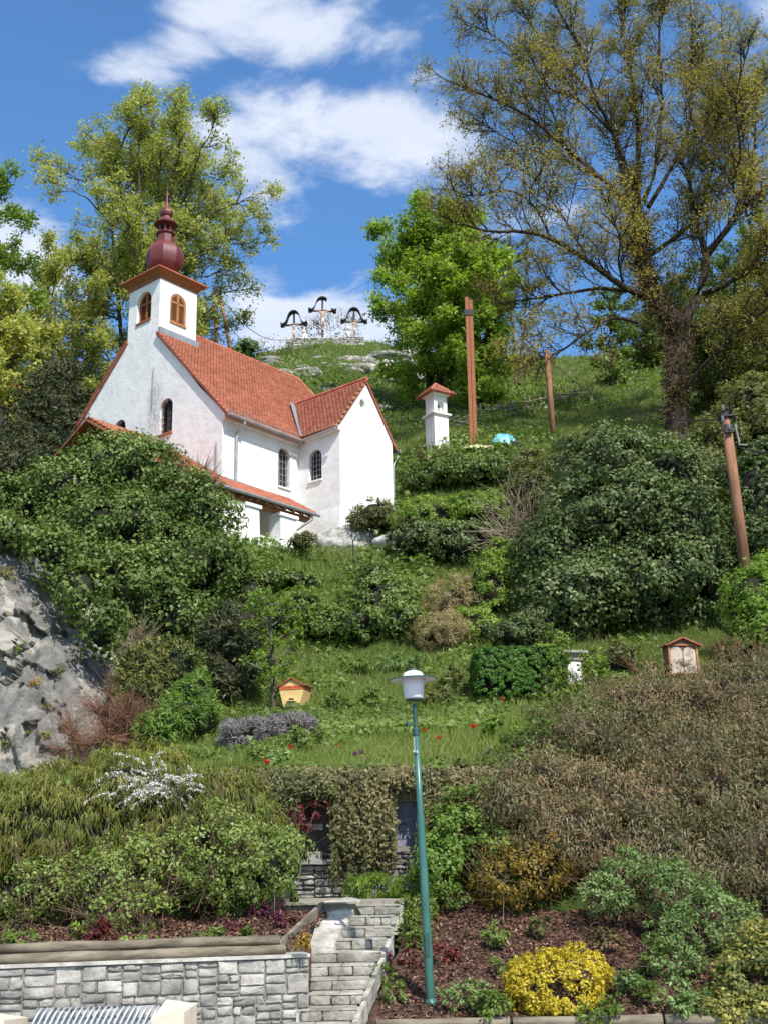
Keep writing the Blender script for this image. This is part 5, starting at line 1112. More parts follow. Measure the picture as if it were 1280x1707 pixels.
def bush(name, label, lobes, mat, dens=9, cr=.28, nl=26, L_=.11, W_=.06, seed=1, cat='shrub', droop=0., core='inner', lump=.25, twigs=None, group=None, upw=.35, flat=.9, corek=.74, back=.2, tv=.16, shell=(.84, 1.04), spin=1., below=True, out=0., lumpf=1.6, lai=1.75, boxy=False):
    nl = int(max(3, lai / (dens * L_ * W_ * .5)))
    if nl > 60: dens *= nl / 60; cr *= math.sqrt(60 / nl) ** .5; nl = 60
    rng = np.random.default_rng(seed * 101 + 7); lobes = np.array(lobes, float)
    if below:
        for L_i in lobes:      # a plant stands on the ground: bring it forward out of the slope along its line of sight
            for it in range(60):
                if L_i[1] < 17.2 or L_i[2] - float(G(L_i[0], L_i[1])) > .30 * L_i[5]: break
                L_i[:3] = EYE + (L_i[:3] - EYE) * .993; L_i[3:] *= .993
    base = lobes[:, :3].mean(0); base[2] = (lobes[:, 2] - lobes[:, 5]).min()
    t = thing(name, label, cat, tuple(base), group=group)
    P, Nn = bush_points(lobes, dens, rng, lump, lumpf, seed, back, shell, below, boxy)
    m = len(P); q = sph(m * nl, rng); c = np.repeat(P, nl, 0); cn = np.repeat(Nn, nl, 0)
    sgn = (q * cn).sum(1) < -.25; q[sgn] = q[sgn] * .3
    sc = np.repeat(rng.uniform(.65, 1.25, m), nl)[:, None] * cr
    pos = c + q * sc * (rng.uniform(.35, 1, m * nl) ** .6)[:, None] * np.array([1, 1, flat])
    nn = nrmz(q * .8 + cn * .6 + np.array([0, 0, upw]) + rng.normal(size=q.shape) * .45)
    dv = (q * .6 + cn * out) if out else None
    quads = leaf_quads(pos, nn, L_, W_, rng, droop, dv, spin=spin) - base
    # colour drift over the plant, from clump to clump and leaf to leaf
    tint = .5 + (fbm(c * .8 + seed, 3, seed + 40) - .5) * 1.1 + np.repeat(rng.normal(0, tv * .7, m), nl) + rng.normal(0, tv, m * nl) + .10 * (q * cn).sum(1)
    LEAFC.append((len(quads), name)); leaves_obj('foliage', quads, tint, LM[mat], t, tri=(base[1] > 21 and 'ivy' not in name) or W_ < .021)
    if boxy:
        for (cx, cy, cz, rx, ry, rz) in lobes: MB().box((cx - rx * .76 - base[0], cy - ry * .6 - base[1], cz - rz * .8 - base[2]), (cx + rx * .76 - base[0], cy + ry * .9 - base[1], cz + rz * .8 - base[2])).build('shade_core', MT['inner'], t)  # dark solid box added inside the hedge, painted as its inner shade
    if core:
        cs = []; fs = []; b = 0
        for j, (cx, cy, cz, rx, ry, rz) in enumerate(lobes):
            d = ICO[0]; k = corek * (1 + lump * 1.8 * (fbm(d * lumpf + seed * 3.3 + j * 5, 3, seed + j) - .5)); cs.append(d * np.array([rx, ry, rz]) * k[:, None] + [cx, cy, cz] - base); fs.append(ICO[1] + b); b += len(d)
        link('shade_core', np_mesh('shade_core', np.concatenate(cs), np.concatenate(fs), MT[core], smooth=True), t)  # dark solid blobs added to stop see-through, painted as shade between leaves
    if twigs:
        nt, tl, tr, tm = twigs; i = rng.integers(0, m, nt); p = P[i]; d = nrmz(Nn[i] + [0, 0, .5] + rng.normal(size=(nt, 3)) * .6); s = np.linspace(0, 1, 4)[None, :, None]
        l = (tl * rng.uniform(.5, 1.2, nt))[:, None, None]; path = p[:, None] - d[:, None] * l * .6 + d[:, None] * l * s * 1.3 + rng.normal(size=(nt, 4, 3)) * l * .07 * s + np.array([0, 0, -droop * .12])[None, None] * s ** 2 * l - base
        tubes_obj('stems', [(path, tr * np.linspace(1, .35, 4)[None].repeat(nt, 0), 3)], MT[tm], t)
    return t

# foliage colours
LM = {}
def lm(k, name, cols, **kw): LM[k] = leafmat(name, cols, **kw)
lm('ivy', 'glossy_ivy_leaves', [(.034, .062, .012), (.075, .118, .024), (.13, .185, .045), (.21, .26, .085)], transl=.2, rough=.5, spec=.22)
lm('ivy_r', 'dark_ivy_leaves', [(.032, .054, .016), (.068, .102, .030), (.12, .16, .055), (.20, .24, .11)], transl=.2, rough=.5, spec=.22)
lm('mid', 'mid_green_leaves', [(.048, .085, .014), (.10, .155, .026), (.155, .22, .045), (.22, .29, .075)])
lm('fresh', 'fresh_green_leaves', [(.08, .14, .016), (.14, .225, .028), (.21, .305, .045), (.29, .38, .08)], transl=.4)
lm('lime', 'young_lime_leaves', [(.22, .25, .05), (.34, .36, .08), (.46, .46, .12), (.57, .55, .18)], transl=.45, tc=(1.2, 1.3, .8))
lm('oak', 'opening_oak_leaves', [(.19, .155, .034), (.28, .235, .052), (.37, .31, .072), (.46, .40, .11)], transl=.45, tc=(1.25, 1.3, .8))
lm('chest', 'chestnut_leaves', [(.13, .20, .024), (.23, .335, .042), (.35, .455, .07), (.47, .56, .12)], transl=.45, tc=(1.3, 1.4, .7))
lm('olive', 'olive_green_leaves', [(.055, .065, .018), (.10, .115, .03), (.155, .165, .045), (.21, .20, .07)])
lm('conifer', 'dark_needle_sprays', [(.018, .030, .010), (.035, .052, .016), (.07, .075, .024), (.13, .105, .04)], transl=.1)
lm('conifer_g', 'olive_needle_sprays', [(.035, .05, .012), (.075, .10, .022), (.13, .15, .03), (.20, .17, .05)], transl=.15)
lm('fresh_d', 'deep_fresh_green_leaves', [(.05, .10, .015), (.095, .17, .025), (.15, .245, .042), (.22, .31, .07)], transl=.35)
lm('varieg', 'yellow_edged_leaves', [(.03, .05, .015), (.07, .10, .025), (.16, .17, .04), (.38, .34, .08)], transl=.25)
lm('brownish', 'brown_green_sprays', [(.035, .030, .012), (.075, .065, .022), (.14, .11, .035), (.20, .13, .05)], transl=.15)
lm('weep', 'olive_broom_shoots', [(.060, .082, .016), (.115, .140, .024), (.175, .185, .032), (.25, .235, .05)], transl=.3)
lm('brown', 'brown_cotoneaster_shoots', [(.040, .048, .014), (.085, .088, .026), (.130, .122, .046), (.18, .15, .068), (.25, .155, .08)], transl=.2)
lm('curtain', 'hanging_ivy_leaves', [(.030, .045, .015), (.085, .105, .030), (.17, .155, .06), (.30, .23, .12)], transl=.25)
lm('redleaf', 'dark_red_leaves', [(.05, .010, .012), (.12, .022, .022), (.20, .045, .04)], transl=.25, tc=(1.4, .8, .8))
lm('purple', 'purple_heuchera_leaves', [(.05, .012, .022), (.12, .03, .05), (.20, .07, .08)], transl=.25, tc=(1.4, .8, 1))
lm('rose', 'pale_green_rose_leaves', [(.105, .15, .030), (.18, .24, .052), (.26, .33, .088), (.37, .43, .15)], transl=.35)
lm('bluegreen', 'blue_green_spirea_leaves', [(.065, .12, .03), (.12, .195, .055), (.19, .275, .09), (.28, .36, .14)], transl=.3)
lm('orange', 'yellow_orange_leaves', [(.14, .11, .018), (.27, .20, .03), (.38, .27, .045), (.36, .19, .045)], transl=.35, tc=(1.3, 1.1, .6))
lm('yellow', 'bright_yellow_leaves', [(.32, .26, .02), (.50, .40, .028), (.62, .50, .045)], transl=.35, tc=(1.2, 1.2, .6))
lm('lavender', 'grey_lavender_shoots', [(.13, .115, .105), (.23, .205, .20), (.32, .29, .29)], transl=.2, tc=(1, 1, 1))
lm('hedge', 'clipped_hedge_leaves', [(.025, .075, .008), (.055, .135, .014), (.095, .20, .022)], transl=.25)
lm('meadow', 'meadow_grass_blades', [(.11, .16, .032), (.18, .235, .046), (.25, .30, .07), (.40, .38, .17)], transl=.45)
lm('hillgrass', 'hill_grass_tufts', [(.085, .125, .022), (.145, .20, .034), (.22, .275, .056), (.31, .29, .13)], transl=.35)
lm('white', 'white_blossom', [(.62, .62, .55), (.82, .80, .74)], transl=.25, tc=(1, 1, 1))
lm('tulip', 'red_tulip_petals', [(.45, .015, .01), (.62, .03, .02)], transl=.3, tc=(1.3, .6, .6))
lm('iris', 'purple_iris_petals', [(.12, .02, .12), (.24, .05, .22)], transl=.3, tc=(1, .8, 1))
lm('straw', 'dry_straw', [(.20, .15, .07), (.32, .25, .12), (.42, .35, .19)], transl=.3)
lm('mulchchip', 'bark_chips', [(.045, .022, .015), (.11, .055, .035), (.20, .105, .07), (.34, .22, .15)], transl=0, rough=.9)

# ------------------------------------------------------------------ trees
def side_dirs(T, rng, ang, up):
    n = len(T); r = rng.normal(size=(n, 3)); r -= T * (r * T).sum(1, keepdims=True); r = nrmz(r); a = ang * rng.uniform(.65, 1.3, n)[:, None]
    d = T * np.cos(a) + r * np.sin(a); d[:, 2] += up; return nrmz(d)
def sample_path(P, f):
    """P (n,3) polyline, f fractions -> points, tangents"""
    s = np.concatenate([[0], np.cumsum(np.linalg.norm(np.diff(P, axis=0), axis=1))]); x = f * s[-1]
    pts = np.stack([np.interp(x, s, P[:, k]) for k in range(3)], 1); e = s[-1] * .03
    p2 = np.stack([np.interp(np.minimum(x + e, s[-1]), s, P[:, k]) for k in range(3)], 1); p1 = np.stack([np.interp(np.maximum(x - e, 0), s, P[:, k]) for k in range(3)], 1)
    return pts, nrmz(p2 - p1), s[-1]
def spawn(pts, dirs, lens, rng, n=5, wob=.12, up=.1):
    m = len(pts); s = np.linspace(0, 1, n); out = np.zeros((m, n, 3)); out[:, 0] = pts; d = dirs.copy()
    for i in range(1, n):
        d = nrmz(d + rng.normal(size=(m, 3)) * wob + np.array([0, 0, up]) * .3); out[:, i] = out[:, i - 1] + d * (lens / (n - 1))[:, None]
    return out
def batch_points(B, per, rng, lo=.25):
    """B (m,n,3) -> m*per points on them, tangents, fraction"""
    m, n, _ = B.shape; f = rng.uniform(lo, 1, (m, per)); x = f * (n - 1); i = np.minimum(x.astype(int), n - 2); r = (x - i)[..., None]; a = np.arange(m)[:, None]
    p = B[a, i] * (1 - r) + B[a, i + 1] * r; t = nrmz(B[a, i + 1] - B[a, i]); return p.reshape(-1, 3), t.reshape(-1, 3), f.reshape(-1)
def tree(name, label, limbs, radii, levels, leaf, mat, bark, seed=1, cat='tree', group=None, trunk_n=1, leafn=6, cl=.22, L_=.12, W_=.07, droop=0., tipr=.012, upl=.1, tv=.15, cullz=None, k1=5):
    """limbs: list of polylines (world); levels: list of (count per metre or per branch, length, angle, up)"""
    rng = np.random.default_rng(seed); base = np.array(limbs[0][0], float); t = thing(name, label, cat, tuple(base), group=group)
    tr = MB()
    for i in range(trunk_n):
        P = np.array(limbs[i]); tr.tube([tuple(p - base) for p in P], list(radii[i]), 12, cap=False)
    tr.build('trunk', MT[bark], t, smooth=True)
    grp = []
    lv = []
    for i, P in enumerate(limbs):
        P = np.array(P, float)
        if i >= trunk_n: grp.append((P[None] - base, np.array(radii[i])[None], 7))
        n, ln, an, up = levels[0]; cnt = max(2, int(np.linalg.norm(np.diff(P, axis=0), axis=1).sum() * n))
        f = rng.uniform(.12 if i >= trunk_n else .45, 1, cnt); p, T, tot = sample_path(P, f)
        d = side_dirs(T, rng, an, up); l = ln * (1.15 - .8 * f) * rng.uniform(.6, 1.25, cnt); lv.append(spawn(p, d, l, rng, 5, .16, upl))
        p, T, _ = sample_path(P, np.array([1.0])); lv.append(spawn(p, T, np.array([ln * .3]), rng, 5, .12, upl))
    B = np.concatenate(lv); r0 = tipr * 4.2; grp.append((B - base, r0 * np.linspace(1, .4, 5)[None] * rng.uniform(.7, 1.2, (len(B), 1)), 3)); last = B
    for li, (n, ln, an, up) in enumerate(levels[1:]):
        p, T, f = batch_points(last, n, rng, .2); d = side_dirs(T, rng, an, up); l = ln * (1.2 - .6 * f) * rng.uniform(.6, 1.2, len(p)); last_ = li == len(levels) - 2; ns_ = 2 if last_ else 3; B = spawn(p, d, l, rng, ns_, .18, upl)
        r0 = tipr * (2.0 if li == 0 and len(levels) > 2 else 1.0); grp.append((B - base, r0 * np.linspace(1, .4, ns_)[None].repeat(len(B), 0), 3)); last = B
    tubes_obj('branches', grp, MT[bark], t)
    p, T, f = batch_points(last, leaf, rng, .35); n = len(p)
    pos = np.repeat(p, leafn, 0) + rng.normal(size=(n * leafn, 3)) * cl * .5; nn = nrmz(rng.normal(size=(n * leafn, 3)) * .7 + [0, -.15, .6])
    tint = .45 + (fbm(pos * .35 + seed, 3, seed) - .5) * .9 + np.repeat(rng.normal(0, tv * .6, n), leafn) + rng.normal(0, tv, n * leafn)
    leaves_obj('crown', leaf_quads(pos, nn, L_, W_, rng, droop) - base, tint, LM[mat], t, tri=base[1] > 30)
    return t
def px(pts, d, offs=None, n=14):
    """polyline through pixels at distance d (+ offsets), smoothed and resampled"""
    k = len(pts); offs = offs if offs is not None else [0] * k; W_ = np.array([at(u, v, d + o) for (u, v), o in zip(pts, offs)])
    s = np.linspace(0, k - 1, n); out = np.zeros((n, 3))
    for i, x in enumerate(s):
        j = min(int(x), k - 2); r = x - j; p0, p1, p2, p3 = W_[max(j - 1, 0)], W_[j], W_[j + 1], W_[min(j + 2, k - 1)]
        out[i] = .5 * ((2 * p1) + (-p0 + p2) * r + (2 * p0 - 5 * p1 + 4 * p2 - p3) * r * r + (-p0 + 3 * p1 - 3 * p2 + p3) * r ** 3)
    return out
def taper(a, b, n=14, p=1.0): return list(a + (b - a) * np.linspace(0, 1, n) ** p)
def zp(l): return [(700 + x / 2.207, y / 2.207) for x, y in l]      # the oak was traced on an enlarged crop

OD = 57.0
oak = [ # (points, end depth offset, r0, r1)
 ([(945, 1660), (942, 1450), (945, 1330), (955, 1230), (930, 1180), (880, 1120), (835, 1020), (805, 900), (800, 780), (795, 640)], .5, .62, .20),
 ([(955, 1230), (985, 1160), (1030, 1060), (1052, 960), (1030, 860), (1000, 740), (985, 640), (955, 590)], -1.5, .34, .10),
 ([(830, 1090), (740, 1050), (620, 960), (480, 875), (360, 850), (250, 850), (110, 810)], -3.5, .24, .05),
 ([(760, 1070), (660, 1060), (560, 1075), (400, 1100), (290, 1115)], 2, .15, .04),
 ([(800, 1185), (700, 1170), (600, 1230), (500, 1300), (350, 1330)], -3, .13, .03),
 ([(790, 800), (740, 720), (650, 640), (530, 540), (430, 450), (330, 390), (200, 335), (90, 290)], -3, .20, .04),
 ([(780, 760), (735, 600), (700, 460), (600, 310), (520, 230), (430, 120), (350, 0)], 2.5, .19, .05),
 ([(650, 650), (560, 600), (470, 570), (330, 515), (180, 420)], 3, .12, .03),
 ([(775, 720), (720, 500), (650, 370), (590, 180), (500, 20), (470, -100)], -2, .17, .05),
 ([(800, 700), (800, 450), (780, 300), (745, 120), (735, -60)], 2, .18, .06),
 ([(820, 740), (860, 640), (888, 420), (880, 150), (880, -60)], -2.5, .15, .05),
 ([(840, 760), (900, 660), (960, 540), (1000, 400), (1000, 150), (990, -60)], 3, .16, .05),
 ([(1050, 950), (1110, 870), (1190, 760), (1260, 700), (1400, 600)], -3, .20, .07),
 ([(1060, 920), (1140, 820), (1200, 700), (1230, 560), (1240, 380), (1300, 200)], -1, .16, .05),
 ([(812, 960), (900, 900), (1000, 820), (1065, 710), (1130, 600), (1200, 440), (1290, 260)], 3, .18, .05),
 ([(1040, 1080), (1120, 1050), (1200, 1000), (1300, 950), (1420, 900)], -4, .16, .06),
 ([(965, 1450), (1030, 1360), (1140, 1250), (1230, 1170), (1330, 1090)], -4, .14, .06),
 ([(1000, 1200), (1100, 1180), (1200, 1140), (1330, 1110)], 2, .13, .05),
 ([(985, 640), (1010, 570), (1080, 480), (1120, 300), (1110, 100)], -2, .11, .04),
 ([(560, 590), (480, 400), (420, 280), (300, 150), (170, 80)], 1, .10, .03),
 ([(700, 480), (640, 420), (560, 350), (470, 320), (400, 200)], -3.5, .09, .03),
 ([(480, 875), (420, 760), (330, 700), (200, 720), (120, 700)], -5, .09, .03),
 ([(620, 960), (540, 820), (470, 720), (400, 640), (330, 610)], -1, .09, .03),
 ([(1000, 820), (1080, 600), (1060, 420), (1040, 250)], 5, .10, .03),
 ([(750, 1060), (730, 960), (735, 880), (690, 760)], -5, .08, .03),
 ([(1190, 760), (1240, 860), (1330, 830)], -5, .09, .03),
 ([(1190, 760), (1150, 680), (1180, 560), (1160, 380), (1200, 200)], -6, .10, .03),
]
limbs = []; rads = []
for i, (pts, off, r0, r1) in enumerate(oak):
    k = len(pts); offs = [off * (j / (k - 1)) for j in range(k)]; limbs.append(px(zp(pts), OD, offs)); rads.append(taper(r0, r1, 14, .8))
rads = [[r * .88 for r in R_] for R_ in rads]; rads[0] = [.68, .56, .52, .52, .54, .52, .50, .47, .43, .38, .33, .27, .22, .15]
oakt = tree('oak_tree', 'huge old oak with ivy-clad trunk and sparse yellow-brown opening leaves', limbs, rads, [(2.1, 3.0, .75, .22), (6, 1.4, .8, .14), (4, .75, .85, .1)], 2, 'oak', 'bark', seed=5, trunk_n=1, leafn=5, cl=.36, L_=.125, W_=.07, tipr=.011, upl=.22)
# the ragged growth that clothes the trunk
rng = np.random.default_rng(8); pts_, T_, _ = sample_path(limbs[0], rng.uniform(.0, .85, 2600)); dv_ = side_dirs(T_, rng, 1.3, -.25); rr_ = np.interp(rng.uniform(0, 1, 2600), [0, 1], [.38, .56])[:, None]
tw = spawn(pts_ + dv_ * rr_ * .7, dv_ * .6 + np.array([0, 0, -.5]), rng.uniform(.25, .8, 2600), rng, 3, .3, -.1)
tubes_obj('trunk_growth', [(tw - limbs[0][0], .014 * np.linspace(1, .5, 3)[None].repeat(2600, 0), 3)], MT['twig_red'], oakt)
pl_, tt_, _ = batch_points(tw, 4, rng, .2)
leaves_obj('trunk_ivy', leaf_quads(pl_ + rng.normal(size=pl_.shape) * .05, nrmz(rng.normal(size=pl_.shape) + [0, -.6, .2]), .12, .08, rng) - limbs[0][0], rng.normal(.4, .2, len(pl_)), LM['brownish'], oakt)

def autotree(name, label, u, vb, vt, hw, d, mat, bark, seed, stems=3, group=None, dens=1.0, leaf=3, leafn=4, L_=.14, W_=.09, cl=.3, base=None, shape='oval', lean=0, droop=0, nlev=2, low=.2, cat='tree', tv=.15, up=.22, tipr=.012):
    """a tree whose stems and limbs fill a crown with base pixel (u, vb), top vt and half width hw (pixels)"""
    rng = np.random.default_rng(seed); b = at(u, vb, d) if base is None else np.array(base); top = at(u + lean, vt, d); H_ = top[2] - b[2]; R_ = hw * d * 1.06 / FPX
    limbs = []; rads = []
    for s in range(stems):
        a = 2 * math.pi * s / stems + rng.uniform(0, 1); off = np.array([math.cos(a), math.sin(a), 0]) * (R_ * .28 if stems > 1 else 0)
        tp = np.array([top[0], top[1], b[2] + H_ * rng.uniform(.86, .98)]) + off * 1.5; z = np.linspace(0, 1, 14)[:, None]
        P = (b + off * .15) * (1 - z) + tp * z + off * np.sin(z * math.pi) * .25; P[1:-1] += rng.normal(size=(12, 3)) * R_ * .02; limbs.append(P); rads.append(taper(H_ * .017 / math.sqrt(stems) * 1.25, .03, 14, .8))
    nst = stems; nl_ = int(26 * dens)
    for k in range(nl_):
        P0 = limbs[k % nst]; f = low + (1 - low) * (k + rng.random()) / nl_ * .92; p, T, _ = sample_path(P0, np.array([f])); p = p[0]
        h = (p[2] - b[2]) / H_; g_ = math.sin(math.pi * min(1, max(.08, (h - low * .5) / (1.08 - low * .5)) ** .85)) ** .6 if shape == 'oval' else (1 - h) ** .8 + .1
        a = k * 2.399 + rng.uniform(-.4, .4); l = R_ * g_ * rng.uniform(.8, 1.1); z = np.linspace(0, 1, 14)[:, None]
        end = p + np.array([math.cos(a) * l, math.sin(a) * l, l * rng.uniform(.25, .75)]); end[:2] += (np.array([top[0], top[1]]) - p[:2]) * .2
        P = p * (1 - z) + end * z + np.array([0, 0, 1]) * (np.sin(z * math.pi) * l * .06); P[1:] += np.cumsum(rng.normal(size=(13, 3)), 0) * l * .012; limbs.append(P); rads.append(taper(max(.03, l * .014), .018, 14))
    lev = [(1.25, R_ * .34, .7, up)] + [(5, R_ * .17, .8, up * .5)] + ([(3, R_ * .10, .8, .1)] if nlev > 2 else [])
    return tree(name, label, limbs, rads, lev, leaf, mat, bark, seed=seed, trunk_n=nst, leafn=leafn, cl=cl, L_=L_, W_=W_, group=group, droop=droop, tipr=tipr, k1=0, cat=cat, tv=tv)
autotree('lime_tree', 'tall airy lime tree with yellow-green young leaves rising behind the tower', 245, 800, 178, 165, 68, 'lime', 'bark_grey', 3, stems=5, dens=2.1, leaf=3, leafn=4, L_=.17, W_=.115, cl=.40, nlev=3, low=.12, lean=5)
autotree('lime_tree', 'lower lime tree filling the gap left of the church tower', 120, 800, 395, 95, 66, 'lime', 'bark_grey', 13, stems=2, dens=1.2, leaf=2, leafn=4, L_=.17, W_=.13, cl=.42, nlev=3, low=.1)
autotree('ash_tree', 'green tree reaching into the picture at the upper left edge', -70, 740, 255, 112, 60, 'fresh', 'bark_grey', 23, stems=2, dens=1.2, leaf=4, leafn=4, L_=.18, W_=.11, cl=.4, nlev=3, low=.3)
autotree('maple_tree', 'dense bright yellow-green tree at the left edge above the cream house', -10, 760, 470, 85, 57, 'lime', 'bark_grey', 33, stems=3, dens=1.5, leaf=3, leafn=4, L_=.19, W_=.14, cl=.4, low=.15, nlev=3)
autotree('chestnut_tree', 'dense bright green chestnut tree behind the shrine', 722, 705, 335, 92, 76, 'chest', 'bark', 43, stems=4, dens=1.8, leaf=2, leafn=7, L_=.25, W_=.15, cl=.6, droop=.3, low=.08, up=.1, nlev=3)
autotree('chestnut_tree', 'right neighbour of the chestnut, lower, with leaves down to the meadow', 800, 700, 395, 52, 72, 'chest', 'bark', 47, stems=2, dens=1.4, leaf=2, leafn=5, L_=.32, W_=.2, cl=.55, droop=.3, low=.06, up=.1, nlev=3)
autotree('thin_tree', 'thin nearly bare tree standing between the chestnuts and the oak', 862, 640, 375, 40, 82, 'olive', 'bark_grey', 53, stems=2, dens=1.1, leaf=2, leafn=2, L_=.14, W_=.08, nlev=3, low=.25)
autotree('ivy_clad_tree', 'slim ivy-clad tree trunk on the ridge left of the oak', 1018, 665, 470, 40, 78, 'mid', 'bark', 57, stems=1, dens=1.0, leaf=3, leafn=4, L_=.2, W_=.14, cl=.35, low=.1, nlev=2)
for i, (u, vb, vt, hw, d, mt) in enumerate([(1120, 640, 470, 60, 92, 'olive'), (1215, 650, 400, 70, 88, 'mid'), (1290, 640, 330, 75, 86, 'mid'), (1180, 700, 540, 55, 66, 'olive'), (1255, 720, 505, 62, 62, 'olive'), (1330, 720, 440, 70, 64, 'mid'), (1085, 640, 520, 40, 84, 'olive')]):
    autotree('hillside_tree', ['olive leaved small tree on the slope directly behind the oak trunk', 'taller mid-green tree on the slope right of the oak crown', 'tallest green tree cut by the right edge behind the oak', 'light olive tree low on the slope just right of the oak trunk', 'light olive tree above the right pole', 'green tree mostly beyond the right edge', 'small olive tree on the ridge left behind the oak trunk'][i],
             u, vb, vt, hw, d, mt, 'bark_grey', 70 + i, stems=2, dens=1.3, leaf=4, leafn=4, L_=.22, W_=.14, cl=.45, low=.1, group='trees on the slope behind the oak')
autotree('young_fruit_tree', 'slender young fruit tree with fresh leaves beside the yellow bee hive', 458, 1190, 985, 42, 27.5, 'fresh', 'bark_grey', 91, stems=1, dens=.9, leaf=3, leafn=3, L_=.07, W_=.045, cl=.12, low=.18, base=ground_at(458, 1190) - np.array([0, 0, .1]), nlev=2, tipr=.006, lean=-10)

# ------------------------------------------------------------------ shrubs, back to front
B = bush
B('evergreen_shrub', 'dark bushy yew-like shrub left of the chapel gable', [lobe(95, 690, 52, 62, 85), lobe(55, 740, 51, 50, 60), lobe(130, 740, 50, 45, 60), lobe(20, 780, 49, 60, 50), lobe(100, 640, 53, 35, 50)], 'conifer', dens=8, cr=.40, nl=22, L_=.20, W_=.07, seed=1, lump=.4, twigs=(60, 1.0, .02, 'twig'), out=.8, shell=(.7, 1.12))
B('meadow_shrub', 'small green shrub on the lawn below the cream house', [lobe(30, 775, 53, 50, 38)], 'mid', dens=9, cr=.3, nl=20, L_=.16, W_=.08, seed=2)
B('small_green_shrub', 'small dark shrub on the ridge just behind the chapel roof', [lobe(412, 582, 97, 19, 14), lobe(395, 588, 97, 12, 10)], 'mid', dens=4, cr=.5, nl=16, L_=.3, W_=.18, seed=3)
B('bare_bush', 'twiggy nearly leafless bush behind the crosses', [lobe(560, 545, 107.5, 48, 24, 1.5), lobe(515, 553, 107.5, 25, 16, 1.2)], 'olive', dens=5, cr=.5, nl=3, L_=.16, W_=.1, seed=4, lai=.12, core=None, twigs=(150, 1.4, .022, 'twig'), below=False)
B('bare_bush', 'pale twiggy bush at the left end of the stone platform', [lobe(455, 580, 101, 34, 20, 1.2)], 'olive', dens=4, cr=.5, nl=2, L_=.14, W_=.09, seed=5, lai=.06, core=None, twigs=(60, 1.3, .02, 'twig'), below=False)
# the band of shrubs between the chapel and the meadow
B('mixed_shrub', 'grey-green shrub band below the turquoise tarpaulin', [lobe(790, 790, 50, 60, 22), lobe(720, 800, 50, 50, 24), lobe(880, 790, 49, 60, 30)], 'ivy', dens=8, cr=.32, nl=20, L_=.14, W_=.09, seed=6, back=.2)
B('meadow_shrub', 'loose leafy shrub growing at the left end of the yellow sheet', [lobe(712, 768, 53, 28, 18), lobe(745, 762, 53.5, 16, 16)], 'mid', dens=7, cr=.3, nl=14, L_=.16, W_=.09, seed=7, lai=.7, lump=.5, shell=(.6, 1.15), core=None, twigs=(60, .9, .018, 'twig'))
B('olive_shrub', 'low olive shrub leaning against the right corner of the transept', [lobe(626, 862, 43.5, 38, 28), lobe(600, 868, 43, 16, 16), lobe(655, 878, 43, 20, 20)], 'olive', dens=10, cr=.26, nl=24, L_=.11, W_=.07, seed=8)
B('green_hedge', 'light green hedge top right of the transept with ivy flank', [lobe(720, 870, 42, 62, 32), lobe(790, 860, 42, 60, 34), lobe(840, 850, 43, 40, 36)], 'fresh', dens=10, cr=.24, nl=24, L_=.10, W_=.055, seed=9)
B('ivy_shrub', 'grey-leaved ivy mass hanging below the light green hedge', [lobe(700, 905, 41, 55, 36), lobe(775, 912, 40.6, 62, 38), lobe(850, 910, 40.2, 44, 44)], 'ivy_r', dens=11, cr=.24, nl=26, L_=.105, W_=.075, seed=10, droop=.4)
B('mixed_shrub', 'tall olive-green shrub left of the big right ivy bush', [lobe(880, 830, 42, 45, 50), lobe(930, 800, 43, 55, 45), lobe(890, 775, 45, 40, 25), lobe(980, 760, 45, 60, 36)], 'olive', dens=9, cr=.3, nl=24, L_=.12, W_=.075, seed=11)
B('small_green_shrub', 'small rounded shrub between the porch downpipe and the pale outcrop', [lobe(503, 904, 41, 20, 16)], 'olive', dens=14, cr=.18, nl=24, L_=.08, W_=.05, seed=12)
# big ivy bushes
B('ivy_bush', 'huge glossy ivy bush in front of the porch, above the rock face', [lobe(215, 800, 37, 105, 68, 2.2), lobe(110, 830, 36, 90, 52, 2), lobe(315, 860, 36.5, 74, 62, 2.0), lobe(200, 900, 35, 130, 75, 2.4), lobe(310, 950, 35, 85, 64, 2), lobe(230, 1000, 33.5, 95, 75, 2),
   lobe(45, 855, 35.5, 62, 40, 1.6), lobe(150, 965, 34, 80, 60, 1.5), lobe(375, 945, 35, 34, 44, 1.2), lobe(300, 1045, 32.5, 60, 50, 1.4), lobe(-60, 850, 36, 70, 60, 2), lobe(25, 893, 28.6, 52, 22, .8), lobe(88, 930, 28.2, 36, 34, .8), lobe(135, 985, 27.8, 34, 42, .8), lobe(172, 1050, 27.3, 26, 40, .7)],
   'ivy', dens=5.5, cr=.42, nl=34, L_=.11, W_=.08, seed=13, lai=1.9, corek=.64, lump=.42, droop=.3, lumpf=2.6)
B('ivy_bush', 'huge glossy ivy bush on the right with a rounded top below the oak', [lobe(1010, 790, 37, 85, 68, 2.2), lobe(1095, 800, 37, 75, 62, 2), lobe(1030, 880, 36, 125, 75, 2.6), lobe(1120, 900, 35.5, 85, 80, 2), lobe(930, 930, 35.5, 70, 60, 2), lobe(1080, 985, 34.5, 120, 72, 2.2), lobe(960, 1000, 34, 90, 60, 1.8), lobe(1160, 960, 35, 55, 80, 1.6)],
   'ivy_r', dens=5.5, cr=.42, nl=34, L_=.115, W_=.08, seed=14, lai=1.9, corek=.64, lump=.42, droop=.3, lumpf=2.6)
B('twiggy_shrub', 'brown twiggy growth sticking out of the top of the left ivy bush', [lobe(325, 815, 36.8, 45, 40, 1)], 'olive', dens=8, cr=.25, nl=10, L_=.08, W_=.04, seed=15, lai=.25, core=None, twigs=(420, 1.0, .009, 'twig_red'), shell=(.5, 1.15), below=False)
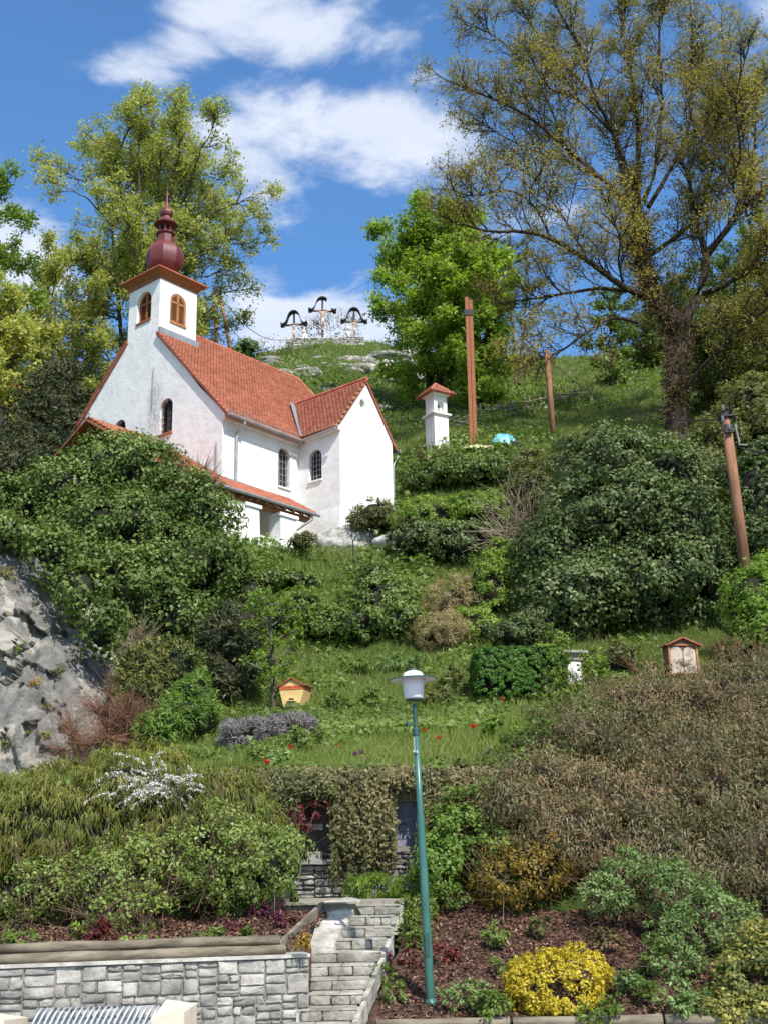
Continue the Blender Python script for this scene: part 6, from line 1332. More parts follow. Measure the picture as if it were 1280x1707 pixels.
B('ivy_bush', 'spreading dark green ivy patch below the porch pillars', [lobe(445, 972, 37.5, 40, 20, 1.0), lobe(495, 972, 37, 32, 16, 1.0), lobe(420, 1005, 36, 30, 44, 1)], 'ivy', dens=11, cr=.26, nl=28, L_=.11, W_=.075, seed=16)
B('green_shrub', 'fresh green shrub left of the dark rounded shrub mid slope', [lobe(500, 1030, 35, 50, 42, 1.2), lobe(545, 1050, 34.5, 45, 34, 1.2), lobe(450, 1035, 34, 34, 36, 1)], 'mid', dens=11, cr=.25, nl=24, L_=.10, W_=.06, seed=17)
B('dark_rounded_shrub', 'dark ivy-leaved shrub standing alone in the middle of the slope', [lobe(640, 1020, 35.5, 62, 54, 1.3), lobe(600, 1050, 34.8, 44, 34, 1.2), lobe(670, 1045, 34.8, 40, 36, 1.2), lobe(625, 965, 36, 22, 26, .7)], 'ivy', dens=12, cr=.24, nl=28, L_=.10, W_=.075, seed=18, lump=.35)
B('grass_mound', 'straw coloured wild growth right of the dark rounded shrub', [lobe(760, 1010, 36, 52, 40, .8), lobe(740, 1060, 34, 50, 34, .8)], 'straw', dens=9, cr=.22, nl=16, L_=.16, W_=.014, seed=19, core='inner_brown', droop=-.4, shell=(.8, 1.1), corek=.6)
B('green_shrub', 'bright green shrub column left of the right ivy bush', [lobe(812, 985, 36, 34, 62, .8), lobe(790, 1050, 34, 36, 34, .8), lobe(835, 935, 38, 30, 30, .8)], 'fresh', dens=11, cr=.22, nl=20, L_=.10, W_=.05, seed=20, lump=.4)
B('grey_shrub', 'grey-green shrub between straw growth and the clipped hedge', [lobe(860, 1060, 33, 50, 34, .9), lobe(900, 1040, 33.4, 40, 36, .9)], 'ivy_r', dens=12, cr=.2, nl=22, L_=.09, W_=.05, seed=21)
B('bare_bush', 'fan of pale bare stems rising left of the right ivy bush', [lobe(872, 900, 39, 42, 60, .9)], 'brownish', dens=2, cr=.2, nl=4, L_=.08, W_=.05, seed=22, lai=.05, core=None, twigs=(240, 2.2, .016, 'twig_pale'), shell=(.2, 1.0), below=False)
# right edge
B('dark_ivy_mass', 'dark ivy growth behind the right pole', [lobe(1262, 850, 35, 50, 90, 1.2), lobe(1290, 800, 36, 50, 70, 1.2), lobe(1275, 920, 34, 45, 60, 1)], 'ivy_r', dens=10, cr=.28, nl=24, L_=.12, W_=.08, seed=23, back=.2)
B('olive_shrub', 'tall olive leaved shrub left of the top of the right pole', [lobe(1200, 735, 44, 46, 48, 1.6), lobe(1250, 690, 45, 50, 60, 2), lobe(1185, 800, 41, 44, 44, 1.5), lobe(1275, 720, 44, 45, 70, 1.6)], 'olive', dens=8, cr=.36, nl=26, L_=.15, W_=.09, seed=24, lump=.4, shell=(.75, 1.08))
B('green_shrub', 'bright green shrub at the right edge around the foot of the pole', [lobe(1250, 1010, 30, 44, 62, 1.2), lobe(1285, 980, 30.5, 40, 55, 1), lobe(1262, 1070, 29, 36, 40, 1)], 'fresh', dens=12, cr=.24, nl=24, L_=.095, W_=.06, seed=25)
# left foot of the ivy bush
B('conifer_shrub', 'dark brown-tinged conifer shrub left of the young fruit tree', [lobe(382, 1075, 29, 55, 58, 1), lobe(375, 1135, 28.6, 48, 50, 1), lobe(400, 1040, 29.3, 40, 34, .8)], 'conifer', dens=14, cr=.22, nl=26, L_=.12, W_=.035, seed=26, lump=.35, out=.8)
B('conifer_shrub', 'olive conifer shrub between rock face and bright green shrub', [lobe(250, 1135, 27, 58, 50, 1), lobe(235, 1180, 26.6, 48, 48, 1), lobe(300, 1120, 27.3, 40, 42, .9)], 'conifer_g', dens=14, cr=.22, nl=26, L_=.11, W_=.035, seed=27, lump=.35, out=.8)
B('feathery_shrub', 'bright green feathery shrub at the foot of the conifer shrubs', [lobe(308, 1205, 25.6, 52, 48, .9), lobe(270, 1225, 25.2, 42, 34, .8), lobe(325, 1165, 26, 32, 34, .8)], 'fresh_d', dens=16, cr=.19, nl=24, L_=.10, W_=.03, seed=28, out=.9, lump=.35)
B('bare_bush', 'reddish bare twig bush in front of the rock face', [lobe(185, 1200, 25.2, 48, 62, .8), lobe(150, 1240, 25, 45, 35, .7), lobe(215, 1235, 25, 38, 40, .7)], 'brownish', dens=3, cr=.2, nl=5, L_=.06, W_=.03, seed=29, lai=.08, core=None, twigs=(700, 1.1, .0065, 'twig_red'), shell=(.35, 1.1), below=False)
B('twiggy_shrub', 'leafy thin-stemmed growth on the edge of rock and ivy', [lobe(205, 1075, 29.5, 40, 36, .7)], 'olive', dens=8, cr=.2, nl=8, L_=.08, W_=.04, seed=30, lai=.3, core=None, twigs=(260, 1.0, .008, 'twig_pale'), shell=(.4, 1.15), below=False)
B('clipped_hedge', 'dense clipped dark green hedge block left of the white pedestal', [lobe(862, 1130, 27.6, 72, 42, .8)], 'hedge', dens=90, cr=.08, nl=26, L_=.05, W_=.03, seed=31, lump=.03, boxy=True, core=None, lai=8, flat=.8)
B('light_green_shrub', 'airy light green shrub spreading around the white pedestal', [lobe(915, 1120, 27.2, 36, 50, .5), lobe(985, 1125, 27.6, 30, 40, .5), lobe(945, 1165, 26.9, 50, 30, .5), lobe(930, 1072, 27.4, 26, 24, .4)], 'fresh', dens=13, cr=.16, nl=12, L_=.09, W_=.05, seed=32, lai=.8, core=None, twigs=(160, .8, .008, 'twig'), shell=(.5, 1.1))
B('olive_shrub', 'yellowish shrub right of the white pedestal under the ivy bush', [lobe(1035, 1110, 29.5, 32, 34, .8)], 'olive', dens=12, cr=.18, nl=18, L_=.08, W_=.05, seed=33)
# the terrace
B('lavender', 'wide grey-purple lavender bush below the bee hive', [lobe(405, 1232, 24.2, 40, 30, .6), lobe(450, 1228, 24.2, 44, 30, .6), lobe(495, 1220, 24.4, 36, 26, .6)], 'lavender', dens=26, cr=.14, nl=24, L_=.10, W_=.016, seed=34, out=1.2, core='inner_brown', cat='lavender', droop=-.3)
for i, (u, v, ru, rv, m_, lb_) in enumerate([(515, 1236, 26, 22, 'mid', 'round leafy peony clump at the right end of the lavender'), (430, 1262, 20, 16, 'mid', 'small leafy clump in front of the lavender'), (462, 1268, 18, 15, 'bluegreen', 'bluish leafy clump below the lavender'),
        (555, 1172, 26, 20, 'mid', 'dark leafy clump in the grass right of the bee hive'), (620, 1165, 30, 18, 'mid', 'leafy herb clump in the grass left of the lamp head'), (840, 1215, 34, 24, 'fresh', 'leafy green clump at the right end of the terrace grass'), (880, 1250, 44, 30, 'mid', 'mixed green clump above the brown shrubs'), (730, 1165, 30, 22, 'olive', 'straw tinted clump behind the lamp head'), (590, 1110, 34, 16, 'mid', 'low nettle patch at the top of the terrace grass'), (660, 1105, 40, 18, 'bluegreen', 'herb patch below the dark rounded shrub'), (775, 1140, 36, 26, 'olive', 'olive growth left of the clipped hedge')]):
    g = ground_at(u, v + rv * .8, 19.6); c = lobe(u, v, g[1], ru, rv, .35); B('herb_clump', lb_, [c], m_, dens=18, cr=.13, nl=18, L_=.11, W_=.035, seed=40 + i, lai=1.5, core=None, cat='plant', shell=(.4, 1.1), out=.8)
# broom mound on the left, spirea blossom, light green roses
B('weeping_broom', 'wide olive green mound of drooping broom shoots at the lower left', [lobe(110, 1392, 18.4, 140, 98, 1.3), lobe(240, 1368, 18.5, 120, 104, 1.3), lobe(370, 1360, 18.9, 85, 66, 1.1), lobe(10, 1420, 18.1, 110, 95, 1.1), lobe(290, 1430, 18.0, 150, 80, .9), lobe(-90, 1400, 18.2, 90, 90, 1.1), lobe(420, 1380, 18.6, 50, 70, .7)],
   'weep', dens=22, cr=.19, nl=40, L_=.105, W_=.014, seed=60, droop=1.5, lump=.2, out=.5, upw=.0, tv=.12)
B('dark_undergrowth', 'dark green bushes filling the shade under the broom mound', [lobe(60, 1490, 17.2, 80, 45, .7), lobe(200, 1480, 17.2, 90, 50, .7), lobe(340, 1480, 17.2, 90, 55, .7), lobe(440, 1455, 17.4, 50, 60, .6)], 'mid', dens=20, cr=.16, nl=24, L_=.07, W_=.045, seed=61)
def arcs(name, label, c, n, l, seed, mat, per=22, sprd=.5, L_=.028, W_=.024, cat='shrub', side=1):
    rng = np.random.default_rng(seed); c = np.array(c); p = c + rng.normal(size=(n, 3)) * np.array([sprd, .18, sprd * .42]); d = np.stack([rng.normal(-.2, .55, n), rng.uniform(-.5, -.1, n), rng.uniform(.05, .5, n)], 1)
    S = spawn(p, nrmz(d), l * rng.uniform(.5, 1.3, n), rng, 7, .10, -.55); t = thing(name, label, cat, tuple(c))
    tubes_obj('stems', [(S - c, .004 * np.ones((n, 7)), 3)], MT['twig'], t); q, T, f = batch_points(S, per, rng, .1); q = q + rng.normal(size=q.shape) * .009
    leaves_obj('blossom', leaf_quads(q, nrmz(rng.normal(size=q.shape) + [0, -.3, .6]), L_, W_, rng) - c, rng.random(len(q)), LM[mat], t)
a_ = at(258, 1318, 17.15); arcs('white_spirea', 'arching sprays of white spirea blossom on top of the broom mound', a_, 110, .5, 4, 'white', per=80, sprd=.24, L_=.024, W_=.02)
a_ = at(225, 1280, 17.9); arcs('white_spirea', 'thin outlying spray of white blossom above the main spirea', a_, 7, .5, 5, 'white', per=40, sprd=.25, L_=.022, W_=.018)
ROSES = [(60, 1480, 62, 42, 16.2, 'pale green rose bush at the left edge of the bed'), (195, 1465, 62, 52, 16.3, 'rose bush left of the middle in the left bed'), (270, 1440, 70, 60, 16.6, 'tallest rose bush in the middle of the left bed'), (400, 1425, 92, 68, 16.5, 'widest rose bush, right in the left bed next to the niche'), (215, 1520, 55, 28, 15.6, 'low front rose bush leaning over the mulch')]
for i, (u, v, ru, rv, d, lb_) in enumerate(ROSES):
    B('rose_bush', lb_, [lobe(u, v, d, ru, rv, .55), lobe(u - ru * .5, v + rv * .2, d - .1, ru * .55, rv * .7, .45), lobe(u + ru * .5, v + rv * .1, d - .05, ru * .6, rv * .75, .45)], 'rose', dens=24, cr=.17, nl=20, L_=.052, W_=.030, seed=62 + i, lai=1.25, core=None, twigs=(90, .8, .007, 'twig'), shell=(.45, 1.1), lump=.5, group=None)
# hanging ivy on the terrace wall
def curtain():
    rng = np.random.default_rng(17); n = 900; x = rng.uniform(WX0 - .3, WX1 + .3, n); t = thing('hanging_ivy', 'curtain of hanging brown-green ivy covering the terrace wall between niche and slate panel', 'ivy', (0, WY, ZW1))
    nl_, nr_ = NX - NW / 2 - .05, NX + NW / 2 + .05
    ln = np.where((x > nr_) & (x < OX0 - .05), rng.uniform(.7, 1.45, n), np.where((x >= OX0 - .05) & (x < OX1 + .02), rng.uniform(.04, .22, n), np.where(x < nl_, rng.uniform(.25, .9, n), np.where(x > OX1, rng.uniform(.5, 1.6, n), rng.uniform(.12, .3, n)))))
    ln *= .55 + .9 * fbm(np.stack([x * 2.1, x * 0, x * 0], 1), 2, 3); z0 = ZW1 + rng.uniform(-.05, .14, n); y0 = WY - rng.uniform(-.12, .16, n)
    s = np.linspace(0, 1, 8)[None, :]; P = np.stack([x[:, None] + rng.normal(0, .03, (n, 8)).cumsum(1) * .5, y0[:, None] - .10 * np.sin(s * 2.5) - rng.uniform(0, .12, (n, 1)), z0[:, None] - ln[:, None] * s], -1); o_ = np.array([0, WY, ZW1])
    tubes_obj('stems', [(P - o_, .006 * np.ones((n, 8)), 3)], MT['twig'], t); q, T, f = batch_points(P, 60, rng, .0); q = q + rng.normal(size=q.shape) * np.array([.035, .05, .03])
    k = rng.random(len(q)) < .95; q = q[k]; leaves_obj('foliage', leaf_quads(q, nrmz(rng.normal(size=q.shape) * .5 + [0, -1, .35]), .058, .04, rng, .9) - o_, .5 + (fbm(q * 1.3, 3, 5) - .5) * 1.3 + rng.normal(0, .17, len(q)), LM['curtain'], t, tri=True)
curtain()
B('top_ivy', 'mat of ivy lying over the top edge of the terrace wall', [(x, WY + .15, ZW1 + .02, .38, .3, .16) for x in np.arange(WX0, WX1 + .3, .55)], 'curtain', dens=40, cr=.12, nl=20, L_=.06, W_=.045, seed=80, cat='ivy', below=False)
rc = at(492, 1362, WY - .2); r2 = at(455, 1385, WY - .2); r3 = at(530, 1350, WY - .15)
B('red_leaved_shrub', 'dark red leaved creeper hanging over the arched niche', [(*rc, .34, .14, .20), (*r2, .2, .12, .2), (*r3, .2, .12, .12)], 'redleaf', dens=60, cr=.09, nl=16, L_=.05, W_=.03, seed=81, cat='creeper', core=None, below=False, droop=.6, lai=2)
B('green_shrub', 'fresh green shrub right of the lamp post in front of the wall', [lobe(775, 1400, 18.3, 66, 76, .6), lobe(730, 1450, 17.9, 40, 42, .5), lobe(800, 1350, 18.6, 52, 42, .6), lobe(830, 1430, 18.2, 42, 50, .5)], 'fresh_d', dens=24, cr=.15, nl=22, L_=.055, W_=.035, seed=82, lump=.4, core=None, lai=2.2, shell=(.6, 1.05))
B('grass_mound', 'tuft of fresh grass at the foot of the ivy wall', [lobe(620, 1478, 18.4, 42, 16, .25), lobe(690, 1480, 18.2, 30, 16, .25)], 'fresh', dens=60, cr=.1, nl=16, L_=.16, W_=.012, seed=83, cat='grass tuft', core=None, droop=-1.5, below=False)
# the brown bank on the right
B('cotoneaster_bank', 'broad bank of hanging brown and green cotoneaster on the right', [lobe(1080, 1200, 25.5, 130, 60, 2), lobe(1220, 1190, 25.5, 110, 70, 2), lobe(960, 1260, 24, 100, 62, 1.8), lobe(1130, 1290, 23, 150, 80, 2), lobe(1260, 1290, 23, 100, 90, 2), lobe(900, 1330, 21, 90, 66, 1.4), lobe(1040, 1370, 20.2, 130, 80, 1.6), lobe(1200, 1380, 19.9, 130, 95, 1.5), lobe(850, 1350, 19.8, 60, 50, .9), lobe(930, 1400, 19.3, 90, 60, 1), lobe(1340, 1350, 20.4, 100, 110, 1.6), lobe(1090, 1430, 18.9, 110, 60, .9), lobe(1250, 1440, 18.7, 100, 70, .9), lobe(980, 1430, 18.9, 60, 45, .7), lobe(1180, 1470, 18.3, 90, 46, .7), lobe(1050, 1465, 18.4, 80, 40, .6), lobe(1290, 1490, 18.2, 70, 50, .7), lobe(1310, 1180, 26, 80, 70, 2)],
   'brown', dens=11, cr=.34, nl=40, L_=.068, W_=.020, seed=84, lai=1.05, shell=(.72, 1.1), droop=1.6, lump=.5, core='inner_brown', upw=.1, tv=.2, twigs=(1500, .6, .006, 'twig_red'), lumpf=3.2)
B('mixed_shrub', 'green leafy shrubs running into the upper left end of the brown bank', [lobe(905, 1245, 21.0, 58, 34, .7), lobe(850, 1300, 19.4, 44, 34, .6), lobe(965, 1200, 22.6, 56, 28, .7)], 'mid', dens=14, cr=.2, nl=20, L_=.07, W_=.04, seed=93, core=None, lai=.8, lump=.5, shell=(.6, 1.15))
B('reddish_twig_shrub', 'reddish twigs with dry leaves sticking up beside the picture box', [lobe(1080, 1130, 26.3, 30, 24, .6), lobe(1215, 1118, 26.3, 38, 30, .6), lobe(1262, 1120, 26.3, 30, 50, .6)], 'brown', dens=10, cr=.2, nl=14, L_=.08, W_=.03, seed=85, lai=.5, core=None, twigs=(260, .8, .007, 'twig_red'), shell=(.5, 1.15))
B('yellow_orange_shrub', 'yellow-orange leaved shrub at the end of the pale path edge', [lobe(870, 1455, 17.9, 66, 50, .6), lobe(915, 1440, 18.1, 46, 50, .6), lobe(835, 1480, 17.7, 42, 34, .5)], 'orange', dens=24, cr=.15, nl=22, L_=.045, W_=.028, seed=86, lump=.35, core=None, twigs=(150, .7, .007, 'twig'), shell=(.6, 1.08))
B('arching_shrub', 'blue-green shrub arching over the mulch on the right', [lobe(1055, 1465, 16.8, 66, 34, .5), lobe(1120, 1490, 16.5, 72, 44, .55), lobe(1185, 1530, 16.1, 66, 48, .55), lobe(1140, 1565, 15.8, 50, 40, .45), lobe(1010, 1490, 16.6, 36, 26, .4), lobe(1235, 1560, 15.8, 46, 40, .45), lobe(1125, 1615, 15.2, 36, 44, .35)], 'bluegreen', dens=26, cr=.14, nl=22, L_=.05, W_=.026, seed=87, lump=.35, core=None, twigs=(200, .7, .007, 'twig'), shell=(.6, 1.08), out=.5)
B('yellow_shrub', 'rounded bright yellow leaved shrub at the foot of the right bed', [lobe(925, 1640, 14.6, 72, 42, .5), lobe(960, 1625, 14.8, 50, 36, .45), lobe(885, 1650, 14.5, 42, 34, .4), lobe(930, 1672, 14.35, 66, 28, .35)], 'yellow', dens=42, cr=.10, nl=26, L_=.036, W_=.024, seed=88, lump=.25, core=None, lai=2.6, shell=(.7, 1.03))
B('variegated_shrub', 'dark shrub with yellowish leaf edges in the lower right corner', [lobe(1245, 1640, 14.6, 62, 50, .5), lobe(1200, 1690, 14.2, 46, 36, .4), lobe(1275, 1580, 15, 50, 36, .5), lobe(1275, 1700, 14.2, 50, 40, .5)], 'varieg', dens=28, cr=.13, nl=24, L_=.05, W_=.032, seed=89, core=None, lai=2.3, shell=(.7, 1.05))
# small bed plants
rr = random.Random(3)
BEDP = [(28, 1575, 30, 18, 'mid', 'bushy green plant at the left end of the mulch bed'), (95, 1582, 16, 10, 'rose', 'small green plant second from the left in the bed'), (215, 1575, 22, 14, 'rose', 'light green cushion in front of the low rose bush'), (330, 1560, 16, 10, 'mid', 'green tuft in the middle of the bed edge'), (370, 1562, 16, 12, 'mid', 'green tuft right of the middle in the bed'), (412, 1565, 18, 12, 'mid', 'leafy green tuft near the slanting boards'), (130, 1555, 14, 10, 'fresh', 'tiny fresh plant in the reddish mulch'), (265, 1578, 12, 8, 'fresh', 'tiny plant by the log in the bed'),
        (165, 1560, 26, 20, 'redleaf', 'dark red leaved clump between the roses'), (450, 1520, 26, 14, 'purple', 'purple leaved clump by the back boards'), (470, 1535, 20, 14, 'purple', 'purple leaved clump right of the first near the slanting boards'), (340, 1520, 26, 14, 'redleaf', 'dark red clump below the widest rose bush'), (385, 1550, 14, 10, 'purple', 'small purple clump in front of the rose bush'), (392, 1505, 34, 22, 'mid', 'dark green clump under the widest rose bush'),
        (505, 1574, 12, 15, 'orange', 'yellow-green weed at the end of the stone wall'), (15, 1520, 28, 16, 'mid', 'green growth at the left edge behind the mulch')]
BEDR = [(682, 1532, 20, 20, 'mid', 'leafy green plant hugging the right end of the upper steps'), (712, 1545, 20, 18, 'olive', 'olive plant right of the one hugging the upper steps'), (655, 1655, 20, 18, 'mid', 'round green plant left of the lamp foot'), (640, 1625, 16, 12, 'mid', 'small green plant by the steps kerb'), (688, 1560, 22, 22, 'mid', 'dark green plant beside the upper steps'), (700, 1510, 34, 22, 'mid', 'loose shrublet right of the top of the steps'), (775, 1660, 30, 26, 'bluegreen', 'blue-green plant right of the lamp foot'), (825, 1680, 34, 22, 'mid', 'low green plants left of the yellow shrub'), (740, 1590, 20, 16, 'redleaf', 'reddish plant behind the lamp post'), (670, 1600, 22, 12, 'redleaf', 'red leaved ground plant right of the steps'),
        (1045, 1640, 26, 22, 'bluegreen', 'green plant right of the yellow shrub'), (1075, 1660, 24, 16, 'mid', 'low green plant in front of the arching shrub'), (820, 1560, 26, 20, 'mid', 'small dark shrub on the mulch slope'), (900, 1545, 22, 18, 'olive', 'sparse plant under the orange shrub'), (1015, 1570, 30, 24, 'brownish', 'brownish grassy plant on the dark mulch'), (745, 1500, 40, 20, 'mid', 'green edge plants along the landing right of the lamp'), (850, 1610, 24, 16, 'mid', 'green plant above the yellow shrub'), (1090, 1600, 26, 30, 'mid', 'leafy plant at the foot of the arching shrub'), (1000, 1690, 40, 16, 'mid', 'low plants in front of the yellow shrub to the right'), (1140, 1680, 40, 24, 'bluegreen', 'green plants left of the variegated shrub')]
def bed_hit(u, v, left):
    ys = np.arange(13.0 if left else 14.05, 19, .02); d = ray(u, v); P = EYE + d[None] * (ys / d[1])[:, None]; f = LEFT_BED if left else RIGHT_BED; b = P[:, 2] < f(P[:, 0], P[:, 1]); i = int(np.argmax(b)) if b.any() else 60; return P[i]
for i, (u, v, ru, rv, m_, lb_) in enumerate(BEDP + BEDR):
    g = bed_hit(u, v + rv, i < len(BEDP)); s = g[1] * 1.04 / FPX; B('bed_plant', lb_, [(g[0], g[1], g[2] + rv * s, ru * s, ru * s * .8, rv * s)], m_, dens=60, cr=.07, nl=16, L_=.055, W_=.024, seed=120 + i, lai=1.3, core=None, cat='plant', shell=(.3, 1.1), out=.9, below=False, upw=.8)
# weeds on the rock
RX, RY, RZz = ROCK
for i, (u, v, r_, m_, lb_) in enumerate([(38, 1078, 13, 'fresh', 'green tuft growing in a crack high on the rock face'), (92, 1112, 14, 'olive', 'olive tuft in the middle of the rock face'), (60, 1140, 8, 'orange', 'orange-brown tuft on the rock face'), (85, 1178, 16, 'olive', 'yellowish tuft low on the rock face'), (50, 1224, 8, 'olive', 'small tuft near the foot of the rock face'), (75, 1230, 11, 'mid', 'green tuft right of the small one at the rock foot'), (12, 1238, 16, 'olive', 'olive tuft at the left edge of the rock foot'), (122, 1248, 12, 'fresh', 'fresh weed at the lower right of the rock face'), (15, 1340, 40, 'olive', 'olive weeds on the ledge above the broom mound'), (5, 960, 24, 'olive', 'dry hanging growth at the upper left of the rock face')]):
    d_ = ray(u, v); F_ = np.stack([RX, RY, RZz], -1) - EYE; k_ = F_ @ FW; uu = 640 + FPX * (F_ @ CR) / k_; vv = 853.5 - FPX * (F_ @ CU) / k_; j = np.argmin((uu - u) ** 2 + (vv - v) ** 2); c = np.array([RX.flat[j], RY.flat[j], RZz.flat[j]]); s = c[1] * 1.04 / FPX * r_
    B('rock_weed', lb_, [(c[0], c[1] - .05, c[2], s, s * .5, s * .7)], m_, dens=40, cr=.1, nl=14, L_=.07, W_=.03, seed=170 + i, lai=1.2, core=None, cat='weed', below=False, shell=(.3, 1.1))
B('dry_grass', 'dry straw grass fringe above the rock face at the left edge', [lobe(-5, 880, 30.5, 40, 22, .6), lobe(15, 905, 30.2, 28, 16, .5)], 'olive', dens=14, cr=.2, nl=16, L_=.14, W_=.02, seed=190, cat='grass tuft', core=None, below=False)

# flowers of the terrace
def flower(u, v, mat, label, cat, r_=.05, h_=.28):
    g = ground_at(u, v + 8, 19.6); t = thing('garden_' + cat, label, cat, tuple(g)); m = MB(); m.tube([(0, 0, -.05), (0, 0, h_)], .006, 5); m.build('stem', LM['mid'], t)
    m = MB()
    for k in range(6):
        a = k * math.pi / 3; ca, sa = math.cos(a), math.sin(a); m.add([(ca * .01, sa * .01, h_), (ca * r_ - sa * r_ * .5, sa * r_ + ca * r_ * .5, h_ + r_ * .9), (ca * r_ * .8, sa * r_ * .8, h_ + r_ * 2.0), (ca * r_ + sa * r_ * .5, sa * r_ - ca * r_ * .5, h_ + r_ * .9)], [(0, 1, 2, 3)], .3 + .1 * (k % 3))
    m.build('petals', LM[mat], t); m = MB()
    for k in range(4): a = k * 1.6 + .4; m.add([(0, 0, 0), (.02 * math.cos(a) - .03 * math.sin(a), .05 * math.sin(a), .12), (.1 * math.cos(a), .1 * math.sin(a), h_ * .85)], [(0, 1, 2)])
    m.build('leaves', LM['bluegreen'], t)
for u, v, m_, lb_, c_, r_ in [(445, 1296, 'tulip', 'red tulip above the broom mound', 'tulip', .065), (484, 1268, 'tulip', 'red tulip in front of the peony clump', 'tulip', .05), (708, 1238, 'tulip', 'dark red tulip just right of the lamp post', 'tulip', .05), (733, 1252, 'tulip', 'red tulip second right of the lamp post', 'tulip', .055), (790, 1232, 'tulip', 'largest red tulip in the right part of the grass', 'tulip', .075), (838, 1182, 'tulip', 'red tulip below the clipped hedge', 'tulip', .05),
        (592, 1282, 'iris', 'left one of two purple irises in the grass', 'iris', .055), (603, 1279, 'iris', 'right one of two purple irises in the grass', 'iris', .055), (562, 1263, 'tulip', 'tiny dark red tulip left of the irises', 'tulip', .035)]:
    flower(u, v, m_, lb_, c_, r_ * .75)

# ------------------------------------------------------------------ grass, herbs and ground cover
def project(P):
    q = P - EYE; k = q @ FW; return 640 + FPX * (q @ CR) / k, 853.5 - FPX * (q @ CU) / k
def scatter(name, n, x0, x1, y0, y1, L_, W_, mat, seed, up=1.0, clump=1, cr=0., droop=0., pw=2.0, thr=None, fr=.5, zoff=0., hz=None, hgt=.5, tv=.15, kind='stuff', slope=None):
    """leaves or blades over the hillside, thinning with the square of the distance"""
    rng = np.random.default_rng(seed); r = rng.random(n)
    y = (y0 ** (1 - pw) + r * (y1 ** (1 - pw) - y0 ** (1 - pw))) ** (1 / (1 - pw)); x = (x0 + (x1 - x0) * rng.random(n)) * y / y0
    P = np.stack([x, y, x * 0], -1); f = fbm(P * fr, 3, seed + 9)
    if thr is not None: k = f > thr; x, y, P, f = x[k], y[k], P[k], f[k]
    u, v = project(np.stack([x, y, hill_z(x, y)], -1)); k = (u > -60) & (u < 1340); x, y, f = x[k], y[k], f[k]
    z = (hz or hill_z)(x, y) + zoff; P = np.stack([x, y, z], -1); m = len(P); q = np.repeat(P, clump, 0)
    cs = np.repeat(np.sqrt(y / y0), clump)[:, None]
    q = q + rng.normal(size=q.shape) * cr * np.array([1, 1, .4]) * cs; nq = len(q)
    s = np.repeat(np.sqrt(y / y0), clump) * rng.uniform(.6, 1.4, nq)
    if up > 0:
        d = nrmz(rng.normal(size=(nq, 3)) * np.array([.38, .38, .2]) + [0, 0, up]); L2 = L_ * s; b = nrmz(np.cross(d, rng.normal(size=(nq, 3)))); w2 = (W_ * s)[:, None]; q = q + [0, 0, 0]
        bend = nrmz(rng.normal(size=(nq, 3)) * [1, 1, .1]) * (L2 * .25)[:, None]
        quads = np.stack([q - b * w2 * .5, q + b * w2 * .5, q + d * (L2 * .6)[:, None] + b * w2 * .35 + bend * .3, q + d * L2[:, None] + bend], 1)
    else:
        nn = nrmz(rng.normal(size=(nq, 3)) * .6 + [0, -.4, .8]); quads = leaf_quads(q + [0, 0, hgt * .1], nn, 1, 1, rng, droop)
        c = quads.mean(1, keepdims=True); quads = c + (quads - c) * np.array([1, 1, 1]) * (L_ * s)[:, None, None] * np.array([1.0, 1.0, 1.0])
    tint = .5 + (fbm(q * .45, 3, seed + 3) - .5) * 1.2 + rng.normal(0, tv, nq)
    return leaves_obj(name, quads, tint, LM[mat], kind=kind, tri=True, blade=up > 0)
scatter('meadow_grass', 130000, -7, 9, 19.6, 40, .15, .013, 'meadow', 201, pw=1.6, fr=.8, tv=.2)
scatter('meadow_grass', 22000, -7, 9, 19.6, 40, .27, .014, 'meadow', 202, pw=1.6, thr=.56, fr=.5)
scatter('ground_herbs', 30000, -7, 9, 19.6, 46, .075, .05, 'mid', 203, up=0, clump=3, cr=.08, pw=1.4, thr=.52, fr=.6)
scatter('slope_grass', 130000, -13, 15, 34, 64, .24, .02, 'hillgrass', 204, pw=1.8, fr=.3, tv=.2)
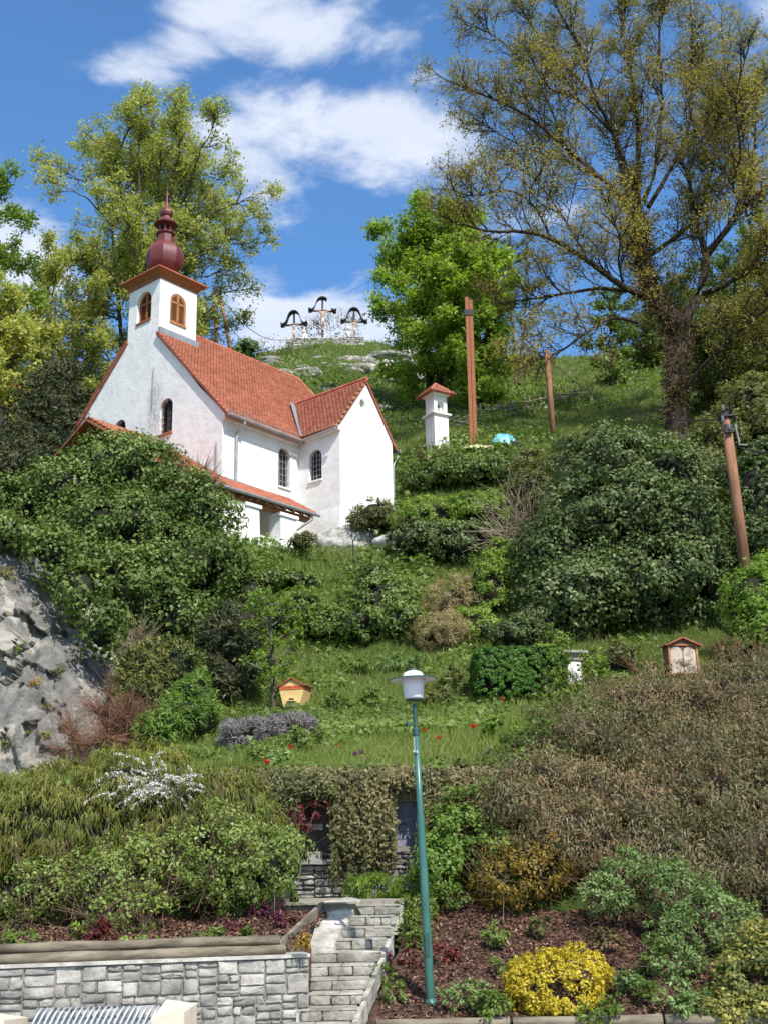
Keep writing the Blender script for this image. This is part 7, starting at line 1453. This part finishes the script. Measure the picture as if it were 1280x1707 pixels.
scatter('slope_herbs', 22000, -13, 15, 36, 58, .12, .08, 'mid', 205, up=0, clump=4, cr=.22, pw=1.6, thr=.5, fr=.35, hgt=2)
scatter('hilltop_grass', 120000, -22, 28, 58, 118, .30, .045, 'hillgrass', 206, pw=1.6, fr=.15, tv=.22)
scatter('hilltop_herbs', 16000, -22, 28, 60, 112, .17, .13, 'mid', 207, up=0, clump=6, cr=.45, pw=1.6, thr=.53, fr=.22, hgt=2.5)
scatter('dry_stalks', 12000, -22, 28, 60, 112, .5, .03, 'straw', 208, pw=1.6, thr=.57, fr=.3)
# bark chips on the beds
def chips(name, f0, f1, y0, y1, fz, n, seed):
    rng = np.random.default_rng(seed); y = rng.uniform(y0, y1, n); a = f0(y); b = f1(y); x = a + (b - a) * rng.random(n); z = fz(x, y) + bump_bed(x, y) + .012
    q = np.stack([x, y, z], -1); nn = nrmz(rng.normal(size=q.shape) * .5 + [0, 0, 1]); leaves_obj(name, leaf_quads(q, nn, .055, .028, rng), rng.normal(.45, .25, n), LM['mulchchip'], kind='stuff', tri=True)
chips('bark_chips', lambda y: y * 0 - 5.2, lambda y: np.minimum(-1.30 + (y - 13.5) * .14, XR + (y - YR - .24) / math.tan(WALL_ANG)), 13.3, 16.8, LEFT_BED, 18000, 5)
chips('bark_chips', lambda y: XE(y) + .2, lambda y: y * 0 + 6.2, 14.1, 18.2, RIGHT_BED, 26000, 6)
# little stones and cracks of rock showing in the hill
rng = np.random.default_rng(91); st = thing('hill_outcrops', 'pale limestone ribs showing through the turf below the crosses', 'rocks', (0, 90, 40))
for k in range(46):
    u = rng.uniform(440, 690); v = rng.uniform(592, 690) if k % 3 else rng.uniform(598, 625); g = ground_at(u, v, 60); s = rng.uniform(.3, 1.0)
    nz_k = fbm(ICO[0] * 1.6 + k, 3, k); co = ICO[0] * (.55 + .8 * nz_k)[:, None] * np.array([s * 1.5, s, s * .55]) + g - np.array([0, 90, 40]) + [0, 0, s * .05]
    link('rock', np_mesh('rock', co, ICO[1], MT['rock']), st)
